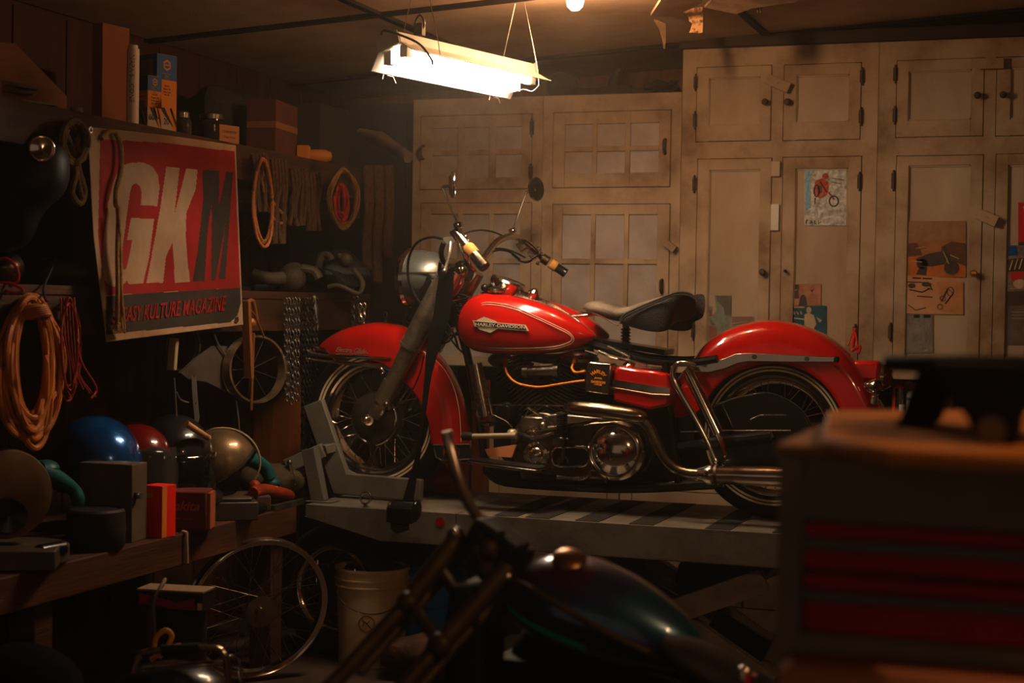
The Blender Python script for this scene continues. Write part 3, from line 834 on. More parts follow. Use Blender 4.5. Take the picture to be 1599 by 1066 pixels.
# left side as the photo shows it
LG0 = bk(712, 363, .41); LG1 = bk(757, 417, .45)
d = LG1-LG0
m = MB(); m.tube([LG0, LG0+d*.45], [.015, .017], 14); m.tube([LG0+d*.42, LG0+d*.97, LG1], [.021, .0225, .020], 18)
m.tube([LG0+d*.965, LG0+d*1.0], [.0235, .0225], 18)
g = bo('handlebar_grip', m, CHROMED)
m = MB(); m.tube([LG0+d*.40, LG0+d*.44, LG0+d*.62, LG0+d*.66], [.02, .0235, .0235, .019], 16); bo('grip_wear_sleeve', m, GRIPY, g)
m = MB(); m.tube([LG1-d*.03, LG1+d*.012], [.0195, .0195], 16); bo('grip_end', m, BLACK, g)
m = MB()
m.box(bk(713, 365, .405), (.035, .035, .035), ry=.6); m.ball(bk(727, 370, .40), .008, 10); m.box(bk(731, 379, .40), (.02, .02, .02), ry=.6)
m.tube([bk(710, 352, .39), bk(716, 348, .40)], .009, 10)
bo('switch_housing', m, CHROMED, bev=.004)
m = MB()
P = [bk(690, 372, .43), bk(698, 369, .43), bk(710, 370, .42), bk(711, 377, .42), bk(704, 382, .43), bk(697, 380, .43)]
n = len(P); Q = [p-Vector((0, .012, 0)) for p in P]
m.add(P+Q, [tuple(range(n)), tuple(range(2*n-1, n-1, -1))]+[(i, i+n, (i+1) % n+n, (i+1) % n) for i in range(n)])
m.tube(bks([(704, 379, .42), (702, 395, .44), (698, 410, .45), (695, 421, .46)]), [.010, .0075, .0065, .007], 10, sm=4)
m.ball(bk(694, 423, .46), .010, 10)
bo('clutch_lever', m, mat('polished_alloy', (205, 195, 178), .25, .9), sharp=60)
# right controls
d = RG1-RG0
m = MB()
m.box(RG0-d*.15, (.05, .035, .04), ry=.6); m.box(RG0-d*.55+Vector((0, .01, .0)), (.045, .034, .04), ry=.6); m.ball(RG0+Vector((0, 0, .025)), .010, 10); m.ball(RG0-d*.25+Vector((0, .01, .03)), .009, 10)
m.tube([RG0+d*.1, RG0+d*.35], [.021, .021], 16)
bo('switch_housing', m, CHROMED, bev=.004)
m = MB()
m.tube(bks([(836, 391, -.40), (832, 404, -.43), (822, 409, -.45), (812, 406, -.45), (800, 396, -.42)]), .006, 8, sm=4)
m.ball(bk(840, 411, -.43), .009, 10)
bo('brake_lever', m, CHROME)
m = MB()
m.tube(bks([(717, 368, .38), (735, 361, .2), (752, 359, 0), (770, 362, -.2), (785, 368, -.33)]), .0038, 8, sm=5)
m.tube(bks([(757, 400, -.1), (775, 391, -.2), (795, 393, -.3), (812, 405, -.4)]), .0036, 8, sm=5)
m.tube(bks([(757, 396, -.1), (775, 388, -.2), (797, 391, -.3), (820, 402, -.4)]), .0036, 8, sm=5)
m.tube(bks([(692, 373, .43), (672, 370, .36), (650, 380, .25), (638, 405, .18), (638, 435, .16), (648, 462, .14), (665, 483, .12), (682, 498, .1)]), .0052, 8, sm=5)
bo('control_cable', m, BLACKM)
m = MB()
m.tube(bks([(693, 378, .3), (689, 392, .28), (691, 405, .25), (698, 415, .2)]), .010, 10, sm=4)
m.tube(bks([(688, 408, .2), (686, 425, .16), (692, 437, .14), (698, 448, .12)]), .007, 8, sm=4)
bo('cable_loom', m, BLACKM)
# mirrors
def mirror(base, top, cen, nrm, name='mirror'):
    m = MB(); m.tube([base, top], .0042, 8); m.ball(base, .012, 12); m.box(base, (.03, .02, .02), ry=.3)
    m.tube([top, top.lerp(cen, .6)], .006, 8); m.ball(top.lerp(cen, .75), .010, 10)
    k = bo(name, m, CHROME)
    m = MB().lathe([(0, -.022), (.03, -.018), (.048, -.008), (.052, 0), (.052, .004), (.049, .005)], cen, nrm, 36)
    bo('mirror_shell', m, CHROME, k)
    bo('mirror_glass', MB().lathe([(0, .003), (.049, .003), (.049, .001), (0, .001)], cen, nrm, 36), mat('mirror_glass', (60, 54, 50), .03, 1), k)
    return k
mirror(bk(716, 352, .42), bk(690, 292, .42), bk(709, 289, .42), Vector((-.93, -.36, .02)).normalized())
m0 = mirror(bk(801, 360, -.38), bk(822, 300, -.42), bk(837, 295, -.46), Vector((-.955, .29, .03)).normalized())
# ------------------------------------------------------------------ seat
def seat():
    m = MB()
    # worn nose: stations along x (px, top, bottom, halfwidth)
    st = [(912, 478, 484, .02), (918, 472, 487, .05), (930, 469, 492, .075), (950, 469, 498, .095), (970, 474, 503, .12), (988, 477, 504, .145), (1005, 470, 502, .165), (1030, 462, 496, .17), (1052, 456, 487, .155), (1068, 457, 480, .12), (1078, 464, 476, .06)]
    rings = []
    for px, a, b, w in st:
        T = bk(px, a, 0); Bq = bk(px, b, w*.9); cx = T.x; zt, zb = T.z, bk(px, b, w).z
        ring = []
        for k in range(24):
            an = 2*PI*k/24; ca, sa = math.cos(an), math.sin(an)
            y = math.copysign(abs(ca)**.8, ca)*w
            z = (zt+zb)/2+math.copysign(abs(sa)**.9, sa)*(zt-zb)/2
            if sa > 0: z -= .012*(1-abs(ca))*(1 if px > 960 else 0)
            ring.append(Vector((cx, y, z)))
        rings.append(ring)
    m.loft(rings)
    return m
ST = bo('seat', seat(), LEATHW, sharp=80)
b = ST.modifiers.new('sub', 'SUBSURF'); b.levels = b.render_levels = 2
# black skirt flap around the rear of the seat, both sides
def flap(s):
    top = [(966, 498), (975, 489), (990, 480), (1010, 473), (1035, 464), (1060, 457), (1080, 460), (1089, 471)]
    bot = [(970, 506), (985, 511), (1000, 515), (1020, 520), (1040, 519), (1050, 510), (1056, 502), (1086, 500)]
    top = [(966, 500), (973, 491), (985, 484), (1005, 475), (1030, 465), (1055, 456), (1075, 457), (1089, 468)]
    bot = [(968, 506), (978, 509), (995, 514), (1015, 519), (1035, 520), (1047, 514), (1051, 502), (1088, 500)]
    m = MB()
    W_ = [.14, .155, .168, .176, .176, .165, .13, .06]
    rows = []
    for (a, b_, w) in zip(top, bot, W_):
        P = bk(a[0], a[1], w); Q = bk(b_[0], b_[1], w+.01)
        rows.append([Vector((P.x, (w-.02)*s, P.z+.006)), Vector((P.x, (w+.006)*s, P.z-.002)), Vector((lerp(P.x, Q.x, .5), (w+.014)*s, lerp(P.z, Q.z, .5))), Vector((Q.x, (w+.008)*s, Q.z)), Vector((Q.x, (w-.002)*s, Q.z)), Vector((lerp(P.x, Q.x, .5), (w-.01)*s, lerp(P.z, Q.z, .5)))])
    m.loft(rows)
    o = bo('seat_skirt', m, LEATHB, ST, sharp=80)
    b = o.modifiers.new('sub', 'SUBSURF'); b.levels = b.render_levels = 2
for s in (1, -1): flap(s)
m = MB()
for dd in (0, 4):
    m.tube(bks([(968, 501+dd), (974, 492+dd), (986, 485+dd), (1006, 476+dd*.9), (1031, 466+dd*.8), (1056, 457+dd*.8), (1076, 458+dd*.8), (1089, 468+dd*.4)], .19), .0038, 7, sm=4)
bo('seat_piping', m, mat('dark_piping', (48, 44, 42), .5), ST)
m = MB(); m.tube(bks([(911, 482, .03), (920, 487, .08), (940, 494, .11), (965, 508, .14)]), .003, 6, sm=4)
bo('seat_nose_trim', m, CHROMED, ST)
m = MB()
for k in range(6):
    z = bk(978, 516+k*5, 0)
    m.lathe([(.014, 0), (.021, .004), (.014, .009)], Vector((bk(977, 530, 0).x, 0, z.z)), (0, 0, 1), 16)
m.cyl(Vector((bk(977, 530, 0).x, 0, bk(977, 552, 0).z)), Vector((bk(977, 530, 0).x, 0, bk(977, 500, 0).z)), .013, 14)
bo('seat_post', m, BLACK)
m = MB().tube(bks([(888, 494, .02), (905, 493, .02), (938, 490, .02)]), .006, 8); m.ball(bk(887, 494, .02), .009, 10)
bo('seat_hinge_bar', m, CHROME)
# ------------------------------------------------------------------ engine
def _tan():
    P = bks([(757, 701), (806, 694), (799, 714), (762, 712)], .17); Q = [p-Vector((0, .01, 0)) for p in P]
    return MB().add(P+Q, [(0, 1, 2, 3), (7, 6, 5, 4), (0, 4, 5, 1), (1, 5, 6, 2), (2, 6, 7, 3), (3, 7, 4, 0)])
bo('tan_plate', _tan(), mat('tan_plate_face', (216, 138, 84), .7, col2=(196, 120, 70), vs=12), label='tan four-sided plate above the footboard')  # thin flat tan plate, slightly mottled, just above the footboard
def vcyl(base, top, w, n):
    m = MB(); d = top-base; L = d.length; d.normalize()
    m.tube([base, top], w*.62, 16)
    for k in range(n):
        q = base+d*(L*(k+.5)/n)
        r = w*(1 if k < n*.62 else 1.12)
        u = d.cross(Vector((0, 1, 0))).normalized()
        M = Matrix((u, Vector((0, 1, 0)), d)).transposed()
        # rounded square fin
        P = []
        for i in range(20):
            a = 2*PI*i/20; ca, sa = math.cos(a), math.sin(a)
            P.append(M @ Vector((math.copysign(abs(ca)**.7, ca)*r, math.copysign(abs(sa)**.7, sa)*r*1.05, 0)))
        m.add([q+p-d*.0013 for p in P]+[q+p+d*.0013 for p in P], [tuple(range(19, -1, -1)), tuple(range(20, 40))]+[(i, (i+1) % 20, (i+1) % 20+20, i+20) for i in range(20)])
    return m
cb = bk(868, 668, 0.02)
bo('front_cylinder', vcyl(bk(848, 650, 0), bk(795, 566, 0), .068, 17), IRON)
bo('rear_cylinder', vcyl(bk(868, 650, 0), bk(905, 566, 0), .068, 17), IRON)
for a in ((792, 562), (905, 562)):
    p = bk(a[0], a[1], 0); bo('rocker_cover', MB().ball(Vector((p.x, 0, p.z)), (.075, .08, .035), 18), ALU)
m = MB().tube(bks([(825, 580), (866, 578)], .09), .020, 14); m.tube(bks([(818, 580), (826, 580)], .09), .026, 14); m.tube(bks([(865, 578), (873, 578)], .09), .026, 14)
bo('intake_manifold', m, ALU)
# crankcase + primary cover
def pl(m, L, y, d, r=None):
    P = bks(L, y); n = len(P); Q = [p-Vector((0, d, 0)) for p in P]
    m.add(P+Q, [tuple(range(n)), tuple(range(2*n-1, n-1, -1))]+[(i, i+n, (i+1) % n+n, (i+1) % n) for i in range(n)])
m = MB()
m.cyl(bk(845, 695, .09), bk(845, 695, .09)-Vector((0, .18, 0)), .125, 40)
pl(m, [(800, 690), (815, 655), (870, 645), (920, 650), (1010, 655), (1030, 690), (1010, 735), (960, 750), (840, 748), (805, 730)], .10, .2)
bo('crankcase', m, ALU, bev=.006)
def hullish(c0, r0, c1, r1, n=20):
    """outline of a belt shape around two circles, pixel space"""
    out = []
    a0 = math.pi/2
    for i in range(n+1):
        a = PI/2+PI*i/n; out.append((c0[0]+math.cos(a)*r0, c0[1]+math.sin(a)*r0))
    for i in range(n+1):
        a = -PI/2+PI*i/n; out.append((c1[0]+math.cos(a)*r1, c1[1]+math.sin(a)*r1))
    return out
PRIM = mat('primary_cover_alloy', (128, 112, 92), .28, 1, col2=(80, 66, 52), vs=8, rvar=.1)
m = MB(); pl(m, hullish((842, 705), 40, (962, 703), 48), .155, .06)
PC = bo('primary_cover', m, PRIM, bev=.012, sharp=50)
m = MB(); pl(m, [(812, 748), (860, 750), (930, 748), (938, 735), (810, 735)], .14, .1); bo('oil_pan', m, ALU, bev=.008)
cc = bk(962, 704, .165)
m = MB().lathe([(.106, -.01), (.108, .004), (.1, .010), (.094, .006), (.086, .006), (.086, .020), (.078, .030), (.05, .044), (.02, .050), (0, .051)], cc, (0, 1, 0), 56)
bo('derby_cover', m, CHROME, PC)
for k in range(3):
    m = MB(); a = PI/2+2*PI*k/3+.15; m.cyl(cc+Vector((math.cos(a)*.07, .033, math.sin(a)*.07)), cc+Vector((math.cos(a)*.07, .037, math.sin(a)*.07)), .004, 10)
    bo('cover_screw', m, BLACK, PC)
cc = bk(838, 710, .16)
m = MB().lathe([(.05, -.01), (.052, .004), (.048, .012), (.036, .016), (.034, .010), (.03, .018), (.02, .026), (0, .028)], cc, (0, 1, 0), 40)
bo('pulley_cover', m, CHROME, PC)
# dark inspection opening with chrome edge
def sprect(x0, y0, x1, y1, r=9, n=5):
    o_ = []
    for cx, cy, a0 in ((x1-r, y0+r, -90), (x1-r, y1-r, 0), (x0+r, y1-r, 90), (x0+r, y0+r, 180)):
        for i in range(n+1):
            a = math.radians(a0+90*i/n); o_.append((cx+math.cos(a)*r, cy+math.sin(a)*r))
    return o_
L = sprect(862, 698, 920, 728, 12)
m = MB(); pl(m, L, .158, .004); bo('inspection_recess', m, BLACK, PC)
bo('recess_trim', MB().tube(bks(L, .16), .0042, 8, closed=True), CHROME, PC)
m = MB(); m.tube(bks([(880, 700), (878, 722)], .165), .008, 10); m.tube(bks([(873, 726), (874, 717), (880, 713), (886, 717), (886, 726)], .165), .005, 8, sm=3)
bo('starter_fitting', m, ALU, PC)
m = MB().tube(bks([(835, 675), (870, 668), (915, 660), (932, 655)], .165), .006, 8, sm=4)
m.tube(bks([(938, 733), (948, 742), (945, 753)], .17), .005, 8, sm=3); m.tube(bks([(935, 735), (925, 733), (920, 742), (905, 748), (870, 745)], .16), .008, 10, sm=3)
bo('cover_rib', m, CHROMED, PC)
m = MB(); m.box(bk(835, 664, .12), (.1, .05, .07)); m.ball(bk(848, 665, .15), .02, 14)
bo('generator_bracket', m, ALU, bev=.008)
# black coil spring
sx_ = bk(877, 670, .19).x; z1 = bk(877, 646, .19).z; z0 = bk(877, 684, .19).z
m = MB(); pts = []
for i in range(12*9+1):
    a = 2*PI*i/9; pts.append(Vector((sx_+math.cos(a)*.0185, .19+math.sin(a)*.0185, lerp(z0, z1, i/108))))
m.tube(pts, .0034, 6)
bo('clutch_spring', m, BLACK)
m = MB(); m.cyl(Vector((sx_, .19, z0-.03)), Vector((sx_, .19, z1+.01)), .007, 10); m.cyl(Vector((sx_, .19, z1)), Vector((sx_, .19, z1+.004)), .024, 16); m.cyl(Vector((sx_, .19, z0-.004)), Vector((sx_, .19, z0)), .022, 16)
m.box(bk(872, 690, .19), (.04, .02, .02)); m.ball(bk(886, 686, .19), .008, 10)
bo('spring_guide', m, ALU)
# control rods
m = MB()
m.tube(bks([(768, 631.5), (884, 634)], .17), .0028, 7); m.tube(bks([(825, 636), (868, 664)], .18), [.006, .0045], 8); m.tube(bks([(808, 668), (824, 641)], .185), .0028, 7)
m.tube(bks([(770, 648), (790, 658), (800, 668)], .15), .004, 7)
m.tube(bks([(806, 672), (832, 683), (866, 676)], .2), [.008, .007, .006], 8, sm=3); m.ball(bk(832, 683, .2), .009, 10)
bo('shift_linkage', m, CHROME)
m = MB(); m.tube(bks([(737, 681), (790, 680), (806, 680)], .27), [.010, .010, .012], 12); m.ball(bk(800, 675, .25), (.02, .02, .014), 12)
pk = bo('foot_shifter', m, mat('pale_worn_pedal', (176, 160, 132), .4, .5))
bo('pedal_rubber', MB().tube(bks([(721, 681), (723, 681), (734, 681), (738, 681)], .27), [.010, .016, .016, .012], 14), BLACKM, pk)
m = MB(); m.ball(bk(800, 675, .25), .012, 10)
# engine guard upright
m = MB(); m.tube(bks([(750, 588, .2), (743, 570, .2), (741, 566, .2)]), .012, 10)
m = MB(); m.tube([*bks([(742, 568, .24), (750, 610, .24), (758, 650, .24)])], [.021, .024, .024], 16)
m.tube(bks([(748, 566, .22), (756, 600, .22), (768, 648, .22)]), .010, 12)
m.tube(bks([(747, 634, .2), (745, 645, .2), (752, 659, .2), (764, 661, .2)]), .009, 10, sm=4)
m.box(bk(742, 632, .2), (.02, .03, .03))
bo('engine_guard', m, CHROMED)
bo('down_tube_shadow_panel' if False else 'horn', MB().lathe([(0, .03), (.03, .026), (.045, .01), (.045, -.03), (0, -.035)], bk(790, 645, .08), (0, 1, 0), 28), BLACK)
# orange plug wires, coil cover
ORW = mat('orange_plug_wire', (236, 138, 20), .4)
m = MB(); m.tube(bks([(789, 572, .1), (793, 585, .13), (808, 598, .15), (840, 604, .16), (870, 600, .165), (895, 596, .165), (913, 594, .16)]), .0042, 8, sm=5); bo('spark_plug_wire', m, ORW)
m = MB(); m.tube(bks([(896, 566, .1), (893, 574, .13), (899, 581, .15), (914, 579, .16)]), .0042, 8, sm=5); bo('spark_plug_wire', m, ORW)
for L in ([(789, 560, .09), (789, 574, .105)], [(899, 558, .09), (896, 568, .105)]): bo('plug_boot', MB().tube(bks(L), .009, 10), mat('orange_boot', (150, 60, 20), .6))
m = MB(); pl(m, [(920, 564), (955, 568), (951, 617), (913, 611), (916, 568)], .20, .075)
CV = bo('coil_cover', m, CHROMED, bev=.006)
m = MB(); 
o0 = bk(934, 591, .2015); ux = (bk(940, 592, .2)-bk(930, 591, .2)).normalized(); ux.y = 0; ux.normalize()
def arct(cen, rad, s_, up):
    def fn(x, y, z):
        a = x/rad
        r_ = rad+(y if up else -y)
        return cen + ux*(math.sin(a)*r_) + Vector((0, 0, 1))*(math.cos(a)*r_*(1 if up else -1)-(rad if up else -rad)*.35) + Vector((0, 1, 0))*(z+.001)
    return fn
m.text('HARLEY', o0, ux, (0, 0, 1), .017, .0005, sx=1.0, fn=arct(o0+Vector((0, 0, .006)), .03, .0, True), bold=.0006)
m.text('DAVIDSON', o0-Vector((0, 0, .013)), ux, (0, 0, 1), .012, .0005, sx=.9, bold=.0006)
m.text('MOTOR', o0+Vector((0, 0, .001)), ux, (0, 0, 1), .008, .0005, bold=.0004)
m.text('CYCLES', o0-Vector((0, 0, .022)), ux, (0, 0, 1), .008, .0005, bold=.0004)
bo('cover_emblem', m, ORW, CV)
# red oil tank / battery box
m = MB(); pl(m, [(963, 571), (1022, 579), (1040, 583), (1046, 600), (1045, 634), (1015, 640), (957, 626), (956, 604), (958, 580)], .18, .14)
OT = bo('battery_box', m, RED, bev=.012, seg=3) if False else bo('battery_box', m, RED, bev=.012)
m = MB(); pl(m, [(957, 592), (1019, 602), (1046, 605), (1046, 617), (1018, 615), (956, 607)], .1835, .147)
bo('chrome_band', m, CHROME, OT)
bo('band_lip', MB().tube(bks([(953, 605), (1018, 616), (1046, 617)], .184), .004, 7), CHROME, OT)
bo('oil_cap', MB().lathe([(.015, -.014), (.016, 0), (.022, .002), (.023, .012), (.016, .016), (0, .014)], bk(983, 572, .13), (.12, .35, 1), 24), CHROME, OT)
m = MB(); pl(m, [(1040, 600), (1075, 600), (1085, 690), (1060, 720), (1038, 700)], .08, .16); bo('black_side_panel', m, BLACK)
m = MB(); m.tube(bks([(935, 548, .12), (955, 556, .13), (980, 562, .13), (1010, 570, .13)]), .007, 8, sm=4); m.tube(bks([(914, 548, .14), (925, 551, .14), (933, 554, .14)]), .006, 8); m.tube(bks([(950, 541, .1), (975, 553, .12), (985, 558, .12)]), .008, 8)
bo('frame_tube_highlight' if False else 'cable_conduit', m, CHROMED)
# exhaust
EX = mat('exhaust_steel', (186, 168, 138), .22, 1, col2=(140, 120, 92), vs=5, rvar=.08)
m = MB(); m.tube(bks([(884, 636, .14), (890, 636, .18), (900, 637, .2), (940, 641, .21), (985, 648, .21), (1003, 652, .2), (1010, 655, .2)]), [.012, .022, .027, .0285, .027, .024, .015], 20, sm=3, sx=1)
bo('heat_shield', m, EX)
m = MB(); m.tube(bks([(960, 649, .2), (995, 654, .2), (1013, 666, .2), (1024, 688, .21), (1036, 712, .22), (1052, 730, .23), (1072, 738, .235), (1095, 740, .235)]), [.016, .018, .0195, .0195, .0195, .0195, .0195, .02], 16, sm=5)
bo('exhaust_pipe', m, CHROMED)
m = MB(); m.tube(bks([(1090, 740), (1098, 740), (1106, 741), (1114, 741), (1117, 741), (1200, 743), (1300, 746), (1380, 748), (1384, 748)], .24), [.021, .026, .036, .036, .032, .036, .038, .030, .02], 24)
bo('muffler', m, CHROME)
m = MB(); m.tube(bks([(1117, 741), (1121, 741)], .24), .0375, 24); bo('muffler_clamp', m, IRON)
# shocks, grab bar, fender strut
m = MB(); 
m.tube(bks([(1072, 577, .17), (1082, 596, .17), (1121, 677, .17)]), [.018, .0215, .0215], 18); m.tube(bks([(1121, 677, .17), (1128, 694, .17), (1133, 718, .16)]), [.012, .012, .008], 10)
bo('shock_absorber', m, CHROME)
m = MB(); m.tube(bks([(1072, 577, -.17), (1082, 596, -.17), (1121, 677, -.17), (1133, 718, -.16)]), [.018, .0215, .0215, .01], 16); bo('shock_absorber', m, CHROME)
m = MB(); m.tube(bks([(1086, 572), (1072, 567), (1058, 568), (1051, 578), (1052, 592), (1062, 612), (1085, 652), (1105, 690), (1116, 716), (1120, 722)], .2), .0105, 12, sm=5)
bo('saddlebag_guard', m, CHROME)
m = MB(); L1 = [(1076, 567), (1105, 566), (1130, 560), (1150, 552), (1170, 551), (1240, 554), (1305, 557)]; L2 = [(1080, 580), (1108, 581), (1133, 575), (1152, 567), (1170, 564), (1240, 565), (1303, 565)]
P = bks(L1, .104); Q = bks(L2, .104); vs = []; fs = []
rings = [[a, a+Vector((0, .010, 0)), b_+Vector((0, .010, 0)), b_] for a, b_ in zip(P, Q)]
m.loft(rings)
st = bo('fender_strut', m, CHROME, bev=.002)
m = MB()
for q in ((1178, 557), (1260, 560)):
    p = bk(q[0], q[1], .115); m.cyl(p, p+Vector((0, .006, 0)), .009, 6); m.mat(0)
bo('strut_bolt', m, CHROMED, st)
bo('strut_end', MB().box(bk(1306, 561, .109), (.022, .012, .022)), BLACK, st, bev=.005)
m = MB(); m.box(bk(1135, 565, .0), (.09, .17, .02))
m = MB(); m.tube(bks([(1073, 566, .16), (1075, 566, .0), (1073, 566, -.16)]), .014, 10); bo('shock_mount', m, BLACK)
# belt/chain guard and rear hub
_g = [Vector((a, b, 0)) for a, b in [(1116, 634), (1150, 620), (1190, 612), (1225, 622), (1255, 645), (1270, 680), (1262, 715), (1210, 738), (1140, 732), (1110, 700), (1108, 660)]]
_g, _ = smooth(_g, [1]*len(_g), 5, True)
m = MB(); pl(m, [(p.x, p.y) for p in _g], .08, .03)
bo('chain_guard', m, BLACK, bev=.006)
m = MB(); m.tube(bks([(1117, 633), (1150, 621), (1176, 616)], .09), .004, 7, sm=3); m.tube(bks([(1172, 655), (1186, 649), (1200, 648), (1228, 648)], .095), .003, 7, sm=3)
m.tube(bks([(1070, 697), (1112, 697)], .13), .005, 7); m.tube(bks([(1062, 674), (1100, 674)], .13), .003, 7); m.tube(bks([(1112, 672), (1235, 672)], .1), .003, 6)
m.cyl(bk(1203, 680, .1), bk(1203, 680, .1)+Vector((0, .02, 0)), .016, 6)
bo('guard_trim', m, CHROMED)
# tail lamp
tl = bk(1368, 588, 0); tl = Vector((tl.x, 0, tl.z))
m = MB(); m.box(tl+Vector((.03, 0, .02)), (.10, .09, .075)); TL = bo('tail_lamp_housing', m, RED, bev=.015)
m = MB(); m.lathe([(0, .03), (.03, .026), (.042, .01), (.044, 0), (.044, -.02), (0, -.02)], tl+Vector((-.03, 0, 0)), (-1, 0, -.05), 28); bo('tail_lamp_lens', m, mat('red_lens', (90, 8, 8), .12, coat=1), TL)
m = MB(); m.lathe([(.046, 0), (.049, 0), (.049, .012), (.046, .012)], tl+Vector((-.02, 0, 0)), (-1, 0, -.05), 28, closed=True); bo('lens_bezel', m, CHROME, TL)
m = MB(); m.tube(bks([(1352, 600, .09), (1362, 601, .11), (1372, 604, .12)]), .009, 10); p = bk(1366, 604, .12); m.lathe([(0, -.03), (.02, -.024), (.03, 0), (.03, .01), (.026, .014)], p, (-1, .35, 0), 20); m.tube(bks([(1366, 615, .12), (1364, 628, .1)]), .012, 10)
bo('turn_signal', m, CHROME)
m = MB(); P_ = bks([(1372, 625, .0), (1390, 662, 0), (1400, 690, 0)]); m.tube(P_, .008, 6, sm=3); bo('licence_plate_bracket', m, CHROMED)
# footboard
m = MB()
FB = [(729, 716), (738, 711), (752, 712), (800, 720), (849, 729), (851, 733), (838, 736), (805, 738), (770, 733), (745, 727), (731, 720)]
zf = bk(790, 725, .27).z
def ondeck(px, py, z):
    o = BMI @ CAM; d = BMI.to_3x3() @ ray(px, py); return o+d*((z-o.z)/d.z)
tilt = []
ya, yb_ = .17, .29
poly = [(760-40+0, .20), (0, 0)]
x0 = bk(733, 716, .23).x; x1 = bk(850, 733, .23).x; zA = bk(733, 717, .23).z; zB = bk(850, 732, .23).z
out = []
for i in range(9): a = PI/2-PI*i/8; out.append((x0-.035+math.cos(a)*.035, .235+math.sin(a)*.055))
for i in range(5): a = -PI/2-PI/2*i/4; out.append((x1+.02+math.cos(a)*.02, .20+math.sin(a)*.02))
for i in range(5): a = PI-PI/2*i/4; out.append((x1+.02+math.cos(a)*.02, .27+math.sin(a)*.02))
def zz(x): return lerp(zA, zB, (x-x0)/(x1-x0))
n = len(out)
vs = [Vector((x, y, zz(x)-.010)) for x, y in out]+[Vector((x, y, zz(x))) for x, y in out]
m.add(vs, [tuple(range(n)), tuple(range(2*n-1, n-1, -1))]+[(i, i+n, (i+1) % n+n, (i+1) % n) for i in range(n)])
FBo = bo('footboard', m, CHROMED, bev=.002)
m = MB(); cxx = sum(x for x, y in out)/n; 
vs = [Vector((cxx+(x-cxx)*.96, .235+(y-.235)*.9, zz(x)+.0005)) for x, y in out]+[Vector((cxx+(x-cxx)*.96, .235+(y-.235)*.9, zz(x)+.007)) for x, y in out]
m.add(vs, [tuple(range(n)), tuple(range(2*n-1, n-1, -1))]+[(i, i+n, (i+1) % n+n, (i+1) % n) for i in range(n)])
bo('footboard_rubber', m, RUBBER, FBo)
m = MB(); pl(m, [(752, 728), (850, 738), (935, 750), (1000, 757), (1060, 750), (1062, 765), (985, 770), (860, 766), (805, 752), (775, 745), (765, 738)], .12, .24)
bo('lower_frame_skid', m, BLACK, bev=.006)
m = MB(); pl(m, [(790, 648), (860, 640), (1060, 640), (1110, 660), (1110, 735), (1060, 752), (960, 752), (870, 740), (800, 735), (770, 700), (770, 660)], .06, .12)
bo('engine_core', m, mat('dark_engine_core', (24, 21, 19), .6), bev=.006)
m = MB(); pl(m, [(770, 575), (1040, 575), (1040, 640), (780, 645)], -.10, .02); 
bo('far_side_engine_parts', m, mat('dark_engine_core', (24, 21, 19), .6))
# red tie strap on the rear fender
m = MB(); m.tube(bks([(1331, 545, -.06), (1336, 512, -.06)]), .006, 7); m.tube(bks([(1324, 540, -.02), (1334, 516, -.05), (1339, 540, -.02)]), .0028, 6, sm=3); m.tube(bks([(1330, 548, -.04), (1343, 540, -.04), (1340, 552, -.04)]), .006, 7, sm=3)
o_ = m.xf(BM); solo('lashing_hook', m, mat('red_strap', (170, 20, 15), .6), 'small red lashing hook on top of the rear fender', 'hook')
# ------------------------------------------------------------------ lift table
Lx0 = atz(474, 788, HD).x; Ly0 = (atz(475, 788, HD).y+atz(1196, 831.5, HD).y)/2; Lx1 = Lx0+2.45; Ly1 = Ly0+.70
DT = mat('deck_steel', (116, 107, 95), .55, .3, col2=(84, 76, 66), vs=5, bump=.1, bs=60, rvar=.12)
LIFT = thing('motorcycle_lift', 'long grey steel motorcycle lift table with scissor legs', 'lift table', ((Lx0+Lx1)/2, (Ly0+Ly1)/2, 0))
m = MB()
hf = .115
poly = [(Lx0, HD), (Lx1, HD), (Lx1, HD-hf), (Lx0+.30, HD-hf), (Lx0, HD-.045)]
for y in (Ly0, Ly1-.006): m.prism(poly, (0, y, 0), (1, 0, 0), (0, 0, 1), (0, .006, 0))
m.bx(Lx0, Lx1, Ly0, Ly1, HD-.006, HD); m.bx(Lx0, Lx0+.006, Ly0, Ly1, HD-.045, HD)
m.bx(Lx1-.006, Lx1, Ly0, Ly1, HD-hf, HD)
for y in (Ly0, Ly1-.04): m.bx(Lx0+.3, Lx1, y, y+.04, HD-hf-.004, HD-hf)
xs_ = atz(710, 803, HD).x
obj('deck', m, DT, LIFT, bev=.003)
m = MB().bx(xs_-.0015, xs_+.0015, Ly0-.0008, Ly0, HD-hf, HD).bx(xs_-.0015, xs_+.0015, Ly0, Ly1, HD, HD+.0006); obj('deck_seam', m, GAPM, LIFT)
GR = mat('grip_tape', (34, 30, 27), .85, bump=.4, bs=300)
for px in (763, 823, 914, 1010, 1140, 1250):
    x = atz(px, 815, HD).x
    m = MB().bx(x-.045, x+.045, Ly0+.015, Ly1-.02, HD+.0005, HD+.0025); obj('grip_strip', m, GR, LIFT)
m = MB().cyl((atz(667, 807, HD).x, Ly0-.002, HD-.034+.0), (atz(667, 807, HD).x, Ly0, HD-.034), .018, 24)
obj('reflector', m, mat('red_reflector', (150, 12, 12), .2, coat=1), LIFT)
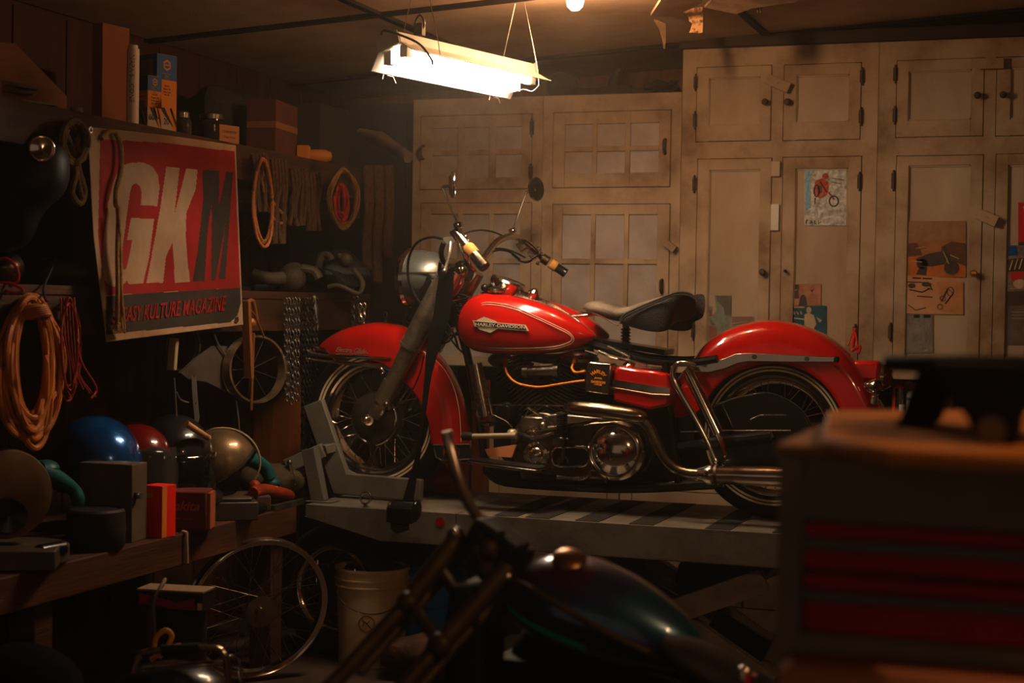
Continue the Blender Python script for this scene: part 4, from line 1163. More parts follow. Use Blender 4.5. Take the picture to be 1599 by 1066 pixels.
def eyebolt(px, py):
    p = atz(px, py, HD); p.z = HD+.0008
    m = MB(); r = .021
    m.tube([p+Vector((math.cos(a)*r, math.sin(a)*r*.35, .035+math.sin(a)*r)) for a in [2*PI*i/20 for i in range(20)]], .0045, 8, closed=True)
    m.cyl(p, p+Vector((0, 0, .016)), .007, 10); m.cyl(p, p+Vector((0, 0, .004)), .012, 16)
    obj('eye_bolt', m, CHROMED, LIFT)
eyebolt(571, 792)
# legs
YA = Ly0+.09; YB = Ly1-.09
def arm(P, Q, yc, wd=.05, h=.085, name='scissor_arm', mt=STEELG):
    m = MB().bar(P, Q, wd, h, up=(0, 0, 1)); obj(name, m, mt, LIFT, bev=.003)
def pw(px, py, Y): return aty(px, py, Y)
for Y in (YA, YB):
    g = atz(1180, 1045, 0)
    a = pw(1195, 905, YA); b = pw(800, 1075, YA); c = pw(905, 868, YA); d = pw(1200, 1050, YA)
    for p in (a, b, c, d): p.y = Y
    b.z = .05; d.z = .06
    k = .012 if Y == YA else -.012
    arm(a, b, Y); 
    c2 = c+Vector((0, .055 if Y == YA else -.055, 0)); d2 = d+Vector((0, .055 if Y == YA else -.055, 0))
    arm(c2, d2, Y)
m = MB()
for Y in (YA, YB): m.bar((b.x-.3, Y+(.055 if Y == YA else -.055)/2, .03), (d.x+.3, Y+(.055 if Y == YA else -.055)/2, .03), .10, .05)
m.bar((b.x-.3, YA, .03), (b.x-.3, YB, .03), .08, .05); m.bar((d.x+.3, YA, .03), (d.x+.3, YB, .03), .08, .05)
obj('base_frame', m, STEELG, LIFT, bev=.003)
px_ = a.lerp(b, .5)
m = MB().cyl((a.x-.02, YA, a.z), (a.x-.02, YB, a.z), .018, 14).cyl((c.x+.02, YA, c.z), (c.x+.02, YB, c.z), .018, 14)
obj('cross_shaft', m, IRON, LIFT)
m = MB(); q0 = pw(1000, 880, YA+.25); q1 = pw(1075, 930, YA+.25)
P = [pw(1053, 905, YA+.2), pw(1060, 878, YA+.2), pw(1110, 868, YA+.2), pw(1200, 872, YA+.2), pw(1200, 890, YA+.2), pw(1060, 945, YA+.2)]
n = len(P); m.add(P+[p+Vector((0, .25, 0)) for p in P], [tuple(range(n)), tuple(range(2*n-1, n-1, -1))]+[(i, i+n, (i+1) % n+n, (i+1) % n) for i in range(n)])
obj('hydraulic_unit', m, BLACK, LIFT, bev=.01)
m = MB(); m.bar(pw(900, 855, YA+.12), pw(1058, 945, YA+.12), .14, .11); m.bar(pw(1115, 965, YA+.3), pw(1200, 1015, YA+.3), .10, .10)
obj('black_leg_plate', m, BLACK, LIFT, bev=.004)
# wheel vise
Yf = (BM @ Vector((WB, .12, 0))).y
CH = mat('vise_grey_paint', (98, 91, 80), .5, col2=(76, 70, 61), vs=6, bump=.08, bs=90)
wv = thing('wheel_vise', 'grey square-tube wheel vise holding the front tire on the lift', 'wheel clamp', atz(560, 785, HD))
def vise_side(Y, name='vise_jaw'):
    a = aty(494, 628, Yf); b = aty(537, 754, Yf); c = aty(662, 766, Yf)
    for p in (a, b, c): p.y = Y
    c.z = HD+.047; b.z = HD+.056
    m = MB()
    pr = []
    d1 = (b-a).normalized(); d2 = (c-b).normalized(); W_ = .042
    n1 = Vector((-d1.z, 0, d1.x)); n2 = Vector((-d2.z, 0, d2.x))
    if n1.x < 0: n1 = -n1
    if n2.z < 0: n2 = -n2
    mit = (n1+n2).normalized()/max(.3, (n1+n2).normalized().dot(n1))
    pts = [a+n1*W_, b+mit*W_, c+n2*W_, c-n2*W_, b-mit*W_, a-n1*W_]
    th = .035
    P = [Vector((p.x, Y-th/2, p.z)) for p in pts]; Q = [p+Vector((0, th, 0)) for p in P]; n = 6
    m.add(P+Q, [(0, 1, 4, 5), (1, 2, 3, 4), (11, 10, 7, 6), (10, 9, 8, 7)]+[(i, i+n, (i+1) % n+n, (i+1) % n) for i in range(n)])
    return obj(name, m, CH, wv, bev=.004)
vise_side(Yf-.02); vise_side(Yf+.26)
m = MB(); s0 = aty(496, 705, Yf-.06); s1 = aty(517, 784, Yf-.10)
s1 = atz(500, 783, HD+.001); s0 = aty(484, 700, s1.y)
m.bar(s0, s1, .055, .045, up=(0, 1, 0)); m.bx(s1.x-.05, s1.x+.06, s1.y-.03, s1.y+.05, HD+.0008, HD+.006)
obj('vise_post', m, CH, wv, bev=.003)
m = MB(); m.bar(aty(448, 727, Yf-.1), aty(506, 702, Yf-.06), .05, .055); m.bar(aty(506, 702, Yf-.06), aty(524, 697, Yf-.02), .035, .035); obj('vise_arm', m, CH, wv, bev=.003)
m = MB(); h0 = aty(452, 722, Yf-.14); h1 = aty(461, 757, Yf-.14); m.tube([h0, h1], .006, 8); m.ball(h0, .011, 10); m.tube([aty(455, 721, Yf-.08), h0], .008, 8)
m.ball(aty(450, 761, Yf-.14), .013, 12); m.tube([h1, aty(450, 761, Yf-.14)], .006, 8)
obj('crank_handle', m, CHROMED, wv)
# tie-down strap with ratchet
sp = bks([(698, 418, .16), (694, 460, .2), (688, 500, .24), (676, 545, .27), (668, 590, .29), (662, 640, .31), (655, 700, .33), (645, 745, .34), (637, 782, .36)])
wds = [.055, .065, .062, .048, .026, .020, .018, .032, .046]
ts = thing('tie_down_strap', 'black tie-down strap from the handlebar to a ratchet on the lift edge', 'strap', BM @ sp[-1])
m = MB(); ps, ww = smooth([BM @ p for p in sp], wds, 4)
rings = []
for i, (p, wd) in enumerate(zip(ps, ww)):
    k = i/(len(ps)-1); a = math.sin(k*6)*.25
    u = Vector((math.cos(a)*wd/2, math.sin(a)*wd/2, 0)); v = Vector((-math.sin(a), math.cos(a), 0))*.0018
    rings.append([p-u-v, p+u-v, p+u+v, p-u+v])
m.loft(rings)
obj('webbing', m, mat('black_webbing', (9, 9, 10), .9, spec=.05), ts)
rc = aty(631, 803, Ly0-.06)
m = MB(); m.cyl(rc+Vector((-.055, 0, .018)), rc+Vector((.055, 0, .012)), .030, 20); m.box(rc+Vector((-.005, -.012, 0)), (.1, .05, .055)); m.ball(rc+Vector((.05, 0, .02)), (.016, .034, .038), 14); m.ball(rc+Vector((-.05, 0, .014)), (.014, .034, .036), 14)
RT = obj('ratchet', m, BLACK, ts, bev=.005)
m = MB(); 
for k in range(5): m.tube([rc+Vector((-.05, -.0, -.012-.009*k)), rc+Vector((-.02, -.02, -.024-.010*k)), rc+Vector((.02, -.0, -.014-.009*k))], .005, 7, sm=3)
obj('wound_strap', m, mat('brown_webbing', (52, 42, 36), .8), ts)
# ------------------------------------------------------------------ left side: shelves
def dep(P): return (P-CAM).dot(cF)
def DX(px, X, py=500): return dep(atx(px, py, X))
def at(px, py, D): return CAM + ray(px, py)*(D/FPX)
XU = -2.95; ZU = 1.96; XM = -2.97; ZM = 1.42; XB = -2.78; ZBN = .605
YE = 6.62
SH = thing('upper_shelf', 'long upper wooden shelf on the left wall loaded with boxes and jars', 'shelf', ((XL+XU)/2, 4.2, ZU-.04))
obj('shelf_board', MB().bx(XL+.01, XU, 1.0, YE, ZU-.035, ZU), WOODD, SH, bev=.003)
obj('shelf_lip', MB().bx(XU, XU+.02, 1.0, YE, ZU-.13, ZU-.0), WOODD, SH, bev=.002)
for y in (3.0, 4.55, 6.1):
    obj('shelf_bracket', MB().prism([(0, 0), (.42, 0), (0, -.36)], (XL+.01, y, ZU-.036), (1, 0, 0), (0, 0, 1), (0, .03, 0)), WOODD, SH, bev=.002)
SM = thing('middle_shelf', 'middle wooden shelf on the left wall with hanging chains below', 'shelf', ((XL+XM)/2, 4.2, ZM-.04))
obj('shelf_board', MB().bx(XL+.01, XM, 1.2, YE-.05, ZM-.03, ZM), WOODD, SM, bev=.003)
obj('shelf_lip', MB().bx(XM-.025, XM-.005, 1.2, YE-.05, ZM-.155, ZM-.03), wood('lip_board', (70, 36, 17), (44, 22, 10), 'Y'), SM, bev=.002)
BN = thing('workbench', 'low rough wooden workbench along the left wall', 'workbench', ((XL+XB)/2, 4.0, 0))
YBE = 5.50
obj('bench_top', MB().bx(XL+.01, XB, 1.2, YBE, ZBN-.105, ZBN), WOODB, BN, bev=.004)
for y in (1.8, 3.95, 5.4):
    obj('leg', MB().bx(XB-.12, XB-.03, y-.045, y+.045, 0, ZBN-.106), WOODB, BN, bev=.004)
# plywood panel below the middle shelf
yy = 6.35
a = aty(369, 600, yy); b = aty(468, 600, yy)
solo('plywood_panel', MB().bx(XL+.02, b.x, yy, yy+.018, 0.02, ZM-.2), WOODX, 'orange plywood panel standing below the middle shelf behind the chains', 'panel')
# steel strip and dark locker beside the cabinets
solo('storage_locker', MB().bx(XL+.02, xa-.02, YC-.02, YC+.5, 0.0, 2.28).bx(xa-.045, xa-.025, YC-.03, YC-.02, .0, 2.2), mat('dark_locker', (36, 30, 26), .7, col2=(24, 18, 14), vs=4), 'tall dark storage locker between the ropes and the white cabinets', 'locker')

BOXO = mat('orange_box', (190, 108, 12), .7, var=.15); BOXB = mat('blue_box', (6, 62, 112), .6, var=.15); BOXW = mat('white_box', (158, 138, 112), .7, var=.12); INK = mat('black_ink', (24, 20, 18), .7)
def sbox(px, y1, D, w, d, h, yaw, m=None, lift=0.0, zb=None):
    """box whose bottom centre is seen at (px, y1); depth D; yaw in degrees, returns builder and frame"""
    c = at(px, y1, D)
    if zb is not None: c.z = zb+lift
    R = Matrix.Rotation(math.radians(yaw), 3, 'Z')
    m = m or MB(); m.box(c+Vector((0, 0, h/2)), (w, d, h), rz=math.radians(yaw))
    return m, c, R
def face(c, R, w, d, side):
    """frame of a box face: origin (bottom centre), u (right as read), n"""
    if side == 'f': n = R @ Vector((0, -1, 0)); return c+n*(d/2+.0006), R @ Vector((1, 0, 0))
    if side == 'r': n = R @ Vector((1, 0, 0)); return c+n*(w/2+.0006), R @ Vector((0, 1, 0))
Z1 = Vector((0, 0, 1))
def rct(m, o, u, x0, x1, z0, z1): m.flat([(x0, z0), (x1, z0), (x1, z1), (x0, z1)], o, u, Z1)
# tall plain box
D = DX(176, XU, 190)+.08
m, c, R = sbox(172, 188, D, .045, .125, .315, -10, zb=ZU)
solo('cardboard_box', m, CARD, 'tall narrow tan cardboard box standing on the upper shelf left of the filter boxes', 'box', bev=.002)
m = MB(); c = at(205, 193, D+.06); c.z = ZU
m.cyl(c, c+Z1*.25, .024, 24).cyl(c+Z1*.25, c+Z1*.262, .019, 24)
t = solo('sealant_tube', m, mat('white_tube', (186, 168, 146), .5), 'white cylinder tube standing beside the tall tan box', 'tube')
m = MB(); nn = (CAM-c); nn.z = 0; nn.normalize(); uu = Vector((-nn.y, nn.x, 0))
cyl0 = c+Z1*.15-MW[t.name].translation
def fn(x, y, z):
    a = y/.024; return cyl0+Z1*(-x)+(nn*math.cos(a)+uu*math.sin(a))*.0244
m.text('NAPA SILICONE', Vector((0, 0, 0)), Vector((0, 0, 1)), Vector((1, 0, 0)), .022, .0002, fn=fn)
obj('tube_lettering', m, INK, t, local=True)
def napa(px, y1, D, w, d, h, yaw, hb, label, num, labelside, big):
    T = at(px, y1, D); T.z = ZU
    m, c, R = sbox(px, y1, D, w, d, h, yaw, zb=ZU)
    t = thing('oil_filter_box', label, 'box', c)
    obj('carton', m, BOXW, t, bev=.0012)
    m = MB()
    for sd_ in ('f', 'r'):
        o, u = face(c, R, w, d, sd_); W_ = (w if sd_ == 'f' else d)/2
        m.mat(0); rct(m, o, u, -W_, W_, h-hb, h-.001)
        m.mat(1); rct(m, o, u, -W_, W_, h-hb*2.1, h-hb-.0005)
        if sd_ == 'r' or big == 0:
            z0 = h-hb*2.1
            m.mat(1); m.flat([(-W_*.2, z0), (W_*.3, z0), (W_, z0-.06), (W_, z0-.095)], o, u, Z1)
            m.mat(1); m.flat([(W_*.5, z0), (W_, z0), (W_, z0-.04)], o, u, Z1)
            m.mat(2); m.flat([(-W_*.75, z0), (-W_*.2, z0), (W_*.75, z0-.065), (W_*.55, z0-.06)], o, u, Z1)
            m.mat(2); m.flat([(W_*.3, z0), (W_*.55, z0), (W_*.98, z0-.045), (W_*.98, z0-.07)], o, u, Z1)
    obj('printed_panels', m, [BOXB, BOXO, INK], t)
    m = MB(); sd_ = 'r'
    o, u = face(c, R, w, d, sd_); W_ = d/2
    n = u.cross(Z1)*-1; n = (R @ Vector((1, 0, 0)))
    oo = o+Z1*(h-hb*.42)+n*.0006
    r = min(W_*.42, hb*.34)
    hexa = [(math.cos(math.radians(90+60*k))*r, math.sin(math.radians(90+60*k))*r*1.05) for k in range(6)]
    m.flat(hexa, oo, u, Z1); m.mat(1)
    m.flat([(x*.72, y*.6) for x, y in hexa], oo+n*.0004, u, Z1); m.mat(2)
    m.text('NAPA', oo+n*.0008, u, Z1, r*.62, .0002, bold=.0004)
    obj('hexagon_logo', m, [BOXO, BOXB, BOXW], t)
    m = MB()
    for k in range(3): m.text(('Gold Filter', 'Filtre', 'Filtro')[k], o+Z1*(h-hb*.76-k*.008)+n*.0006, u, Z1, .009, .0002)
    m.mat(1)
    for k in range(4): m.text(('FILTER', 'Engine Oil', 'Heavy duty', 'No. '+num)[k], o+Z1*(h-hb*1.25-k*.01)+n*.0006, u, Z1, .008, .0002)
    m.text(num, o+Z1*.042+n*.0006, u, Z1, .03, .0002, sx=.9)
    obj('printed_text', m, [BOXW, INK], t)
    m = MB(); o, u = face(c, R, w, d, 'f'); n = R @ Vector((0, -1, 0))
    rct(m, o+n*.0005, u, -w*.38, w*.30, *labelside)
    m.mat(1)
    if big:
        pass
    else:
        for k in range(3): rct(m, o+n*.0006, u, -w*.4, w*.2, .012+k*.05, .014+k*.05)
        for k in range(7): rct(m, o+n*.0007, u, -w*.3+k*w*.08, -w*.27+k*w*.08, .02, .05)
    obj('side_label', m, [mat('grey_label', (110, 96, 78), .7), INK], t)
    return t
D = DX(245, XU, 200)+.12
napa(246, 198, D+.07, .088, .092, .275, -16, .088, 'tall blue, orange and white oil filter box on the upper shelf', '20', (.20, .255), 1)
napa(230, 196, D-.05, .07, .062, .185, -16, .052, 'shorter blue and orange filter box in front of the tall one', '6094', (.07, .10), 0)
# leaning triangular board and metal strips
P = [(0, 66), (24, 68), (104, 150), (104, 172), (60, 168), (0, 158)]
D0 = DX(60, XU, 150)+.18
m = MB(); A_ = [at(x, y, D0+(x-60)*.002) for x, y in P]; n = len(A_); m.add(A_+[p+Vector((-.02, .03, 0)) for p in A_], [tuple(range(n)), tuple(range(2*n-1, n-1, -1))]+[(i, i+n, (i+1) % n+n, (i+1) % n) for i in range(n)])
solo('wooden_offcut', m, wood('tan_offcut', (122, 76, 46), (96, 58, 34), 'Y'), 'tan board with a slanting edge standing at the left end of the upper shelf', 'board')
m = MB().bar(at(-10, 128, D0-.1), at(58, 138, D0-.05), .05, .012).bar(at(-10, 141, D0-.1), at(50, 146, D0-.06), .05, .008)
solo('folded_metal_strip', m, IRON, 'dark folded metal strip lying before the slanting board', 'metal strip')
m = MB().bar(at(-10, 152, D0-.12), at(90, 165, D0-.06), .04, .006); solo('metal_ruler', m, CHROMED, 'thin bright metal strip along the left shelf edge', 'metal strip')
c = at(119, 178, DX(119, XU, 178)+.05); c.z = ZU; solo('small_jar_lid', MB().cyl(c, c+Z1*.02, .02, 16), mat('jar_lid', (110, 90, 74), .5), 'tiny pale cap on the shelf left of the tall tan box', 'cap')
# jars
GL = mat('jar_glass', (170, 160, 148), .06, 0, trans=.95, ior=1.3)
def jar(px, y1, D, r, h, label, mt, lidm, zb=ZU):
    c = at(px, y1, D); c.z = zb
    t = thing('glass_jar', label, 'jar', c)
    obj('jar_body', MB().lathe([(0, 0), (r*.9, 0), (r, .006), (r, h*.7), (r*.7, h*.86), (r*.68, h)], c, (0, 0, 1), 24), mt, t)
    obj('lid', MB().lathe([(r*.74, h-.012), (r*.76, h+.006), (r*.6, h+.012), (0, h+.012)], c, (0, 0, 1), 24), lidm, t)
D = DX(285, XU, 205)+.16
jar(286, 206, D, .03, .085, 'small clear glass jar right of the filter boxes', GL, CHROMED)
jar(330, 200, D+.35, .062, .12, 'wide dark glass jar behind the small printed carton', mat('dark_jar', (36, 28, 22), .15, coat=.5), CHROMED)
D = DX(355, XU, 220)+.06
m, c, R = sbox(355, 222, D, .02, .105, .07, -14, zb=ZU)
t = solo('printed_carton', m, mat('tan_carton', (150, 98, 58), .8), 'small tan printed carton on the shelf above the banner corner', 'carton', bev=.001)
o, u = face(c, R, .02, .105, 'r'); off = MW[t.name].translation
m = MB(); 
m.text('CHAMPION', o+Z1*.045-off, u, Z1, .014, .0002); m.text('SPARK PLUGS', o+Z1*.025-off, u, Z1, .010, .0002); obj('carton_print', m, mat('brown_ink', (84, 44, 24), .8), t, local=True)
# big carton
D = DX(430, XU, 236)+.16
m, c, R = sbox(425, 236, D, .12, .26, .21, 8, zb=ZU)
t = solo('cardboard_carton', m, mat('brown_carton', (90, 44, 22), .8, col2=(70, 34, 16), vs=7), 'big brown closed carton on the upper shelf right of the banner', 'carton', bev=.002)
o, u = face(c, R, .12, .26, 'r'); off = MW[t.name].translation; m = MB(); rct(m, o-off, u, -.13, .13, .10, .125); n = R @ Vector((0, -1, 0)); o, u = face(c, R, .12, .26, 'f'); rct(m, o-off, u, -.06, .06, .10, .125)
obj('packing_tape', m, mat('packing_tape', (130, 84, 52), .25), t, local=True)
m, c, R = sbox(474, 241, DX(474, XU, 240)+.05, .05, .06, .055, 20, zb=ZU)
YEL = mat('mustard_plastic', (176, 104, 20), .5)
solo('yellow_block', m, YEL, 'small mustard yellow box beside the brown carton', 'box', bev=.004)
c = at(500, 246, DX(500, XU, 246)+.06); c.z = ZU+.028
d = Vector((.8, .5, 0)).normalized(); m = MB().lathe([(0, -.05), (.026, -.05), (.028, -.02), (.028, .02), (.018, .045), (0, .05)], c, d, 20)
solo('yellow_bottle', m, YEL, 'mustard yellow rounded bottle lying on the upper shelf end', 'bottle')
# dark clutter above the far shelf end
m = MB(); random.seed(5)
def lump(c, r, seed, n=18):
    random.seed(seed); mb = MB(); mb.ball(c, r, n)
    ph = [random.uniform(0, 6) for _ in range(6)]
    for v in mb.v:
        d = v-Vector(c); k = 1+.10*math.sin(d.x*40+ph[0])+.08*math.sin(d.y*31+ph[1])+.09*math.sin(d.z*37+ph[2]); v.xyz = (Vector(c)+d*k)
    return mb
DARKC = mat('dark_canvas', (46, 38, 32), .85, col2=(28, 22, 18), vs=7, bump=.2, bs=40)
c = Vector((-3.25, 5.75, ZU+.14)); solo('canvas_bag', lump(c, (.14, .22, .13), 1), DARKC, 'dark lumpy canvas bag on the upper shelf behind the brown carton', 'bag')
m = MB(); m.box((-3.15, 6.25, ZU+.13), (.3, .28, .25)); solo('dark_crate', m, mat('dark_crate', (44, 34, 27), .8), 'dark crate at the far end of the upper shelf', 'crate', bev=.004)
a = at(562, 208, 6.35); b = at(638, 246, 6.15)
rl = mat('paper_roll', (78, 54, 40), .8, col2=(56, 38, 28), vs=9)
m = MB().tube([a, a.lerp(b, .4)+Vector((0, 0, .012)), b], [.02, .034, .022], 14); 
m.xf(Matrix.Translation((0, 0, 0)))
solo('rolled_cloth', m, rl, 'brown rolled cloth lying slanted near the white cabinets', 'cloth')
# things on top of the left cabinets
ztop = ZT2
def ontop(px, y1, w, d, h, yaw, name, label, cat, mt, Y=6.95, mk=None):
    c = aty(px, y1, Y); c.z = ztop
    m = MB()
    if mk == 'roll': m.cyl(c+Vector((-w/2, 0, h/2)), c+Vector((w/2, 0, h/2)), h/2, 24)
    elif mk == 'lump': m = lump(c+Z1*h/2, (w/2, d/2, h/2), 9)
    else: m.box(c+Z1*h/2, (w, d, h), rz=math.radians(yaw))
    return solo(name, m, mt, label, cat, bev=0 if mk else .003)
DK = mat('dust_dark', (60, 44, 33), .85, col2=(38, 27, 20), vs=8)
ontop(880, 150, .14, .14, .13, 0, 'coffee_can', 'dark round can on the junk ledge beside the shop light', 'can', DK, mk='lump')
ontop(925, 150, .16, .14, .055, 4, 'dark_carton', 'low dark carton on the junk ledge, left one', 'carton', DK)
ontop(970, 150, .14, .14, .06, -3, 'dark_carton', 'low dark carton on the junk ledge, middle one', 'carton', DK)
ontop(1005, 150, .09, .14, .05, 3, 'dark_carton', 'low dark carton on the junk ledge beside the wire tangle', 'carton', DK)
random.seed(12); m = MB(); c = aty(1040, 148, 6.95); c.z = ztop
for k in range(9):
    P = [c+Vector((random.uniform(-.09, .06), random.uniform(-.1, .1), random.uniform(.01, .085))) for _ in range(6)]
    m.tube(P, .006, 6, closed=True, sm=4)
solo('wire_tangle', m, DK, 'tangle of dark wire against the tall cabinet on the junk ledge', 'wire')
c = aty(963, 130, 7.2); m = MB().tube([c+Vector((.06, 0, .14)), c+Vector((0, 0, .05)), c+Vector((-.02, 0, -.04))], [.02, .03, .022], 10, sm=3); m.bx(c.x-.04, c.x, 7.2, YW, c.z-.02, c.z)
solo('wall_bracket', m, mat('blue_grey_metal', (50, 48, 50), .6), 'dark curved bracket on the wall above the junk ledge', 'bracket')

# ------------------------------------------------------------------ banner
XBN = -2.905
def bpx(u, v):
    Lx = interp([(0, 48, 52), (.5, 75, 545), (1, 133, 1020)], v); Rx = interp([(0, 715, 135), (1, 748, 942)], v)
    x = lerp(Lx[0], Rx[0], u); y = lerp(Lx[1], Rx[1], u)
    y += math.sin(u*PI)*(-6 if v < .5 else 0)*(1-v)
    return x, y
def bpt(x, y, off=0):
    px, py = 120+x/2.881, 180+y/2.881
    wv_ = .010*math.sin(x*.022+y*.004)+.006*math.sin(y*.012-x*.01)
    return atx(px, py, XBN+wv_+off)
G_ = [(250, 212), (215, 222), (188, 250), (165, 300), (140, 400), (120, 560), (113, 680), (125, 740), (150, 768), (180, 772), (208, 762), (228, 742), (232, 760), (298, 757), (325, 640), (348, 465), (244, 462), (225, 560), (250, 562), (232, 650), (222, 690), (205, 695), (198, 670), (205, 600), (225, 450), (240, 340), (250, 312), (268, 306), (285, 320), (292, 350), (287, 404), (362, 408), (372, 330), (365, 270), (340, 230), (300, 212)]
K_ = [(402, 232), (462, 236), (440, 440), (492, 240), (543, 243), (535, 330), (492, 440), (490, 560), (508, 750), (442, 752), (430, 570), (400, 640), (388, 752), (313, 755), (335, 640), (375, 420)]
M_ = [(565, 245), (642, 250), (638, 410), (672, 255), (702, 257), (692, 400), (668, 735), (637, 738), (672, 470), (622, 741), (604, 742), (607, 400), (590, 500), (575, 747), (520, 747), (545, 600), (568, 380)]
RF_ = [(105, 108), (370, 122), (708, 162), (735, 775), (130, 810), (95, 540)]
BB_ = [(130, 812), (733, 775), (736, 850), (722, 900), (690, 930), (132, 985)]
def inside(p, poly):
    x, y = p; c = False; j = len(poly)-1
    for i in range(len(poly)):
        xi, yi = poly[i]; xj, yj = poly[j]
        if (yi > y) != (yj > y) and x < (xj-xi)*(y-yi)/(yj-yi)+xi: c = not c
        j = i
    return c
m = MB(); NU, NV = 190, 260
vs = [bpt(*bpx(i/NU, j/NV)) for j in range(NV+1) for i in range(NU+1)]
m.v = vs
for j in range(NV):
    for i in range(NU):
        q = bpx((i+.5)/NU, (j+.5)/NV)
        k = 0
        if inside(q, G_) or inside(q, K_): k = 0
        elif inside(q, M_): k = 2
        elif inside(q, RF_): k = 1
        elif inside(q, BB_): k = 2
        a = j*(NU+1)+i; m.f.append([a, a+1, a+NU+2, a+NU+1]); m.mi.append(k)
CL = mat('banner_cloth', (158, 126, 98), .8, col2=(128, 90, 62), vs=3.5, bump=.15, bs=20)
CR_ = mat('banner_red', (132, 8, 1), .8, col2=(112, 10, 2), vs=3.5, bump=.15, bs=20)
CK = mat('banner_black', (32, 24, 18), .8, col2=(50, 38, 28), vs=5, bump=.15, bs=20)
BAN = thing('banner', 'red and white cloth banner with big slanted letters hanging from the upper shelf', 'banner', bpt(400, 1000))
BAN.location.x = XBN
MW[BAN.name] = Matrix.Translation(BAN.location)
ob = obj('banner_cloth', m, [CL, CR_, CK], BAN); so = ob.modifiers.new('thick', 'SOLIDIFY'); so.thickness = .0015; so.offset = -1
def fnb(x, y, z):
    # x,y in text units: map along the baseline (zoom px)
    X = 412+x; Yb = lerp(908, 846, (X-140)/550)
    return bpt(X-(-y)*.12, Yb-y, .003)
m = MB().text('GREASY KULTURE MAGAZINE', (0, 0, 0), (1, 0, 0), (0, 1, 0), 96, .0, fn=fnb, sx=.40, bold=1.6)
obj('banner_lettering', m, CR_, BAN)
m = MB()
for q in ((64, 66), (722, 918)):
    p = bpt(*q, off=.004); m.lathe([(.006, 0), (.011, 0), (.011, .003), (.006, .003)], p-Vector((.003, 0, 0)), (1, 0, 0), 16, closed=True)
    obj('eyelet', m, CHROMED, BAN); m = MB()
# ------------------------------------------------------------------ ropes and cords
ROPE = mat('tan_rope', (104, 76, 46), .9, col2=(70, 48, 28), vs=60, bump=.4, bs=200)
ROPED = mat('brown_rope', (92, 60, 34), .9, col2=(58, 36, 20), vs=60, bump=.4, bs=200)
ORC = mat('orange_cable', (176, 100, 36), .6, col2=(130, 70, 26), vs=8)
REDC = mat('red_cable', (120, 34, 20), .6)
def loop_px(m, cx, cy, rx, ry, X, r, jit=2, top=None, n=18, a0=0):
    P = []
    ph = random.uniform(0, 6)
    for i in range(n):
        a = 2*PI*i/n+a0; k = 1+.05*math.sin(2*a+ph)+.04*math.sin(3*a+ph*2)
        x = cx+math.cos(a)*rx*k; y = cy+math.sin(a)*ry*k
        if math.sin(a) < 0: x = lerp(x, cx, .28*(-math.sin(a))**2)
        P.append(atx(x, y, X+random.uniform(-.01, .01)))
    m.tube(P, r, 7, closed=True, sm=3)
def coil(name, label, cat, cx, cy, rx, ry, X, r, n, mt, seed=1, spread=.12, wrap=None, group=None):
    random.seed(seed); m = MB()
    for k in range(n):
        f = random.uniform(1-spread*2, 1); g = random.uniform(1-spread, 1)
        loop_px(m, cx+random.uniform(-1, 1)*rx*.06, cy-ry*(1-g)+random.uniform(-1, 1), rx*f, ry*g, X+random.uniform(-.02, .03), r)
    if wrap:
        for k in range(5):
            p = atx(cx+wrap[0]-4+k*2, cy-ry*.86+k*3+wrap[1], X+.02)
            m.tube([p+Vector((0, -.045, 0)), p+Vector((.035, -.02, .01)), p+Vector((.04, .02, .01)), p+Vector((0, .045, 0)), p+Vector((-.03, 0, 0))], r, 7, closed=True, sm=3)
    return solo(name, m, mt, label, cat, group)
coil('orange_extension_cord', 'big coil of orange extension cord hanging below the middle shelf at the left edge', 'cord', 48, 585, 50, 118, XM+.03, .0095, 24, ORC, 4, .26, (0, 0))
coil('red_thin_cord', 'thin dull red cord hanging in loops right of the big orange coil', 'cord', 108, 548, 20, 80, XM+.03, .004, 6, REDC, 6, .2)
m = MB(); random.seed(9)
for k in range(6):
    m.tube([atx(95+k*4, 465, XM+.03), atx(96+k*5, 520+k*4, XM+.04), atx(104+k*4, 560+k*5, XM+.03), atx(100+k*10, 590+k*6, XM+.03)], .003, 6, sm=4)
m.tube([atx(115, 465, XM+.03), atx(118, 500, XM+.04), atx(125, 560, XM+.04), atx(150, 604, XM+.04), atx(142, 622, XM+.04)], .004, 6, sm=4)
solo('red_cord_tails', m, REDC, 'loose dull red cord ends dangling under the banner corner', 'cord')
coil('rope_coil', 'pale tan rope loops hanging at the upper left corner of the banner', 'rope', 117, 222, 22, 32, XU+.05, .011, 3, ROPE, 2, .15)
m = MB(); m.tube([atx(*p, XU+.04) for p in ((100, 205), (112, 230), (118, 270), (112, 300), (124, 318), (132, 300), (122, 260), (120, 215))], .010, 8, sm=4)
m.tube([atx(*p, XU+.04) for p in ((128, 200), (118, 240), (124, 290), (130, 314))], .008, 8, sm=4)
solo('rope_tail', m, ROPE, 'tan rope end hanging left of the banner edge', 'rope')
m = MB(); bp = lambda x, y, o: bpt(x, y, o)
m.tube([bp(110, 105, .012), bp(140, 75, .02), bp(170, 75, .02), bp(192, 120, .02), bp(200, 180, .02), bp(196, 260, .02), bp(178, 330, .02), bp(176, 400, .02), bp(188, 440, .02), bp(190, 700, .02), bp(196, 900, .02), bp(200, 960, .02)], .0085, 9, sm=4)
m.tube([bp(188, 440, .02), bp(182, 600, .03), bp(184, 800, .03), bp(180, 960, .025)], .007, 8, sm=4); m.tube([bp(186, 430, .03), bp(196, 600, .03), bp(200, 800, .03), bp(212, 960, .025)], .006, 8, sm=4)
for k in range(7): m.tube([bp(180+k*4, 930, .022), bp(162+k*9, 975+((k*7) % 5), .022)], .0045, 6)
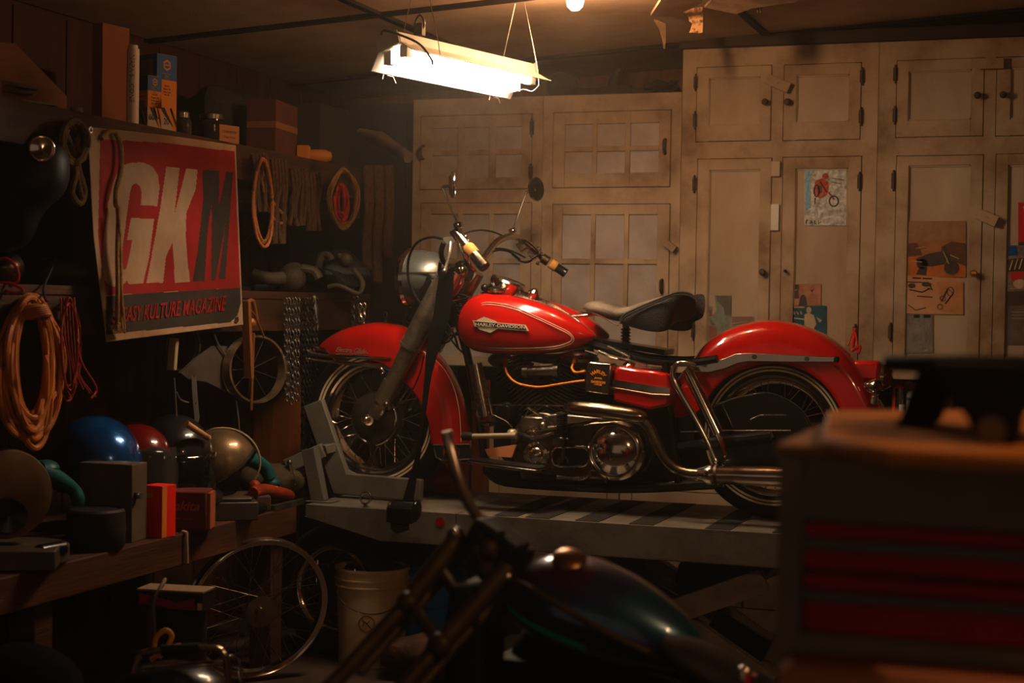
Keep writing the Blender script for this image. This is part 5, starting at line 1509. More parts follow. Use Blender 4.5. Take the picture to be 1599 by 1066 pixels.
solo('banner_rope', m, mat('straw_rope', (150, 110, 60), .9, col2=(104, 74, 38), vs=60, bump=.4, bs=200), 'straw coloured frayed rope hanging down over the banner letter', 'rope')
coil('orange_rope', 'orange twisted rope in long loops right of the banner', 'rope', 410, 318, 17, 68, XU+.055, .006, 4, mat('orange_rope', (168, 96, 40), .8, col2=(120, 64, 26), vs=70), 3, .1)
m = MB(); m.tube([atx(*p, XU+.055) for p in ((410, 238), (412, 280), (428, 318), (446, 340), (436, 348), (420, 330), (410, 290), (404, 240))], .006, 8, sm=4)
solo('orange_rope', m, MATS['orange_rope'], 'shorter orange rope loop crossing the long one near the banner', 'rope')
for i, (x0, y0, y1, mt, lab) in enumerate(((402, 240, 330, ROPED, 'brown doubled rope hanging right beside the banner'), (432, 248, 380, ROPED, 'brown doubled rope hanging behind the orange loops'), (462, 262, 352, ROPED, 'brown doubled rope left of the yellow cord ring'), (486, 270, 360, ROPED, 'thick brown rope hank touching the yellow cord ring'))):
    random.seed(20+i); m = MB()
    for k in range(5):
        xx = x0+k*5-8
        m.tube([atx(xx, y0, XU+.06), atx(xx+3, (y0+y1)/2-20, XU+.055), atx(xx+random.uniform(-4, 4), (y0+y1)/2+10, XU+.055), atx(xx+random.uniform(-3, 6), y1, XU+.055)], .009, 7, sm=4)
    solo('hanging_rope', m, mt, lab, 'rope')
coil('yellow_cord_ring', 'oval ring of yellow cord with a red inner cord on the left wall', 'cord', 536, 311, 25, 46, XU+.06, .0038, 11, mat('yellow_cord', (150, 108, 48), .7, col2=(110, 74, 32), vs=20), 8, .12)
coil('red_cord_coil', 'small tangled red cord hanging inside the yellow cord ring', 'cord', 533, 322, 12, 34, XU+.06, .004, 10, mat('bright_red_cord', (170, 26, 18), .6), 9, .35)
for i, (x0, y1) in enumerate(((570, 420), (586, 440), (602, 400), (622, 430))):
    m = MB(); random.seed(50+i)
    for k in range(4): m.tube([atx(x0+k*3, 258, XU+.045), atx(x0+k*3+2, 320, XU+.055), atx(x0+k*3-2, 380, XU+.05), atx(x0+k*3, y1, XU+.05)], .008, 7, sm=4)
    solo('hanging_rope', m, ROPED, ('dark brown rope just right of the yellow cord ring', 'second dark rope right of the yellow cord ring', 'third dark rope right of the yellow cord ring', 'dark rope nearest the dark locker by the headlight')[i], 'rope')
# pegs on the wall behind
struct('trim_3', MB().bx(XL+.01, XU-.1, 1.2, YE, ZU-.2, ZU-.14), WOODD)
# ------------------------------------------------------------------ middle shelf things
DG = mat('dirty_grey_part', (82, 68, 52), .6, .2, col2=(50, 40, 30), vs=12, bump=.2, bs=60)
def seat_on(mb, z):
    lo = min(v.z for v in mb.v); 
    for v in mb.v: v.z += z-lo
    return mb
Dm = DX(470, XM, 450)
m = MB(); m.tube([at(395, 429, Dm-.1), at(420, 436, Dm-.1), at(440, 436, Dm-.06)], [.022, .026, .030], 12, sm=3); m.ball(at(455, 436, Dm), (.06, .06, .055), 16); m.tube([at(444, 432, Dm), at(448, 418, Dm), at(465, 416, Dm), at(470, 430, Dm)], .012, 8, sm=4)
m.tube([at(470, 420, Dm), at(490, 424, Dm), at(498, 436, Dm)], .02, 10, sm=3)
solo('carburettor', seat_on(m, ZM), DG, 'dirty grey carburettor with a tube lying on the middle shelf', 'carburettor')
m = lump(at(520, 430, Dm+.25), (.15, .12, .09), 31); m = seat_on(m, ZM)
for k in range(7): m.tube([at(503+k*7, 418+k*2, Dm+.1), at(520+k*6, 425+k*3, Dm+.02), at(535+k*4, 446, Dm+.02)], .004, 6, sm=3)
solo('leather_bag', m, mat('dark_bag', (30, 27, 26), .5, bump=.3, bs=60), 'black ribbed bag on the middle shelf behind the front fender', 'bag')
m = MB(); m.tube([at(497, 418, Dm+.1), at(502, 400, Dm+.1), at(512, 398, Dm+.1), at(517, 406, Dm+.1)], .016, 10, sm=4); m.ball(at(540, 405, Dm+.15), (.03, .03, .028), 12); m.ball(at(530, 399, Dm+.12), .013, 10)
m.tube([at(552, 420, Dm+.1), at(564, 436, Dm+.08), at(566, 448, Dm+.05), at(558, 458, Dm+.02), at(530, 446, Dm), at(512, 448, Dm)], .010, 9, sm=4)
solo('brake_lever_assembly', m, DG, 'pale metal lever bent around the black bag on the middle shelf', 'metal part')
m = MB(); m.tube([at(380, 440, Dm-.2), at(391, 443, Dm-.2)], .012, 10); solo('chrome_rod', seat_on(m, ZM), CHROME, 'bright chrome rod end beside the banner edge on the middle shelf', 'rod')
m = MB(); m.box(at(414, 423, Dm+.12), (.08, .06, .03)); solo('teal_rag', seat_on(m, ZM), mat('teal_cloth', (22, 62, 58), .8), 'dark teal folded rag behind the carburettor', 'rag', bev=.01)
# left end of the middle shelf
Dl = DX(20, XM, 440)
c = at(12, 424, Dl+.08); c.z = ZM+.05
HL = thing('spotlight', 'round chrome spotlight with red cable on the middle shelf at the left edge', 'lamp', (c.x, c.y, ZM))
obj('lamp_shell', MB().lathe([(0, -.06), (.035, -.05), (.048, -.01), (.048, 0)], c, (.5, -.85, 0), 28), CHROME, HL)
obj('lamp_lens', MB().lathe([(0, .018), (.03, .013), (.048, 0), (0, 0)], c, (.5, -.85, 0), 28), CHROMED, HL)
m = MB(); m.tube([at(-4, 405, Dl), at(12, 404, Dl), at(27, 420, Dl), at(28, 438, Dl), at(18, 446, Dl)], .005, 7, sm=4); m.tube([at(-6, 442, Dl-.03), at(15, 442, Dl-.03), at(36, 452, Dl-.03), at(24, 457, Dl-.03), at(-6, 448, Dl-.03)], .005, 7, sm=4)
obj('lamp_cable', m, mat('red_lead', (170, 40, 26), .5), HL)
m = lump(at(95, 432, Dl+.35), (.085, .07, .035), 41); seat_on(m, ZM); solo('work_gloves', m, DG, 'grey crumpled work glove on the shelf left of the banner', 'glove')
m = MB(); m.tube([at(60, 407, Dl+.2), at(85, 404, Dl+.2), at(80, 420, Dl+.2), at(68, 450, Dl+.1), at(72, 470, Dl-.02)], .004, 6, sm=4); solo('dark_lead', m, BLACKM, 'dark thin lead trailing off the middle shelf', 'lead')
# black fairing with small chrome lamp hanging top-left
Df = DX(60, XU, 260)-.05
m = MB(); 
O = [(-60, 205), (20, 190), (60, 192), (100, 215), (112, 245), (112, 285), (98, 310), (75, 325), (60, 350), (52, 380), (20, 400), (-60, 400)]
cen = (10, 290)
rings = []
for k, (s_, dd) in enumerate(((1.0, .10), (.98, .04), (.9, -.01), (.7, -.05), (.4, -.075), (.1, -.085))):
    rings.append([at(lerp(cen[0], x, s_), lerp(cen[1], y, s_), Df+dd) for x, y in O])
m.loft(rings)
FA = thing('motorcycle_fairing', 'black rounded motorcycle fairing hanging at the upper left edge', 'fairing', at(20, 400, Df))
ob = obj('fairing_shell', m, mat('black_fairing', (16, 18, 17), .5, var=.3), FA, sharp=80); b = ob.modifiers.new('sub', 'SUBSURF'); b.levels = b.render_levels = 2
c = at(65, 232, Df-.07); nn = (CAM-c).normalized(); nn = (nn+Vector((.35, 0, -.05))).normalized()
obj('fairing_lamp', MB().lathe([(0, .008), (.02, .006), (.034, 0), (.036, .006), (.038, .004), (.037, -.02), (0, -.05)], c, nn, 32), CHROME, FA)
# ------------------------------------------------------------------ hanging below the middle shelf
def chain(px, y0, y1, X, label, mt, n_strands=4, sp=5, name='hanging_chain'):
    m = MB(); random.seed(int(px))
    for s_ in range(n_strands):
        A_ = atx(px+s_*sp, y0, X+random.uniform(0, .02)); B_ = atx(px+s_*sp+random.uniform(-2, 2), y1-random.uniform(0, .2)*(y1-y0), X+random.uniform(0, .02))
        L_ = (B_-A_).length; k = int(L_/.021)
        for i in range(k):
            c = A_.lerp(B_, (i+.5)/k); u = Vector((0, 1, 0)) if i % 2 else Vector((1, .25, 0)).normalized()
            P = [c+u*(math.cos(a)*.0075)+Z1*(math.sin(a)*.0145) for a in [2*PI*j/8 for j in range(8)]]
            m.tube(P, .0026, 5, closed=True)
    return solo(name, m, mt, label, 'chain')
CHN = mat('dull_chain', (104, 96, 86), .45, .8, col2=(60, 54, 48), vs=40)
chain(446, 466, 640, XM+.02, 'grey multi-strand chain hanging left of the pale hook on the middle shelf', CHN, 5, 5)
chain(474, 466, 790, XM+.02, 'long dark chain hanging beside the front fender tip', mat('dark_chain', (50, 46, 42), .5, .8), 5, 5)
chain(551, 463, 520, XM+.02, 'short grey chain strands behind the front fender', CHN, 2, 6)
chain(562, 474, 508, XM+.03, 'short bright chain loop just above the front fender', mat('bright_chain', (190, 176, 150), .3, .9), 2, 7)
chain(602, 488, 515, XM+.02, 'tiny grey chain end near the fork', CHN, 2, 8)
m = MB(); m.tube([atx(491, 462, XM+.02), atx(492, 480, XM+.03), atx(494, 500, XM+.02), atx(495, 512, XM+.02)], .006, 8, sm=3); solo('pale_hook_strap', m, mat('bone_strap', (150, 132, 108), .6), 'pale short strap hanging between the two long chains', 'strap')
# bicycle fork and rim hanging
XW = XM+.02
RM = thing('hanging_bicycle_wheel', 'old rusty bicycle rim with brown fork hanging under the middle shelf', 'bicycle wheel', atx(400, 640, XW))
m = MB()
def rimpts(cx, cy, rx, ry, X, n=40): return [atx(cx+math.cos(2*PI*i/n)*rx, cy+math.sin(2*PI*i/n)*ry, X) for i in range(n)]
m.loft([[p+Vector((dx, 0, 0)) for p in rimpts(392, 576, rx, ry, XW)] for rx, ry, dx in ((45, 53, 0), (42, 50, .0), (42, 50, .03), (45, 53, .03))], closed=True)
obj('rim', m, mat('aged_rim', (140, 116, 88), .4, .6, col2=(80, 62, 44), vs=14), RM)
for k in range(9):
    a = 2*PI*k/9+.3; obj('spoke', MB().tube([atx(392, 576, XW+.015), atx(392+math.cos(a)*42, 576+math.sin(a)*50, XW+.015)], .0014, 5), IRON, RM)
m = MB(); m.bar(atx(384, 470, XW+.05), atx(389, 590, XW+.05), .03, .02); m.tube([atx(396, 520, XW+.05), atx(392, 640, XW+.03)], .006, 8); m.tube([atx(386, 478, XW+.05), atx(398, 492, XW+.05), atx(412, 525, XW+.05)], .004, 7); m.ball(atx(392, 504, XW+.05), .02, 10)
m.tube([atx(386, 472, XW+.05), atx(395, 470, XW+.05), atx(401, 500, XW+.05)], .008, 8, sm=3)
obj('fork', m, mat('brown_fork', (130, 76, 36), .5, .3), RM)
m = MB()
m.loft([[p+Vector((dx, 0, 0)) for p in rimpts(279, 540, rx, ry, XW-.05)] for rx, ry, dx in ((27, 40, 0), (25, 37, .0), (25, 37, .02), (27, 40, .02))], closed=True)
solo('hanging_hoop', m, IRON, 'dark metal hoop hanging under the banner bottom', 'hoop')
m = MB().bar(atx(272, 528, XW), atx(268, 578, XW), .03, .02); solo('pale_bar', m, mat('bone_plastic', (146, 126, 92), .6), 'short pale bar hanging under the banner inside the hoop', 'bar', bev=.003)
m = MB(); A_ = [(278, 582), (302, 560), (330, 540), (350, 540), (356, 580), (368, 620), (350, 612), (318, 596), (290, 592)]
P = [atx(x, y, XW-.02) for x, y in A_]; n = len(P); m.add(P+[p+Vector((.012, 0, 0)) for p in P], [tuple(range(n)), tuple(range(2*n-1, n-1, -1))]+[(i, i+n, (i+1) % n+n, (i+1) % n) for i in range(n)])
solo('leather_flap', m, mat('dusty_leather', (66, 56, 46), .7, col2=(42, 34, 28), vs=8), 'dusty dark leather flap hanging between hoop and bicycle rim', 'leather')
m = MB(); m.loft([[atx(x-4, y, XW), atx(x+4, y, XW), atx(x+4, y, XW+.003), atx(x-4, y, XW+.003)] for x, y in ((303, 587), (304, 610), (306, 635), (308, 652), (304, 665))])
t = solo('leather_strap_with_rivets', m, mat('grey_strap', (70, 66, 60), .5), 'grey hanging strap with two rivets above the welding mask', 'strap')
off = MW[t.name].translation
for q in ((303.5, 587), (305.5, 629)):
    p = atx(*q, XW+.004)-off; obj('rivet', MB().ball(p, .004, 8), CHROME, t, local=True)
m = MB(); m.tube([atx(*q, XW) for q in ((369, 626), (372, 650), (374, 680), (371, 705))], .003, 6, sm=3); solo('pale_wire', m, WIRE, 'thin pale wire hanging right of the tan helmet', 'wire')
m = MB(); m.tube([atx(*q, XW) for q in ((272, 590), (274, 620), (276, 660), (276, 690))], .003, 6, sm=3); m.tube([atx(*q, XW) for q in ((276, 612), (282, 624), (294, 628))], .003, 6, sm=3); m.tube([atx(*q, XW) for q in ((335, 522), (342, 540), (352, 555), (355, 580), (362, 605), (372, 622))], .0035, 6, sm=3)
solo('bent_wires', m, WIRE, 'bent grey wires dangling under the leather flap', 'wire')

# ------------------------------------------------------------------ bench things
def bD(px, off): return DX(px, XB, 800)+off
def onb(px, D, z=0):
    """point on the bench surface at column px, depth D"""
    p = at(px, 800, D); p.z = ZBN+z; return p
# miter saw at the left edge
c = at(8, 770, bD(8, .28))
MS = thing('mitre_saw', 'round-guard mitre saw with teal handle at the left end of the bench', 'saw', (c.x, c.y, ZBN))
sx1 = Vector((.75, -.66, 0)).normalized()
m = MB().lathe([(0, .045), (.10, .045), (.128, .035), (.132, .02), (.132, -.03), (.10, -.045), (0, -.045)], c, sx1, 48); obj('blade_guard', m, mat('scuffed_guard', (112, 90, 70), .45, .4, col2=(84, 64, 48), vs=7), MS)
m = MB().lathe([(0, .05), (.05, .06), (.055, .05), (.055, .0), (0, 0)], c+Vector((0, 0, -.06)), sx1, 28); obj('motor_cap', m, BLACK, MS)
TEAL = mat('teal_plastic', (26, 84, 84), .4, col2=(18, 62, 64), vs=6)
m = MB().tube([at(60, 735, bD(60, .38)), at(85, 745, bD(85, .36)), at(112, 762, bD(112, .34)), at(122, 778, bD(118, .33)), at(121, 790, bD(118, .33))], [.03, .028, .022, .022, .018], 14, sm=4); m.ball(at(70, 732, bD(70, .4)), (.045, .05, .03), 14)
obj('handle', m, TEAL, MS)
m = MB().cyl((c.x+.03, c.y, ZBN+.002), (c.x+.03, c.y, ZBN+.05), .16, 40); m.box((c.x+.12, c.y-.1, ZBN+.03), (.22, .12, .056), rz=.5); obj('saw_base', m, mat('dull_alloy', (96, 84, 74), .5, .7, var=.3), MS, bev=.004)
m = MB().cyl(onb(62, bD(62, .02), .045), onb(98, bD(98, .0), .045), .022, 16); obj('lock_knob', m, BLACK, MS)
# dark pot / cylinder and grey box under the helmet
c = onb(150, bD(150, .13)); 
POT = solo('dark_pot', MB().lathe([(0, 0), (.08, 0), (.088, .01), (.092, .06), (.088, .118), (.08, .125), (.08, .12), (0, .118)], c, (0, 0, 1), 40), mat('sooty_metal', (40, 34, 30), .6, .4, var=.3), 'dark round metal pot under the blue helmet', 'pot')
p = onb(176, bD(176, .24)); 
GB = thing('grey_metal_box', 'grey metal box with a latch, behind the dark pot beside the orange carton', 'box', p)
gr = mat('grey_box_paint', (86, 72, 58), .6, col2=(66, 54, 42), vs=6)
obj('box_body', MB().box(p+Z1*.125, (.19, .10, .25), rz=math.radians(4)), gr, GB, bev=.003)
q = p+Vector((.10, -.02, .15)); obj('latch', MB().box(q, (.03, .02, .02)).ball(q+Vector((.01, -.01, 0)), .009, 8), IRON, GB, bev=.002)
# blue helmet
def helmet(px, py, D, r, label, shell, yaw, kind='open', sub='helmet'):
    c = at(px, py, D)
    t = thing('helmet', label, 'helmet', c-Z1*r)
    R = Matrix.Rotation(math.radians(yaw), 3, 'Z')
    m = MB(); rings = []
    N = 26; K = 40
    for i in range(N+1):
        th = PI*.5*i/N*1.42
        ring = []
        for k in range(K):
            a = 2*PI*k/K
            # face opening: front raised edge
            fr = max(0, math.cos(a))**.9
            thm = PI*.5*(1.36-.62*(fr**1.6)) if kind == 'open' else PI*.5*1.42
            tt = min(th, thm)
            rr = r*math.sin(tt); z = r*1.04*math.cos(tt)
            if tt > PI/2: rr = r*(1-.10*(tt-PI/2))
            if tt > PI/2: z = -r*.95*(tt-PI/2)/(PI/2*.42)*.62
            ring.append(c+R @ Vector((rr*math.cos(a)*1.10, rr*math.sin(a)*.94, z)))
        rings.append(ring)
    m.loft(rings, False, False)
    so_ = obj('shell', m, shell, t, sharp=80); s = so_.modifiers.new('thick', 'SOLIDIFY'); s.thickness = .022; s.offset = -1
    m = MB(); m.tube(rings[-1], .006, 8, closed=True); obj('edge_trim', m, BLACKM, t)
    return t, c, R
BLUE = mat('metallic_blue', (16, 74, 134), .2, .55, coat=1, col2=(14, 66, 122), vs=200)
t, c, R = helmet(150, 724, bD(150, .50), .156, 'glossy metallic blue open-face helmet behind the grey metal box', BLUE, 150)
q = at(190, 707, bD(190, .10)); nn = (q-c).normalized(); q = c+nn*.163; uu = Z1.cross(nn).normalized()
vv = nn.cross(uu)
obj('helmet_sticker', MB().box(q, (.001, .001, .001)).text('BELL', q+nn*.002, uu, vv, .020, .0004, bold=.0004), mat('sticker_silver', (170, 170, 165), .4), t)
for ang, zz_ in ((-.35, -.035), (.9, -.03)):
    q2 = Vector((nn.x*math.cos(ang)-nn.y*math.sin(ang), nn.x*math.sin(ang)+nn.y*math.cos(ang), 0)).normalized()
    obj('snap', MB().ball(c+q2*.158+Z1*zz_, .006, 10), CHROMED, t)
# red helmet with clear visor behind
REDH = mat('red_helmet_paint', (96, 12, 9), .25, coat=1)
t, c, R = helmet(215, 718, bD(215, .42), .12, 'dark red helmet with a clear visor behind the blue helmet', REDH, -30)
V = MB(); rings = []
for i in range(7):
    z = .05-.03*i
    rings.append([c+Matrix.Rotation(math.radians(-30), 3, 'Z') @ Vector((math.cos(a)*(.145+.004*i), math.sin(a)*.128, z)) for a in [math.radians(d) for d in range(-80, 81, 10)]])
V.loft(rings, False, False, ring_closed=False); ob = obj('visor', V, mat('clear_visor', (170, 160, 145), .1, 0, trans=.9, alpha=.35), t); s = ob.modifiers.new('t', 'SOLIDIFY'); s.thickness = .002
# orange carton
c = onb(249, bD(249, .07)); 
ORB = thing('orange_carton', 'bright orange-red carton standing at the bench edge', 'carton', c)
obj('carton', MB().box(c+Z1*.085, (.075, .075, .17), rz=math.radians(-5)), mat('orange_red_card', (220, 26, 4), .6, col2=(206, 20, 4), vs=4), ORB, bev=.0015)
m = MB(); R = Matrix.Rotation(math.radians(-5), 3, 'Z'); o, u = face(c, R, .075, .075, 'r'); rct(m, o, u, -.037, -.012, .002, .168); m.mat(1); o, u = face(c, R, .075, .075, 'f'); rct(m, o, u, -.03, .0, .13, .145); obj('printed_stripe', m, [mat('tan_orange', (200, 110, 40), .6), BOXW], ORB)
# red makita case
c = onb(288, bD(288, .10)); R = Matrix.Rotation(math.radians(38), 3, 'Z')
MK = thing('tool_case', 'dark red tool case with pale script lettering right of the orange carton', 'case', c)
rd = mat('brick_red_case', (92, 34, 24), .7, col2=(70, 26, 18), vs=5)
obj('case_body', MB().box(c+Z1*.068, (.17, .12, .135), rz=math.radians(20)), rd, MK, bev=.006)
R = Matrix.Rotation(math.radians(20), 3, 'Z'); o, u = face(c, R, .17, .12, 'f'); n = R @ Vector((0, -1, 0))
obj('case_lettering', MB().text('makita', o+Z1*.085+n*.001, u, Z1, .045, .0005, shear=.3, bold=.0008).text('power tools', o+Z1*.045+n*.001, u, Z1, .016, .0004), mat('pale_red_ink', (150, 84, 66), .6), MK)
obj('case_edge', MB().bx(0, 0, 0, 0, 0, 0).box(c+R @ Vector((.09, 0, .068)), (.012, .10, .12), rz=math.radians(20)), wood('orange_edge', (150, 74, 34), (120, 60, 28), 'Z'), MK)
# black full-face helmet, tan helmet with stick
BH = mat('black_helmet', (26, 25, 26), .3, coat=.6, bump=.05, bs=30)
t, c, R = helmet(272, 712, bD(272, .36), .142, 'black full-face helmet with visor in the middle of the bench', BH, -50, 'full')
rings = []
for i in range(8):
    z = .03-.026*i
    rings.append([c+Matrix.Rotation(math.radians(-50), 3, 'Z') @ Vector((math.cos(a)*(.165+.012*math.sin(i/7*PI)), math.sin(a)*.148, z-.01)) for a in [math.radians(d) for d in range(-75, 76, 10)]])
V = MB(); V.loft(rings, False, False, ring_closed=False); ob = obj('visor', V, mat('smoked_visor', (12, 12, 12), .12, coat=1), t); s = ob.modifiers.new('t', 'SOLIDIFY'); s.thickness = .003
m = MB().tube([c+Matrix.Rotation(math.radians(-50), 3, 'Z') @ Vector((math.cos(a)*.16, math.sin(a)*.15, -.14)) for a in [math.radians(d) for d in range(-100, 101, 15)]], .022, 10); obj('chin_bar', m, BH, t)
TANH = mat('tan_metalflake', (112, 90, 62), .35, .5, coat=.4, col2=(84, 66, 46), vs=30)
t, c, R = helmet(342, 724, bD(342, .28), .125, 'tan metallic helmet right of the black one', TANH, 20)
m = MB().tube([c+R @ Vector((math.cos(a)*.125*1.10*1.005, .08, math.sin(a)*.125*1.0)) for a in [math.radians(d) for d in range(-30, 120, 10)]], .004, 6); obj('edge_bead', m, mat('pale_bead', (150, 128, 96), .5), t)
m = MB().cyl(at(291, 661, bD(292, .12)), at(326, 684, bD(320, .10)), .011, 14); solo('wooden_dowel', m, WOODT, 'pale wooden dowel leaning on the tan helmet', 'stick')
# grinder, tools, cloth
m = MB().tube([at(372, 712, bD(372, .3)), at(392, 716, bD(392, .28)), at(412, 728, bD(412, .26)), at(422, 745, bD(420, .24))], [.03, .03, .027, .024], 14, sm=3); m.ball(at(424, 752, bD(424, .24)), (.035, .035, .022), 14)
solo('angle_grinder', seat_on(m, ZBN+.06), TEAL, 'teal angle grinder lying behind the tools near the lift', 'grinder')
m = lump(onb(425, bD(425, .4), .07), (.12, .1, .075), 77); seat_on(m, ZBN); solo('dirty_cloth', m, mat('olive_rag', (66, 54, 38), .9, bump=.3, bs=40), 'crumpled olive rag at the far end of the bench', 'rag')
m = MB().tube([at(395, 763, bD(395, .12)), at(412, 758, bD(412, .12)), at(448, 764, bD(440, .1)), at(456, 768, bD(450, .1))], [.022, .024, .020, .012], 12, sm=3); m.ball(at(398, 752, bD(398, .16)), .024, 12)
solo('orange_drill', seat_on(m, ZBN+.02), mat('orange_tool', (140, 46, 12), .5, col2=(96, 32, 10), vs=12), 'orange hand tool lying at the far end of the bench', 'tool')
c = onb(348, bD(348, .12)); m = MB().box(c+Z1*.035, (.24, .10, .065), rz=math.radians(35)); m.box(c+Z1*.075, (.20, .06, .012), rz=math.radians(35)); solo('tool_tray', seat_on(m, ZBN), mat('grey_tray', (72, 64, 58), .5, .4, var=.3), 'low grey tool tray on the bench before the helmets', 'tray', bev=.004)
m = MB().cyl(onb(375, bD(375, .03), .02), onb(410, bD(410, .03), .02), .019, 16); solo('black_grip', m, BLACK, 'short black cylinder lying at the bench edge', 'grip')
m = MB().cyl(onb(322, bD(322, .28), .02)+Z1*.0, onb(358, bD(358, .22), .02)+Z1*.0, .055, 20); solo('black_sander', seat_on(m, ZBN+.07), BLACK, 'black round tool body between tray and tan helmet', 'tool')
m = MB().box(onb(385, bD(385, .25), .03), (.16, .18, .055), rz=.6); solo('brown_case', m, mat('brown_case', (64, 44, 32), .7), 'low brown case under the teal grinder', 'case', bev=.004)
m = MB().tube([onb(285, bD(285, .02), .004), onb(290, bD(290, -.008), .003), at(291, 835, bD(291, -.015)), at(292, 879, bD(292, -.015))], .006, 8, sm=3); solo('hanging_string', m, mat('pale_cord', (150, 130, 104), .7), 'pale cord hanging over the bench edge below the red case', 'cord')
m = MB().box(onb(110, bD(110, .38), .035), (.34, .12, .03), rz=.6); m2 = onb(140, bD(140, .3)); solo('brown_plank', seat_on(m, ZBN), WOODB, 'short brown plank behind the dark pot', 'plank', bev=.003)
m = MB().bar(onb(425, bD(425, .02), .012), onb(478, bD(478, .02), .012), .02, .02); solo('dark_pipe', seat_on(m, ZBN), IRON, 'dark bar lying across the bench end toward the lift', 'bar')

# ------------------------------------------------------------------ floor things, left
def wheelmesh(px, py, D, Rr, tilt, yaw, name, label, spokes, tire=False):
    c = at(px, py, D)
    ax_ = Vector((math.cos(math.radians(yaw)), math.sin(math.radians(yaw)), math.sin(math.radians(tilt)))).normalized()
    c.z = Rr*math.sqrt(max(0, 1-ax_.z**2))+.02
    t = thing(name, label, 'wheel', (c.x, c.y, 0))
    pr = [(-.045, -.024), (-.018, -.03), (-.006, -.036), (0, -.036), (0, -.030), (-.014, -.022), (-.02, 0), (-.014, .022), (0, .030), (0, .036), (-.006, .036), (-.018, .03), (-.045, .024), (-.032, 0)]
    pr = [(Rr+a*.42, b*.6) for a, b in pr]
    obj('rim', MB().lathe(pr, c, ax_, 80, closed=True), CHROME, t)
    U, V_, A_ = frame(ax_)
    obj('hub', MB().lathe([(.0, -.06), (.02, -.06), (.02, -.045), (.045, -.042), (.045, -.036), (.025, -.03), (.025, .03), (.06, .036), (.06, .042), (.02, .045), (.02, .06), (0, .06)], c, ax_, 32), CHROMED, t)
    for k in range(spokes):
        a = 2*PI*k/spokes; s = 1 if k % 2 else -1; tw = 1.1*(1 if (k//2) % 2 else -1)
        p = c+(U*math.cos(a)+V_*math.sin(a))*(Rr-.02); q = c+(U*math.cos(a+tw)+V_*math.sin(a+tw))*(.052 if s > 0 else .042)+A_*s*.038
        obj('spoke', MB().tube([q, p], .0017, 5), CHROMED, t)
    return t, c, ax_
t, c, a_ = wheelmesh(402, 942, 5.8, .262, -12, -42, 'spoked_rim', 'bare chrome spoked motorcycle rim leaning under the bench', 40)
# tire wheel behind
D = 6.3
c = at(530, 915, D); a2 = Vector((math.cos(math.radians(-96)), math.sin(math.radians(-96)), .0)).normalized(); c.z = .262
t = thing('spare_wheel', 'black-tired chrome wheel standing behind the bare spoked rim', 'wheel', (c.x, c.y, 0))
a_ = a2
prof = [(.218, -.045), (.228, -.056), (.25, -.062), (.275, -.058), (.293, -.045), (.304, -.028), (.31, 0), (.304, .028), (.293, .045), (.275, .058), (.25, .062), (.228, .056), (.218, .045), (.21, .03), (.21, -.03)]
obj('tire', MB().lathe([(r*.83, h*1.15) for r, h in prof], c, a_, 72, closed=True), RUBBER, t)
pr = [(.175, -.02), (.197, -.04), (.205, -.042), (.21, -.05), (.219, -.052), (.222, -.046), (.214, -.04), (.208, -.03), (.2, 0), (.208, .03), (.214, .04), (.222, .046), (.219, .052), (.21, .05), (.205, .042), (.197, .04), (.175, .02), (.17, 0)]
obj('rim', MB().lathe([(r*.83, h*1.15) for r, h in pr], c, a_, 72, closed=True), CHROME, t)
obj('brake_drum', MB().lathe([(0, .04), (.03, .04), (.05, .03), (.10, .02), (.105, .0), (.105, -.04), (0, -.04)], c, a_, 48), BLACK, t)
U, V_, A_ = frame(a_)
for k in range(30):
    a = 2*PI*k/30; s = 1 if k % 2 else -1; tw = .6*(1 if (k//2) % 2 else -1)
    obj('spoke', MB().tube([c+(U*math.cos(a+tw)+V_*math.sin(a+tw))*.09+A_*s*.03, c+(U*math.cos(a)+V_*math.sin(a))*.15], .002, 5), CHROMED, t)
# buckets
def bucket(px, D, r0, r1, h, label, mt, logo=False):
    p = at(px, 950, D); p.z = 0
    t = thing('plastic_bucket', label, 'bucket', p)
    obj('bucket_body', MB().lathe([(0, .0), (r0, 0), (lerp(r0, r1, .98), h-.01), (r1+.006, h-.01), (r1+.006, h), (r1-.004, h), (r1-.006, h-.02), (r0-.004, .006), (0, .006)], p, (0, 0, 1), 48), mt, t)
    m = MB()
    for z in (h-.07, h-.045): m.lathe([(lerp(r0, r1, z/h), z), (r1+.006, z), (r1+.006, z+.006), (lerp(r0, r1, z/h), z+.006)], p, (0, 0, 1), 48, closed=True)
    obj('rib', m, mt, t)
    nn = (CAM-p); nn.z = 0; nn.normalize(); uu = Z1.cross(nn)
    m = MB(); rr = r1+.008
    m.tube([p+(nn*math.cos(a)+uu*math.sin(a))*rr+Z1*(h-.05-.11*math.cos(a)) for a in [math.radians(d) for d in range(-85, 86, 10)]], .0025, 6); obj('bail_handle', m, IRON, t)
    if logo:
        m = MB(); rr = lerp(r0, r1, .45)+.001; cc = p
        def cp(x, z, o=.0008):
            a = x/rr; return cc+(nn*math.cos(a)+uu*math.sin(a))*(lerp(r0, r1, z/h)+o)+Z1*z
        m.tube([cp(-.02+math.cos(a)*.03, .17+math.sin(a)*.03) for a in [2*PI*i/28 for i in range(28)]], .0018, 5, closed=True)
        m.tube([cp(-.041, .191), cp(-.02, .17), cp(.001, .149)], .0018, 5); m.tube([cp(-.035, .16), cp(-.028, .178), cp(-.018, .172), (cp(-.01, .182))], .0018, 5, sm=3)
        obj('warning_symbol', m, mat('faded_print', (96, 74, 54), .7), t)
    return t
bucket(581, 6.2, .125, .14, .37, 'white plastic bucket with a round warning symbol under the lift end', mat('white_bucket', (200, 172, 134), .5, col2=(170, 140, 104), vs=4), True)
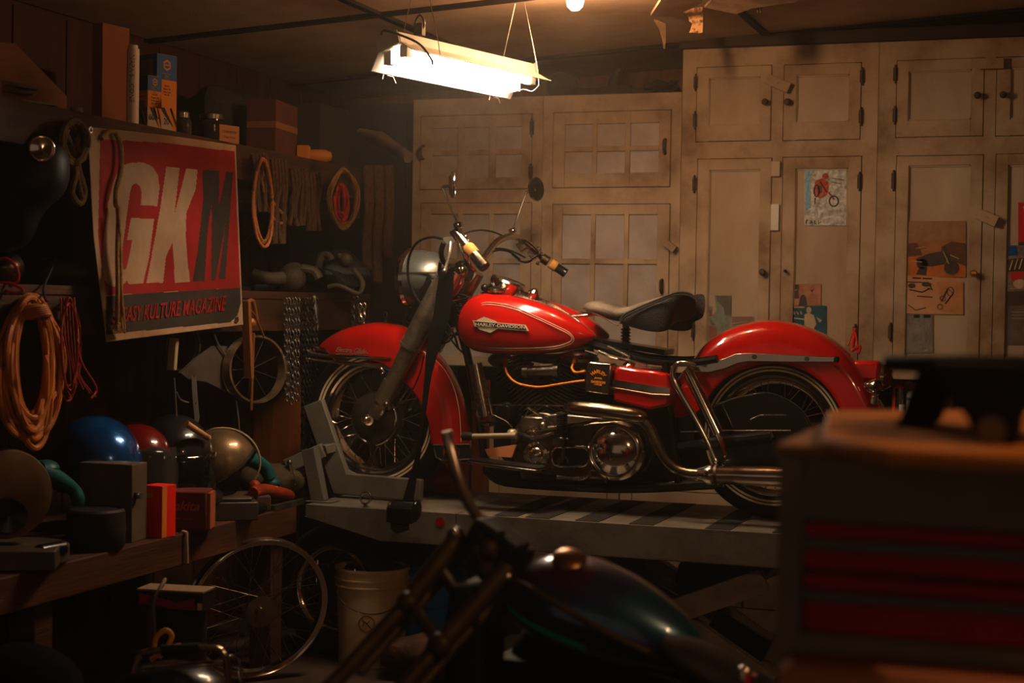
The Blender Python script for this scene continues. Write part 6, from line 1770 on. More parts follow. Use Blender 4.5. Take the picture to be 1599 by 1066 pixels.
bucket(672, 6.35, .125, .14, .365, 'blue plastic bucket right of the white one under the lift', mat('blue_bucket', (24, 100, 170), .45))
# metal case with cord
c = at(275, 935, 4.7)
ET = thing('battery_charger', 'flat box with a tan top, red stripe and a grey cord looped over it', 'charger', (c.x, c.y, c.z-.05))
obj('charger_case', MB().box(c, (.20, .09, .055), rz=math.radians(8)), mat('charger_black', (26, 22, 20), .6), ET, bev=.003)
obj('charger_top', MB().box(c+Z1*.031, (.205, .095, .006), rz=math.radians(8)), mat('dusty_tan', (128, 104, 78), .7), ET, bev=.001)
R = Matrix.Rotation(math.radians(8), 3, 'Z'); o, u = face(c, R, .2, .09, 'f'); n = R @ Vector((0, -1, 0)); m = MB(); m.flat([(-.095, .022), (-.095, -.01), (.08, -.022), (.08, -.01)], o, u, Z1); m.flat([(.0, -.005), (.075, .012), (.075, -.02), (-.01, -.02)], o+n*.0003, u, Z1); m.mat(1); rct(m, o+n*.0005, u, .085, .099, -.02, .0)
obj('printed_stripe', m, [mat('dull_red_print', (130, 30, 26), .6), mat('cream_label', (200, 176, 130), .6)], ET)
m = MB().tube([c+Vector((-.05, .02, .05)), c+Vector((-.03, -.03, .042)), c+Vector((-.035, -.065, .0)), c+Vector((-.03, -.065, -.10))], .0065, 8, sm=4); obj('grey_cord', m, mat('grey_cord', (92, 80, 68), .7), ET)
solo('paint_can_stack', MB().cyl((c.x, c.y+.03, 0), (c.x, c.y+.03, c.z-.029), .075, 28), mat('dark_can', (34, 28, 24), .6, .3), 'dark can on the floor carrying the flat charger box', 'can')
c = atz(212, 1036, .0); c = at(210, 1035, 4.45)
solo('wood_block', MB().box((at(210, 1000, 4.5).x, at(210, 1000, 4.5).y, .14), (.10, .10, .28), rz=.4), mat('dusty_block', (110, 80, 52), .8), 'upright dusty wood block below the bench', 'wood block', bev=.004)
solo('wood_plank', MB().box((at(250, 1040, 4.6).x, at(250, 1040, 4.6).y, .02), (.42, .16, .04), rz=.4), WOODT, 'pale plank lying on the floor below the bench', 'plank', bev=.003)
m = MB().tube([at(240, 1014, 4.3), at(244, 995, 4.3), at(258, 984, 4.3), at(268, 992, 4.3), at(262, 1008, 4.3), at(248, 1026, 4.3)], .0075, 8, sm=4); m.tube([at(236, 1030, 4.3), at(262, 1012, 4.28), at(282, 1007, 4.28)], .0065, 8, sm=3)
solo('yellow_hose', m, mat('yellow_hose', (206, 140, 40), .5), 'yellow hose loop on the floor behind the chrome carry handle', 'hose')
# chrome frame with black grip, lower left foreground
D = 3.9
RB = thing('chrome_luggage_rack', 'chrome rack with a black grip handle at the bottom left of the picture', 'rack', at(290, 1090, D))
m = MB().tube([at(208, 1050, D), at(214, 1030, D), at(226, 1018, D), at(290, 1012, D), at(335, 1012, D), at(352, 1024, D), at(356, 1060, D), at(358, 1100, D)], .0085, 10, sm=4)
m.tube([at(222, 1042, D+.08), at(350, 1032, D+.08)], .005, 8); m.tube([at(222, 1047, D+.1), at(350, 1037, D+.1)], .004, 8)
m.tube([at(355, 1025, D+.05), at(372, 1030, D+.08), at(378, 1090, D+.1)], .004, 8, sm=3)
obj('frame_tube', m, CHROME, RB)
obj('grip', MB().tube([at(252, 1015, D), at(312, 1012, D)], .014, 14), BLACKM, RB)
m = MB().ball(at(270, 1100, D+.16), (.17, .14, .11), 24); obj('black_shell', m, BLACK, RB)
m = MB().ball(at(30, 1082, 3.9), (.16, .15, .12), 20); solo('dark_seat_pad', m, mat('soot_black', (8, 7, 7), .9, spec=.05), 'black rounded pad at the bottom left corner of the picture', 'pad')
c = at(130, 1050, 4.1); solo('dark_toolbox', MB().box((c.x, c.y, .11), (.2, .14, .22), rz=.4), mat('dark_blue_box', (36, 36, 40), .6), 'small dark box on the floor between pad and chrome rack', 'box', bev=.005)
# clutter behind, under lift: debris
m = lump(Vector((at(690, 1000, 5.9).x, at(690, 1000, 5.9).y, .08)), (.26, .12, .08), 5); seat_on(m, .0); solo('rope_heap', m, mat('brown_heap', (70, 44, 32), .9, col2=(40, 26, 20), vs=16, bump=.5, bs=40), 'brown tangled heap on the floor under the lift', 'rope')
m = MB().bx(0, .13, 0, .12, 0, .0); 
c = at(704, 752, 6.5); solo('red_jerry_can', MB().box((c.x, c.y, c.z), (.12, .10, .16)).box((c.x, c.y-.052, c.z-.04), (.1, .008, .014)).box((c.x, c.y-.052, c.z), (.1, .008, .014)).box((c.x, c.y-.052, c.z+.04), (.1, .008, .014)), mat('red_can', (140, 16, 14), .45), 'ribbed red can behind the front tire', 'can', bev=.004)
cc_ = c.z-.08; solo('storage_crate', MB().box((c.x+.0, c.y+.06, cc_/2), (.5, .26, cc_)), DK, 'dark crate behind the lift carrying the red can', 'crate', bev=.004)
a = aty(737, 700, 6.6); b = aty(757, 700, 6.6); solo('brown_post', MB().bx(a.x, b.x, 6.6, 6.66, .0, 1.05), wood('reddish_post', (112, 56, 28), (84, 42, 22), 'Z'), 'reddish wooden post behind the engine front', 'post')
# ------------------------------------------------------------------ pictures on the cabinet doors
def cw(px, py, Y=YC+.0035): return aty(px, py, Y)
def poster(name, label, x0, y0, x1, y1, base, shapes=(), Y=YC+.0035, cat='poster', corner=None, top=None):
    L = corner or [(x0, y0), (x1, y0), (x1, y1), (x0, y1)]
    t = thing(name, label, cat, cw((x0+x1)/2, y1, Y))
    P = [cw(a, b, Y) for a, b in L]; n = len(P)
    m = MB().add(P+[p+Vector((0, .0012, 0)) for p in P], [tuple(range(n)), tuple(range(2*n-1, n-1, -1))]+[(i, i+n, (i+1) % n+n, (i+1) % n) for i in range(n)])
    obj('paper_sheet', m, base, t)
    k = 0
    for nm, mt, polys, strokes in shapes:
        m = MB(); k += 1; yy = Y-.0004*k
        for pl_ in polys: 
            m.add([cw(a, b, yy) for a, b in pl_], [tuple(range(len(pl_)))])
        for st_, r in strokes: m.tube([cw(a, b, yy) for a, b in st_], r, 4)
        obj(nm, m, mt, t)
    return t
def ell(cx, cy, rx, ry, n=16): return [(cx+math.cos(2*PI*i/n)*rx, cy+math.sin(2*PI*i/n)*ry) for i in range(n)]
def ring(cx, cy, rx, ry, r=.0022, n=16): return (ell(cx, cy, rx, ry, n)+[(cx+rx, cy)], r)
pm = lambda n, c, c2=None, **k: mat(n, c, k.pop('rough', .6), col2=c2, vs=k.pop('vs', 25), **k)
PLAST = mat('crinkled_film', (196, 194, 184), .16, col2=(104, 104, 98), vs=46, bump=1, bs=38, coat=1)
poster('wrapped_poster', 'poster in crinkled clear film with a red motorcycle, on the tall middle cabinet', 1256, 263, 1322, 352, PLAST,
    [('blue_band', mat('film_blue', (110, 150, 164), .2, bump=1, bs=38, coat=1), [[(1257, 264), (1266, 264), (1266, 325), (1257, 326)]], []),
     ('red_motorcycle_drawing', mat('film_red', (150, 56, 40), .2, bump=1, bs=38, coat=1), [ell(1289, 275, 5, 5), [(1273, 282), (1284, 278), (1296, 286), (1292, 304), (1280, 310), (1270, 302)]], [([(1294, 300), (1303, 312)], .003)]),
     ('dark_drawing', mat('film_dark', (60, 40, 36), .2, bump=1, bs=38, coat=1), [[(1276, 292), (1283, 288), (1284, 300), (1277, 304)]], [ring(1302, 314, 7, 8, .0026), ring(1275, 298, 4, 9), ([(1273, 309), (1272, 318)], .002), ([(1281, 284), (1291, 300)], .002), ([(1298, 278), (1318, 281)], .0012), ([(1298, 284), (1314, 287)], .0012)]),
     ('dark_lettering', mat('film_dark', (60, 40, 36), .2), [], [([(1259, 344), (1259, 349)], .002), ([(1259, 344), (1262, 344)], .002), ([(1265, 349), (1267, 344), (1269, 349)], .0016), ([(1272, 344), (1272, 349), (1275, 349)], .0016), ([(1278, 344), (1278, 349), (1282, 346)], .0016)])])
SKIN = pm('photo_skin', (150, 100, 74), (120, 78, 56)); DKP = pm('photo_dark', (46, 38, 34), (66, 52, 44)); CREAM = pm('photo_cream', (176, 156, 124), (140, 120, 92))
poster('photo_page', 'orange page with two standing men at the lower left of the wrapped-poster door', 1239, 443, 1282, 480, pm('photo_orange', (160, 112, 80), (128, 84, 58)),
    [('dark_figure', DKP, [[(1239, 455), (1247, 452), (1248, 466), (1239, 466)], [(1247, 476), (1250, 462), (1255, 459), (1259, 464), (1261, 478), (1247, 478)], [(1239, 444), (1248, 444), (1248, 452), (1239, 452)]], []), ('pale_figure', SKIN, [ell(1268, 450, 4, 5), ell(1254, 454, 3, 4), [(1262, 460), (1268, 457), (1276, 461), (1279, 478), (1262, 478)]], []), ('beard', DKP, [[(1265, 452), (1271, 452), (1268, 457)]], [])])
poster('magazine_cover', 'teal magazine cover with a pale rider, just above the rear fender', 1238, 477, 1290, 540, pm('cover_teal', (26, 72, 84), (18, 50, 62)),
    [('rider_figure', CREAM, [ell(1263, 484, 4, 5), [(1256, 491), (1263, 488), (1271, 492), (1275, 506), (1270, 514), (1256, 512)], [(1274, 494), (1284, 500), (1280, 504)]], []), ('cover_lettering', CREAM, [], [([(1240, 480), (1256, 480)], .004), ([(1240, 486), (1241, 491)], .003), ([(1244, 486), (1247, 491)], .003), ([(1250, 486), (1252, 491)], .003), ([(1240, 497), (1256, 499)], .0035)])], Y=YC+.002)
poster('faded_picture', 'faded teal and brown picture at the bottom of the door behind the saddle', 1107, 460, 1132, 540, pm('faded_teal', (112, 122, 108), (84, 88, 76), vs=30),
    [('brown_patch', pm('faded_red', (120, 70, 52), (84, 54, 42)), [[(1107, 484), (1113, 482), (1114, 492), (1108, 495)], [(1107, 508), (1119, 510), (1122, 538), (1107, 538)]], []), ('pale_cutout', WHITEP, [[(1107, 461), (1115, 461), (1119, 484), (1112, 492), (1113, 478), (1107, 478)]], []), ('dark_patch', pm('faded_dark', (66, 62, 54), (84, 78, 66)), [[(1117, 461), (1141, 462), (1141, 492), (1132, 492), (1130, 480), (1120, 470)], [(1108, 496), (1118, 508), (1110, 508)]], [])],
    corner=[(1107, 461), (1142, 461), (1141, 492), (1136, 540), (1107, 540)])
poster('faded_note', 'small faded grey note touching the rear fender crown', 1134, 493, 1178, 540, pm('faded_grey', (140, 124, 106), (112, 96, 80)), [('note_lines', pm('faded_brown', (104, 80, 62)), [[(1143, 494), (1176, 494), (1176, 500), (1143, 504)]], [([(1144, 507), (1170, 503)], .0015), ([(1144, 511), (1160, 510)], .0015)])], Y=YC+.0045, corner=[(1138, 494), (1178, 494), (1178, 540), (1134, 540)])
BR1 = pm('poster_brown', (150, 96, 56), (116, 72, 42), vs=12); ORP = pm('poster_orange', (176, 98, 36), (136, 74, 32)); 
poster('motorcycle_poster', 'brown and orange poster of a dark motorcycle on the right cabinet door', 1415, 345, 1508, 433, BR1,
    [('orange_ground', ORP, [[(1415, 400), (1440, 402), (1490, 410), (1508, 418), (1508, 432), (1415, 432)]], []),
     ('sky_band', pm('poster_tan', (140, 104, 76), (120, 84, 58)), [[(1415, 346), (1508, 346), (1508, 372), (1415, 378)]], []),
     ('background_pattern', pm('poster_crowd', (92, 58, 40), (60, 40, 32), vs=40), [[(1415, 380), (1432, 379), (1440, 398), (1415, 401)], [(1470, 385), (1486, 377), (1508, 380), (1508, 415), (1490, 408), (1470, 400)]], []),
     ('motorcycle_picture', DKP, [ell(1486, 418, 12, 11), ell(1440, 412, 9, 8), [(1430, 404), (1450, 396), (1470, 392), (1480, 400), (1476, 412), (1455, 416), (1436, 414)], [(1430, 428), (1437, 416), (1448, 418), (1446, 430)], [(1472, 384), (1480, 388), (1486, 408), (1480, 410)]], []),
     ('chrome_lines', CREAM, [], [([(1473, 392), (1482, 412)], .0022), ([(1424, 408), (1440, 409)], .002), ([(1484, 398), (1498, 404)], .002), ([(1430, 388), (1446, 386)], .002)])])
poster('sketch_poster', 'peach poster with small motorcycle drawings below the brown poster', 1415, 430, 1504, 491, pm('poster_peach', (176, 132, 98), (156, 104, 66), vs=10),
    [('peach_glow', pm('poster_warm', (172, 118, 76), (146, 96, 60)), [[(1462, 440), (1503, 441), (1503, 489), (1470, 486)]], []),
     ('drawings', DKP, [ell(1447, 444, 8, 3.5), ell(1424, 446, 6, 4)], [ring(1472, 466, 4, 4, .0016), ring(1468, 479, 4, 4, .0016), ring(1484, 455, 5, 7, .0016), ([(1470, 470), (1480, 450), (1488, 458), (1476, 474)], .003), ([(1416, 440), (1450, 441)], .002), ([(1420, 452), (1440, 456), (1452, 450)], .0025), ([(1432, 462), (1456, 464)], .002), ([(1418, 476), (1430, 484), (1446, 480)], .002), ([(1448, 450), (1456, 452), (1452, 446)], .003)]),
     ('headline', INK, [], [([(1425, 433.5), (1438, 434.3)], .0028), ([(1441, 434.4), (1455, 435)], .0028)])], Y=YC+.0025, corner=[(1415, 430), (1490, 434), (1504, 440), (1504, 491), (1440, 490), (1415, 489)])
poster('pale_sheet', 'crumpled pale grey sheet under the peach poster', 1415, 489, 1457, 551, mat('crumpled_paper', (122, 116, 110), .8, col2=(90, 78, 70), vs=14, bump=1, bs=30), [('dark_heading', INK, [[(1427, 491), (1436, 491), (1436, 496), (1427, 496)], [(1442, 491), (1453, 491), (1453, 496), (1442, 496)]], [])], Y=YC+.0045)
RP = pm('poster_red', (176, 30, 22), (150, 24, 20))
poster('red_poster', 'bright red poster corner at the right edge of the picture', 1590, 316, 1650, 384, RP, [('white_star', CREAM, [ell(1600, 324, 3, 3)], []), ('shadowed_stripe', DKP, [[(1590, 378), (1650, 372), (1650, 384), (1590, 384)]], [])])
poster('comic_poster', 'busy blue, red and grey poster strip at the right edge', 1573, 383, 1650, 475, pm('poster_mid', (120, 100, 86), (70, 60, 56), vs=30),
    [('blue_square', BOXB, [[(1573, 384), (1587, 383), (1590, 398), (1573, 400)]], []), ('dark_field', DKP, [[(1573, 455), (1650, 452), (1650, 475), (1573, 476)], [(1573, 405), (1600, 402), (1650, 410), (1650, 422), (1573, 424)]], []),
     ('red_field', RP, [[(1578, 425), (1605, 424), (1596, 434), (1580, 440)]], []), ('pale_strokes', CREAM, [ell(1592, 443, 10, 7)], [([(1577, 422), (1582, 406)], .0035), ([(1585, 421), (1590, 404)], .0035), ([(1592, 420), (1597, 404)], .0035), ([(1576, 451), (1605, 451)], .002)])], Y=YC+.0025)
poster('grey_sheet', 'grey brown printed sheet at the right edge below the busy strip', 1573, 476, 1650, 538, mat('grey_print', (96, 84, 74), .8, col2=(66, 52, 44), vs=10, bump=.3, bs=30), [('sheet_lines', CREAM, [], [([(1580, 487), (1600, 487)], .0012), ([(1580, 492), (1600, 492)], .0012), ([(1580, 497), (1600, 497)], .0012)])], Y=YC+.0045)
# ------------------------------------------------------------------ cans in the counter niche
def can(px, Y, r, h, label, body, cap, capm, bands=()):
    p = aty(px, 640, Y); p.z = ZCT
    t = thing('spray_can', label, 'can', p)
    obj('can_body', MB().lathe([(0, 0), (r, 0), (r, .004), (r*.98, .006), (r*.98, h-.03), (r*.9, h-.018), (r*.55, h-.008), (0, h-.008)], p, Z1, 28), body, t)
    obj('cap', cap(p, r, h), capm, t)
    nn = (CAM-p); nn.z = 0; nn.normalize(); uu = Z1.cross(nn)
    for nm, z0, z1, a0, a1, mt in bands:
        m = MB(); k = 12
        rr = r*.985
        m.loft([[p+(nn*math.cos(a)+uu*math.sin(a))*rr+Z1*z0, p+(nn*math.cos(a)+uu*math.sin(a))*rr+Z1*z1] for a in [math.radians(lerp(a0, a1, i/k)) for i in range(k+1)]], False, False, ring_closed=False)
        obj(nm, m, mt, t)
    return t
wd_ = lambda p, r, h: MB().lathe([(r*.95, h-.02), (r*.95, h-.005), (r*.6, h+.008), (0, h+.01)], p, Z1, 24).box(p+Vector((.02, -.01, h+.001)), (.05, .018, .012))
capn = lambda p, r, h: MB().lathe([(r*.62, h-.02), (r*.62, h+.02), (r*.5, h+.024), (0, h+.024)], p, Z1, 20)
can(1404, 6.84, .031, .185, 'black spray can with red lid standing on the counter behind the tail lamp', BLACK, wd_, mat('red_cap', (190, 24, 18), .4), [('red_label_band', .01, .165, -70, -35, mat('label_red', (210, 50, 26), .5)), ('silver_label_band', .10, .165, -20, 30, CHROMED)])
can(1426, 6.80, .028, .165, 'white spray can with red cap beside the black one on the counter', mat('white_can', (190, 186, 178), .4), capn, MATS['red_cap'], [('blue_ring', .115, .128, -90, 90, BOXB)])
can(1483, 6.85, .034, .15, 'dark bottle with a bright metal top seen under the black stand', BLACK, capn, CHROME, [('bottle_label', .03, .08, -15, 20, CHROMED)])
p = aty(1408, 655, 6.74); p.z = ZCT
solo('white_marker', MB().cyl(p, p+Z1*.10, .012, 16), mat('white_can', (190, 186, 178), .4), 'small white tube in front of the black spray can', 'tube')
# ------------------------------------------------------------------ right foreground: tool chest
pt0 = at(1216, 700, 2.0); YT = pt0.y; XT0 = pt0.x; ZTT = atz(1216, 692, 1.2).z
ZTT = at(1216, 692, 2.0).z
XT1 = XT0+.80; DT_ = .46
CHG = mat('chest_grey', (136, 124, 110), .5, col2=(112, 100, 88), vs=5); CHR = mat('chest_red', (190, 14, 10), .4, col2=(160, 12, 10), vs=4)
TC_ = thing('tool_chest', 'grey tool chest with red drawers in the blurred right foreground', 'tool chest', ((XT0+XT1)/2, YT+DT_/2, 0))
zz_ = lambda py, px=1260: aty(px, py, YT).z
zt1, zb1 = zz_(814), zz_(889); zt2, zb2 = zz_(893), zz_(987); zbot = zz_(1019)
xl = aty(1252, 850, YT).x; xr2 = XT1-.045
m = MB().bx(XT0, XT1, YT+.03, YT+DT_, zbot, ZTT-.012).bx(XT0, xl, YT, YT+.03, zbot, ZTT-.012).bx(xr2, XT1, YT, YT+.03, zbot, ZTT-.012).bx(xl, xr2, YT, YT+.03, zt1, ZTT-.012).bx(xl, xr2, YT, YT+.03, zbot, zb2)
obj('chest_body', m, CHG, TC_, bev=.004)
for a, b, ha, hb in ((zt1, zb1, zz_(836), zz_(856)), (zt2, zb2, zz_(917), zz_(936))):
    d = obj('drawer', MB().bx(xl+.003, xr2-.003, YT+.002, YT+.028, b+.002, a-.002), CHR, TC_, bev=.003)
    m = MB().bx(xl+.003, xr2-.003, YT-.012, YT+.001, hb, ha); obj('drawer_pull', m, mat('pull_grey', (96, 90, 84), .4, .5), d, bev=.003)
m = MB().bx(XT0-.005, XT1, YT-.006, YT+DT_, ZTT-.012, ZTT); obj('chest_top', m, wood('chest_top_wood', (196, 140, 96), (164, 112, 76), 'X'), TC_, bev=.005)
P = [atz(1290, 659, ZTT), atz(1283, 705, ZTT), atz(1388, 727, ZTT), atz(1700, 742, ZTT), atz(1700, 655, ZTT)]
n = 5; th = .018
m = MB().add([p+Z1*.0006 for p in P]+[p+Z1*th for p in P], [tuple(range(n)), tuple(range(2*n-1, n-1, -1))]+[(i, i+n, (i+1) % n+n, (i+1) % n) for i in range(n)])
BD = solo('cutting_board', m, wood('honey_board', (232, 150, 66), (206, 124, 52), 'X'), 'honey brown wooden board with a hand slot lying on the tool chest', 'board', bev=.006)
c = atz(1350, 673, ZTT+th); 
m = MB(); m.box((0, 0, 0), (.085, .03, .0012), rz=.0)
off = MW[BD.name].translation; m.xf(Matrix.Translation(c+Z1*.0008-off)); obj('hand_slot', m, mat('slot_dark', (70, 36, 16), .9), BD, local=True, bev=.0)
# lower cabinet
zl = at(1260, 1020, 1.93).z; a = at(1176, 1050, 1.9)
t = thing('tool_cabinet', 'red roller cabinet with a worn wooden top under the tool chest', 'tool cabinet', ((a.x+XT1)/2, YT+.2, 0))
obj('cabinet_body', MB().bx(a.x+.01, XT1+.1, YT-.06, YT+.5, .0, zbot-.05), CHR, t, bev=.01)
obj('wooden_top', MB().bx(a.x+.02, XT1+.1, YT-.075, YT+.5, zbot-.049, zbot-.001), wood('worn_red_wood', (206, 134, 92), (180, 96, 64), 'X'), t, bev=.016)
# black stand on the board
Dk = 2.12; ZS = ZTT+th
m = MB()
def pv(px, py, D): return at(px, py, D)
b0 = atz(1430, 664, ZS); D1 = dep(b0); b1 = atz(1560, 690, ZS); D2 = dep(b1)
BS = thing('black_stand', 'black metal stand with splayed feet on the board in the right foreground', 'stand', Vector((b1.x, b1.y, ZS)))
m.bar(at(1452, 553, D1+.05)+Vector((0, 0, -.012)), at(1680, 556, D2+.05)+Vector((0, 0, -.012)), .16, .022)
obj('stand_top', m, BLACKM, BS, bev=.006)
m = MB(); m.loft([[Vector((p.x-w_, p.y-.05, p.z)), Vector((p.x+w_, p.y-.05, p.z)), Vector((p.x+w_, p.y+.04, p.z)), Vector((p.x-w_, p.y+.04, p.z))] for p, w_ in ((at(1468, 566, D1+.02), .02), (at(1456, 610, D1+.01), .026), (at(1440, 650, D1), .024), (Vector((b0.x, b0.y, ZS+.001)), .026))])
obj('leg', m, BLACKM, BS, bev=.006)
m = MB(); m.loft([[Vector((p.x-w_, p.y-.05, p.z)), Vector((p.x+w_, p.y-.05, p.z)), Vector((p.x+w_, p.y+.04, p.z)), Vector((p.x-w_, p.y+.04, p.z))] for p, w_ in ((at(1550, 566, D2+.03), .07), (at(1550, 610, D2+.02), .048), (at(1555, 650, D2+.01), .03), (Vector((b1.x, b1.y, ZS+.001)), .022))])
obj('leg', m, BLACKM, BS, bev=.006)
m = MB().cyl(at(1549, 672, D2-.06), at(1549, 672, D2-.045), .016, 20); obj('foot_bolt', m, CHG, BS)
m = MB(); m.loft([[Vector((p.x-w_, p.y-.05, p.z)), Vector((p.x+w_, p.y-.05, p.z)), Vector((p.x+w_, p.y+.04, p.z)), Vector((p.x-w_, p.y+.04, p.z))] for p, w_ in ((at(1650, 566, D2+.03), .05), (at(1660, 630, D2+.02), .03), (Vector((b1.x+.11, b1.y, ZS+.001)), .022))])
obj('leg', m, BLACKM, BS, bev=.006)
# ------------------------------------------------------------------ foreground chopper
DC = 3.15
CT = at(900, 1066, DC)
CH_ = thing('chopper_motorcycle', 'chopper with a blue and purple metalflake tank in the blurred foreground', 'motorcycle', Vector((CT.x, CT.y, 0)))
RUSTY = mat('raw_steel', (96, 78, 62), .5, .5, col2=(58, 45, 35), vs=10, rvar=.1)
def cpt(x, y, d=0): return at(x, y, DC+d)
m = MB().tube([cpt(697, 673, .1), cpt(703, 700, .1), cpt(716, 748, .08), cpt(733, 788, .05), cpt(757, 820, .02), cpt(770, 840)], .0115, 12, sm=4)
m.tube([cpt(826, 690, .6)-Z1*.0, cpt(826, 690, .6)+Z1*.001], .001, 4)
obj('handlebar', MB().tube([cpt(697, 673, .1), cpt(703, 700, .1), cpt(716, 748, .08), cpt(733, 788, .05), cpt(757, 820, .02), cpt(770, 840)], .0115, 12, sm=4), mat('soft_chrome', (220, 205, 190), .28, 1), CH_)
m = MB().box(cpt(775, 850, .02), (.10, .09, .07), ry=.6).box(cpt(760, 832, -.02), (.06, .05, .04), ry=.5).box(cpt(790, 880, .05), (.07, .07, .10), ry=.5)
m.tube([cpt(735, 835, -.04), cpt(778, 850, .0), cpt(812, 868, .06)], .02, 12)
obj('triple_clamp', m, BLACKM, CH_, bev=.008)
m = MB().ball(cpt(763, 858, -.06), (.02, .02, .022), 12).tube([cpt(745, 850, -.05), cpt(755, 880, -.05), cpt(765, 915, -.03), cpt(758, 935, -.02)], [.014, .017, .016, .02], 10, sm=3)
obj('neck_fitting', m, RUSTY, CH_)
def leg(pts, r):
    m = MB().tube(pts, r, 12); return obj('springer_leg', m, RUSTY, CH_)
def down(a, b, z=.06):
    """extend the line a->b to a given height"""
    d = b-a; return a+d*((z-a.z)/d.z)
a = cpt(712, 842, .0); b = cpt(636, 940, -.05)
leg([a, b], .019)
f = atz(470, 1110, .12)
leg([b, Vector(b).lerp(cpt(545, 1040, -.12), 1), cpt(430, 1165, -.2)], .0155)
leg([cpt(734, 850, .05), cpt(650, 950, -.02), cpt(560, 1050, -.1)], .011)
a = cpt(792, 885, -.05); b = cpt(687, 1006, -.12)
leg([a, b], .019); leg([b, cpt(560, 1150, -.22)], .0155); leg([cpt(805, 905, -.02), cpt(700, 1020, -.1), cpt(600, 1140, -.2)], .011)
m = MB().tube([cpt(638, 938, -.05), cpt(664, 975, -.08), cpt(690, 1006, -.12)], .012, 10); m.ball(cpt(636, 940, -.06), .022, 12); m.ball(cpt(686, 1008, -.13), .026, 12)
obj('fork_rocker', m, RUSTY, CH_)
obj('fork_brace', MB().tube([cpt(688, 890, -.0), cpt(712, 925, -.05), cpt(735, 945, -.08)], .012, 10).ball(cpt(712, 838, -.0), .020, 12), RUSTY, CH_)
for q in ((711, 832, -.01, .009), (791, 900, -.06, .012)): obj('chrome_nut', MB().ball(cpt(*q[:3]), q[3], 12), CHROME, CH_)
# tank
ST_ = [(796, 922, 12), (806, 922, 38), (826, 924, 62), (862, 934, 80), (905, 948, 86), (950, 964, 84), (1000, 984, 74), (1046, 1004, 58), (1082, 1020, 38), (1100, 1028, 14)]
rings = []; A0 = cpt(800, 922, 0); B0 = cpt(1100, 1028, -.15); axd = (B0-A0).normalized()
uu = axd.cross(Z1).normalized(); vv = uu.cross(axd)
for x, y, r in ST_:
    k = (x-796)/304; c = at(x, y, DC-.15*k); rr = r*DC/FPX*1.02
    rings.append([c+uu*math.cos(a)*rr*1.06+vv*(math.sin(a)*rr*(.92 if math.sin(a) > 0 else .8)) for a in [2*PI*i/32 for i in range(32)]])
FLK = bpy.data.materials.new('metalflake'); FLK.use_nodes = True; nt = FLK.node_tree; b = nt.nodes['Principled BSDF']
tc = nt.nodes.new('ShaderNodeTexCoord'); nz = nt.nodes.new('ShaderNodeTexNoise'); nz.inputs['Scale'].default_value = 5.5; nz.inputs['Detail'].default_value = 3
rp = nt.nodes.new('ShaderNodeValToRGB'); e = rp.color_ramp.elements; e[0].position = .38; e[0].color = (*s2l((24, 92, 100)), 1); e[1].position = .62; e[1].color = (*s2l((70, 30, 60)), 1)
q = e.new(.5); q.color = (*s2l((34, 60, 112)), 1)
nt.links.new(tc.outputs['Object'], nz.inputs['Vector']); nt.links.new(nz.outputs[0], rp.inputs[0]); nt.links.new(rp.outputs[0], b.inputs['Base Color'])
b.inputs['Metallic'].default_value = .5; b.inputs['Roughness'].default_value = .3; b.inputs['Coat Weight'].default_value = 1; b.inputs['Coat Roughness'].default_value = .05
o = obj('fuel_tank', MB().loft(rings), FLK, CH_, sharp=80); s = o.modifiers.new('sub', 'SUBSURF'); s.levels = s.render_levels = 2
TKO = o
def tanksurf(i, a, off=.002):
    x, y, r = ST_[i]; k = (x-796)/304; c = at(x, y, DC-.15*k); rr = r*DC/FPX*1.02+off
    return c+uu*math.cos(a)*rr*1.06+vv*(math.sin(a)*rr*(.92 if math.sin(a) > 0 else .8))
toward = math.atan2((CAM-A0).dot(vv), (CAM-A0).dot(uu))
m = MB().tube([tanksurf(i, toward+.42-.12*i, .001) for i in range(1, 9)], .0065, 8, sm=3, sx=1); obj('tank_seam_strip', m, RUSTY, TKO)
m = MB(); rib = []
for i in range(1, 6):
    rib.append([tanksurf(i, toward-.50-.04*i, .0), tanksurf(i, toward-.50-.04*i, .0022), tanksurf(i, toward-.60-.05*i, .0022), tanksurf(i, toward-.60-.05*i, .0)] if True else 0)
m.loft(rib); o = obj('teal_flame_stripe', m, mat('teal_stripe', (10, 190, 140), .4, .1, coat=.3), TKO)
c = at(889, 884, DC-.075); nrm = (vv+(CAM-c).normalized()*.45).normalized()
m = MB().lathe([(.03, -.03), (.03, .004), (.036, .006), (.036, .016), (.028, .024), (.01, .028), (0, .028)], c, nrm, 28); obj('tank_cap', m, mat('bronze_cap', (150, 110, 76), .3, .9), TKO)
# frame, seat
m = MB().tube([cpt(770, 850, .02), cpt(790, 905, .02), cpt(796, 940, .02)], .028, 14).tube([cpt(800, 915, .0), cpt(900, 1000, -.05), cpt(1050, 1060, -.1), cpt(1200, 1100, -.15)], .018, 12, sm=3)
m.tube([cpt(790, 930, .0), cpt(765, 980, .0), cpt(755, 1070, .0), cpt(770, 1200, .0)], .018, 12, sm=3)
obj('frame', m, BLACK, CH_)
m = MB(); m.loft([[cpt(x, y, d)+Vector((sx_*w_, 0, 0))+Vector((0, dy, 0)) for sx_, dy in ((-1, -.08), (1, -.08), (1, .08), (-1, .08))] for x, y, d, w_ in ((742, 905, .0, .02), (742, 960, .0, .035), (742, 1090, .0, .035))])
obj('radiator_guard', m, BLACKM, CH_, bev=.01)
m = MB(); SS = [(1040, 985, 28), (1075, 1003, 44), (1120, 1030, 52), (1170, 1065, 58), (1230, 1100, 50)]
rings = []
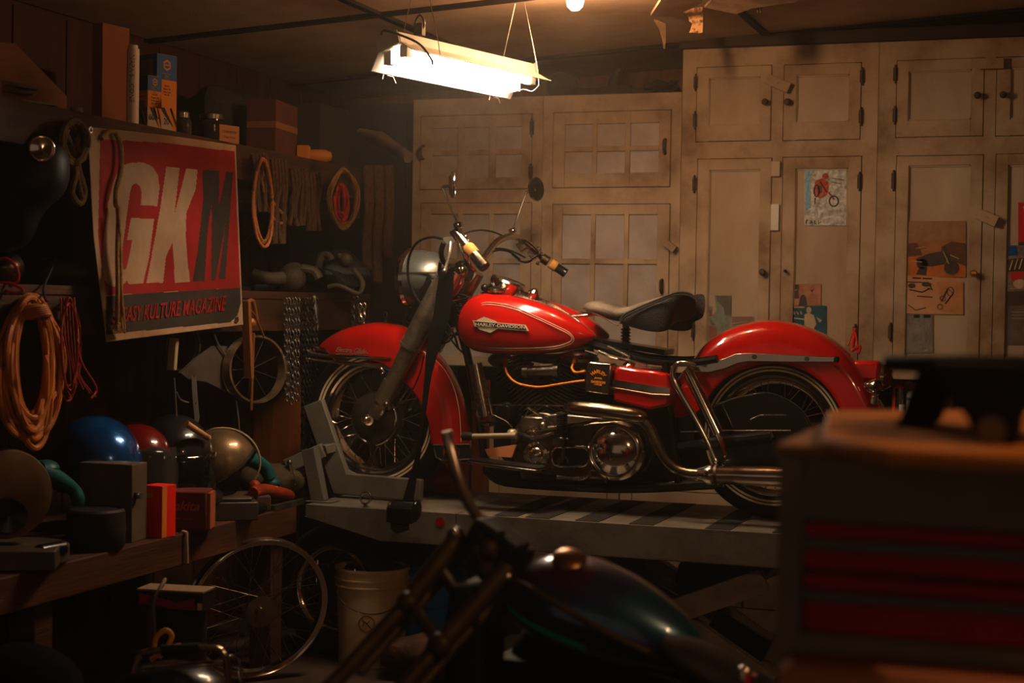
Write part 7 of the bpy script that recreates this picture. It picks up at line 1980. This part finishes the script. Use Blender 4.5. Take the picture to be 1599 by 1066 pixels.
for x, y, r in SS:
    c = at(x, y+22, DC-.22); rr = r*DC/FPX
    rings.append([c+uu*math.cos(a)*rr*1.3+vv*math.sin(a)*rr*.6 for a in [2*PI*i/20 for i in range(20)]])
m.loft(rings); o = obj('seat', m, LEATHB, CH_, sharp=80)
m = MB(); m.ball(cpt(900, 1040, .1), (.14, .1, .12), 20); m.box(cpt(850, 1080, .12), (.2, .2, .14)); m.box(cpt(930, 1100, .1), (.35, .22, .2))
obj('engine_block', m, BLACKM, CH_, bev=.01)
m = MB().cyl(at(1162, 1052, 2.9), at(1162, 1100, 2.9), .022, 20).ball(at(1162, 1050, 2.9), .015, 12); obj('chrome_riser', m, CHROME, CH_)
# ------------------------------------------------------------------ thin dusty air
hm = bpy.data.materials.new('dusty_air'); hm.use_nodes = True; nt = hm.node_tree; nt.nodes.clear()
out = nt.nodes.new('ShaderNodeOutputMaterial'); vs_ = nt.nodes.new('ShaderNodeVolumeScatter')
vs_.inputs['Density'].default_value = .005; vs_.inputs['Anisotropy'].default_value = .72; vs_.inputs['Color'].default_value = (1, .9, .75, 1)
nt.links.new(vs_.outputs[0], out.inputs['Volume'])
hz = obj('dusty_air', MB().bx(XL+.02, XR-.02, -1.0, YC-.1, .01, 2.36), hm); tagp(hz, 'thin warm haze filling the garage air around the shop light', 'haze', kind='stuff')
# ------------------------------------------------------------------ groups of look-alikes
GROUPS = {'hanging_rope': 'ropes hanging under the upper shelf', 'orange_rope': 'orange ropes beside the banner', 'hanging_chain': 'chains hanging below the middle shelf', 'helmet': 'helmets on the bench',
          'oil_filter_box': 'oil filter boxes on the upper shelf', 'glass_jar': 'jars on the upper shelf', 'dark_carton': 'cartons on the junk ledge', 'wall_cabinet': 'painted wall cabinets',
          'base_cabinet': 'cream base cabinets', 'spray_can': 'cans in the counter niche', 'plastic_bucket': 'buckets under the lift', 'light_bulb_fitting': 'bare ceiling bulbs'}
for o in S.objects:
    if o.parent is None and o.name.split('.')[0] in GROUPS and 'label' in o:
        o['group'] = GROUPS[o.name.split('.')[0]]
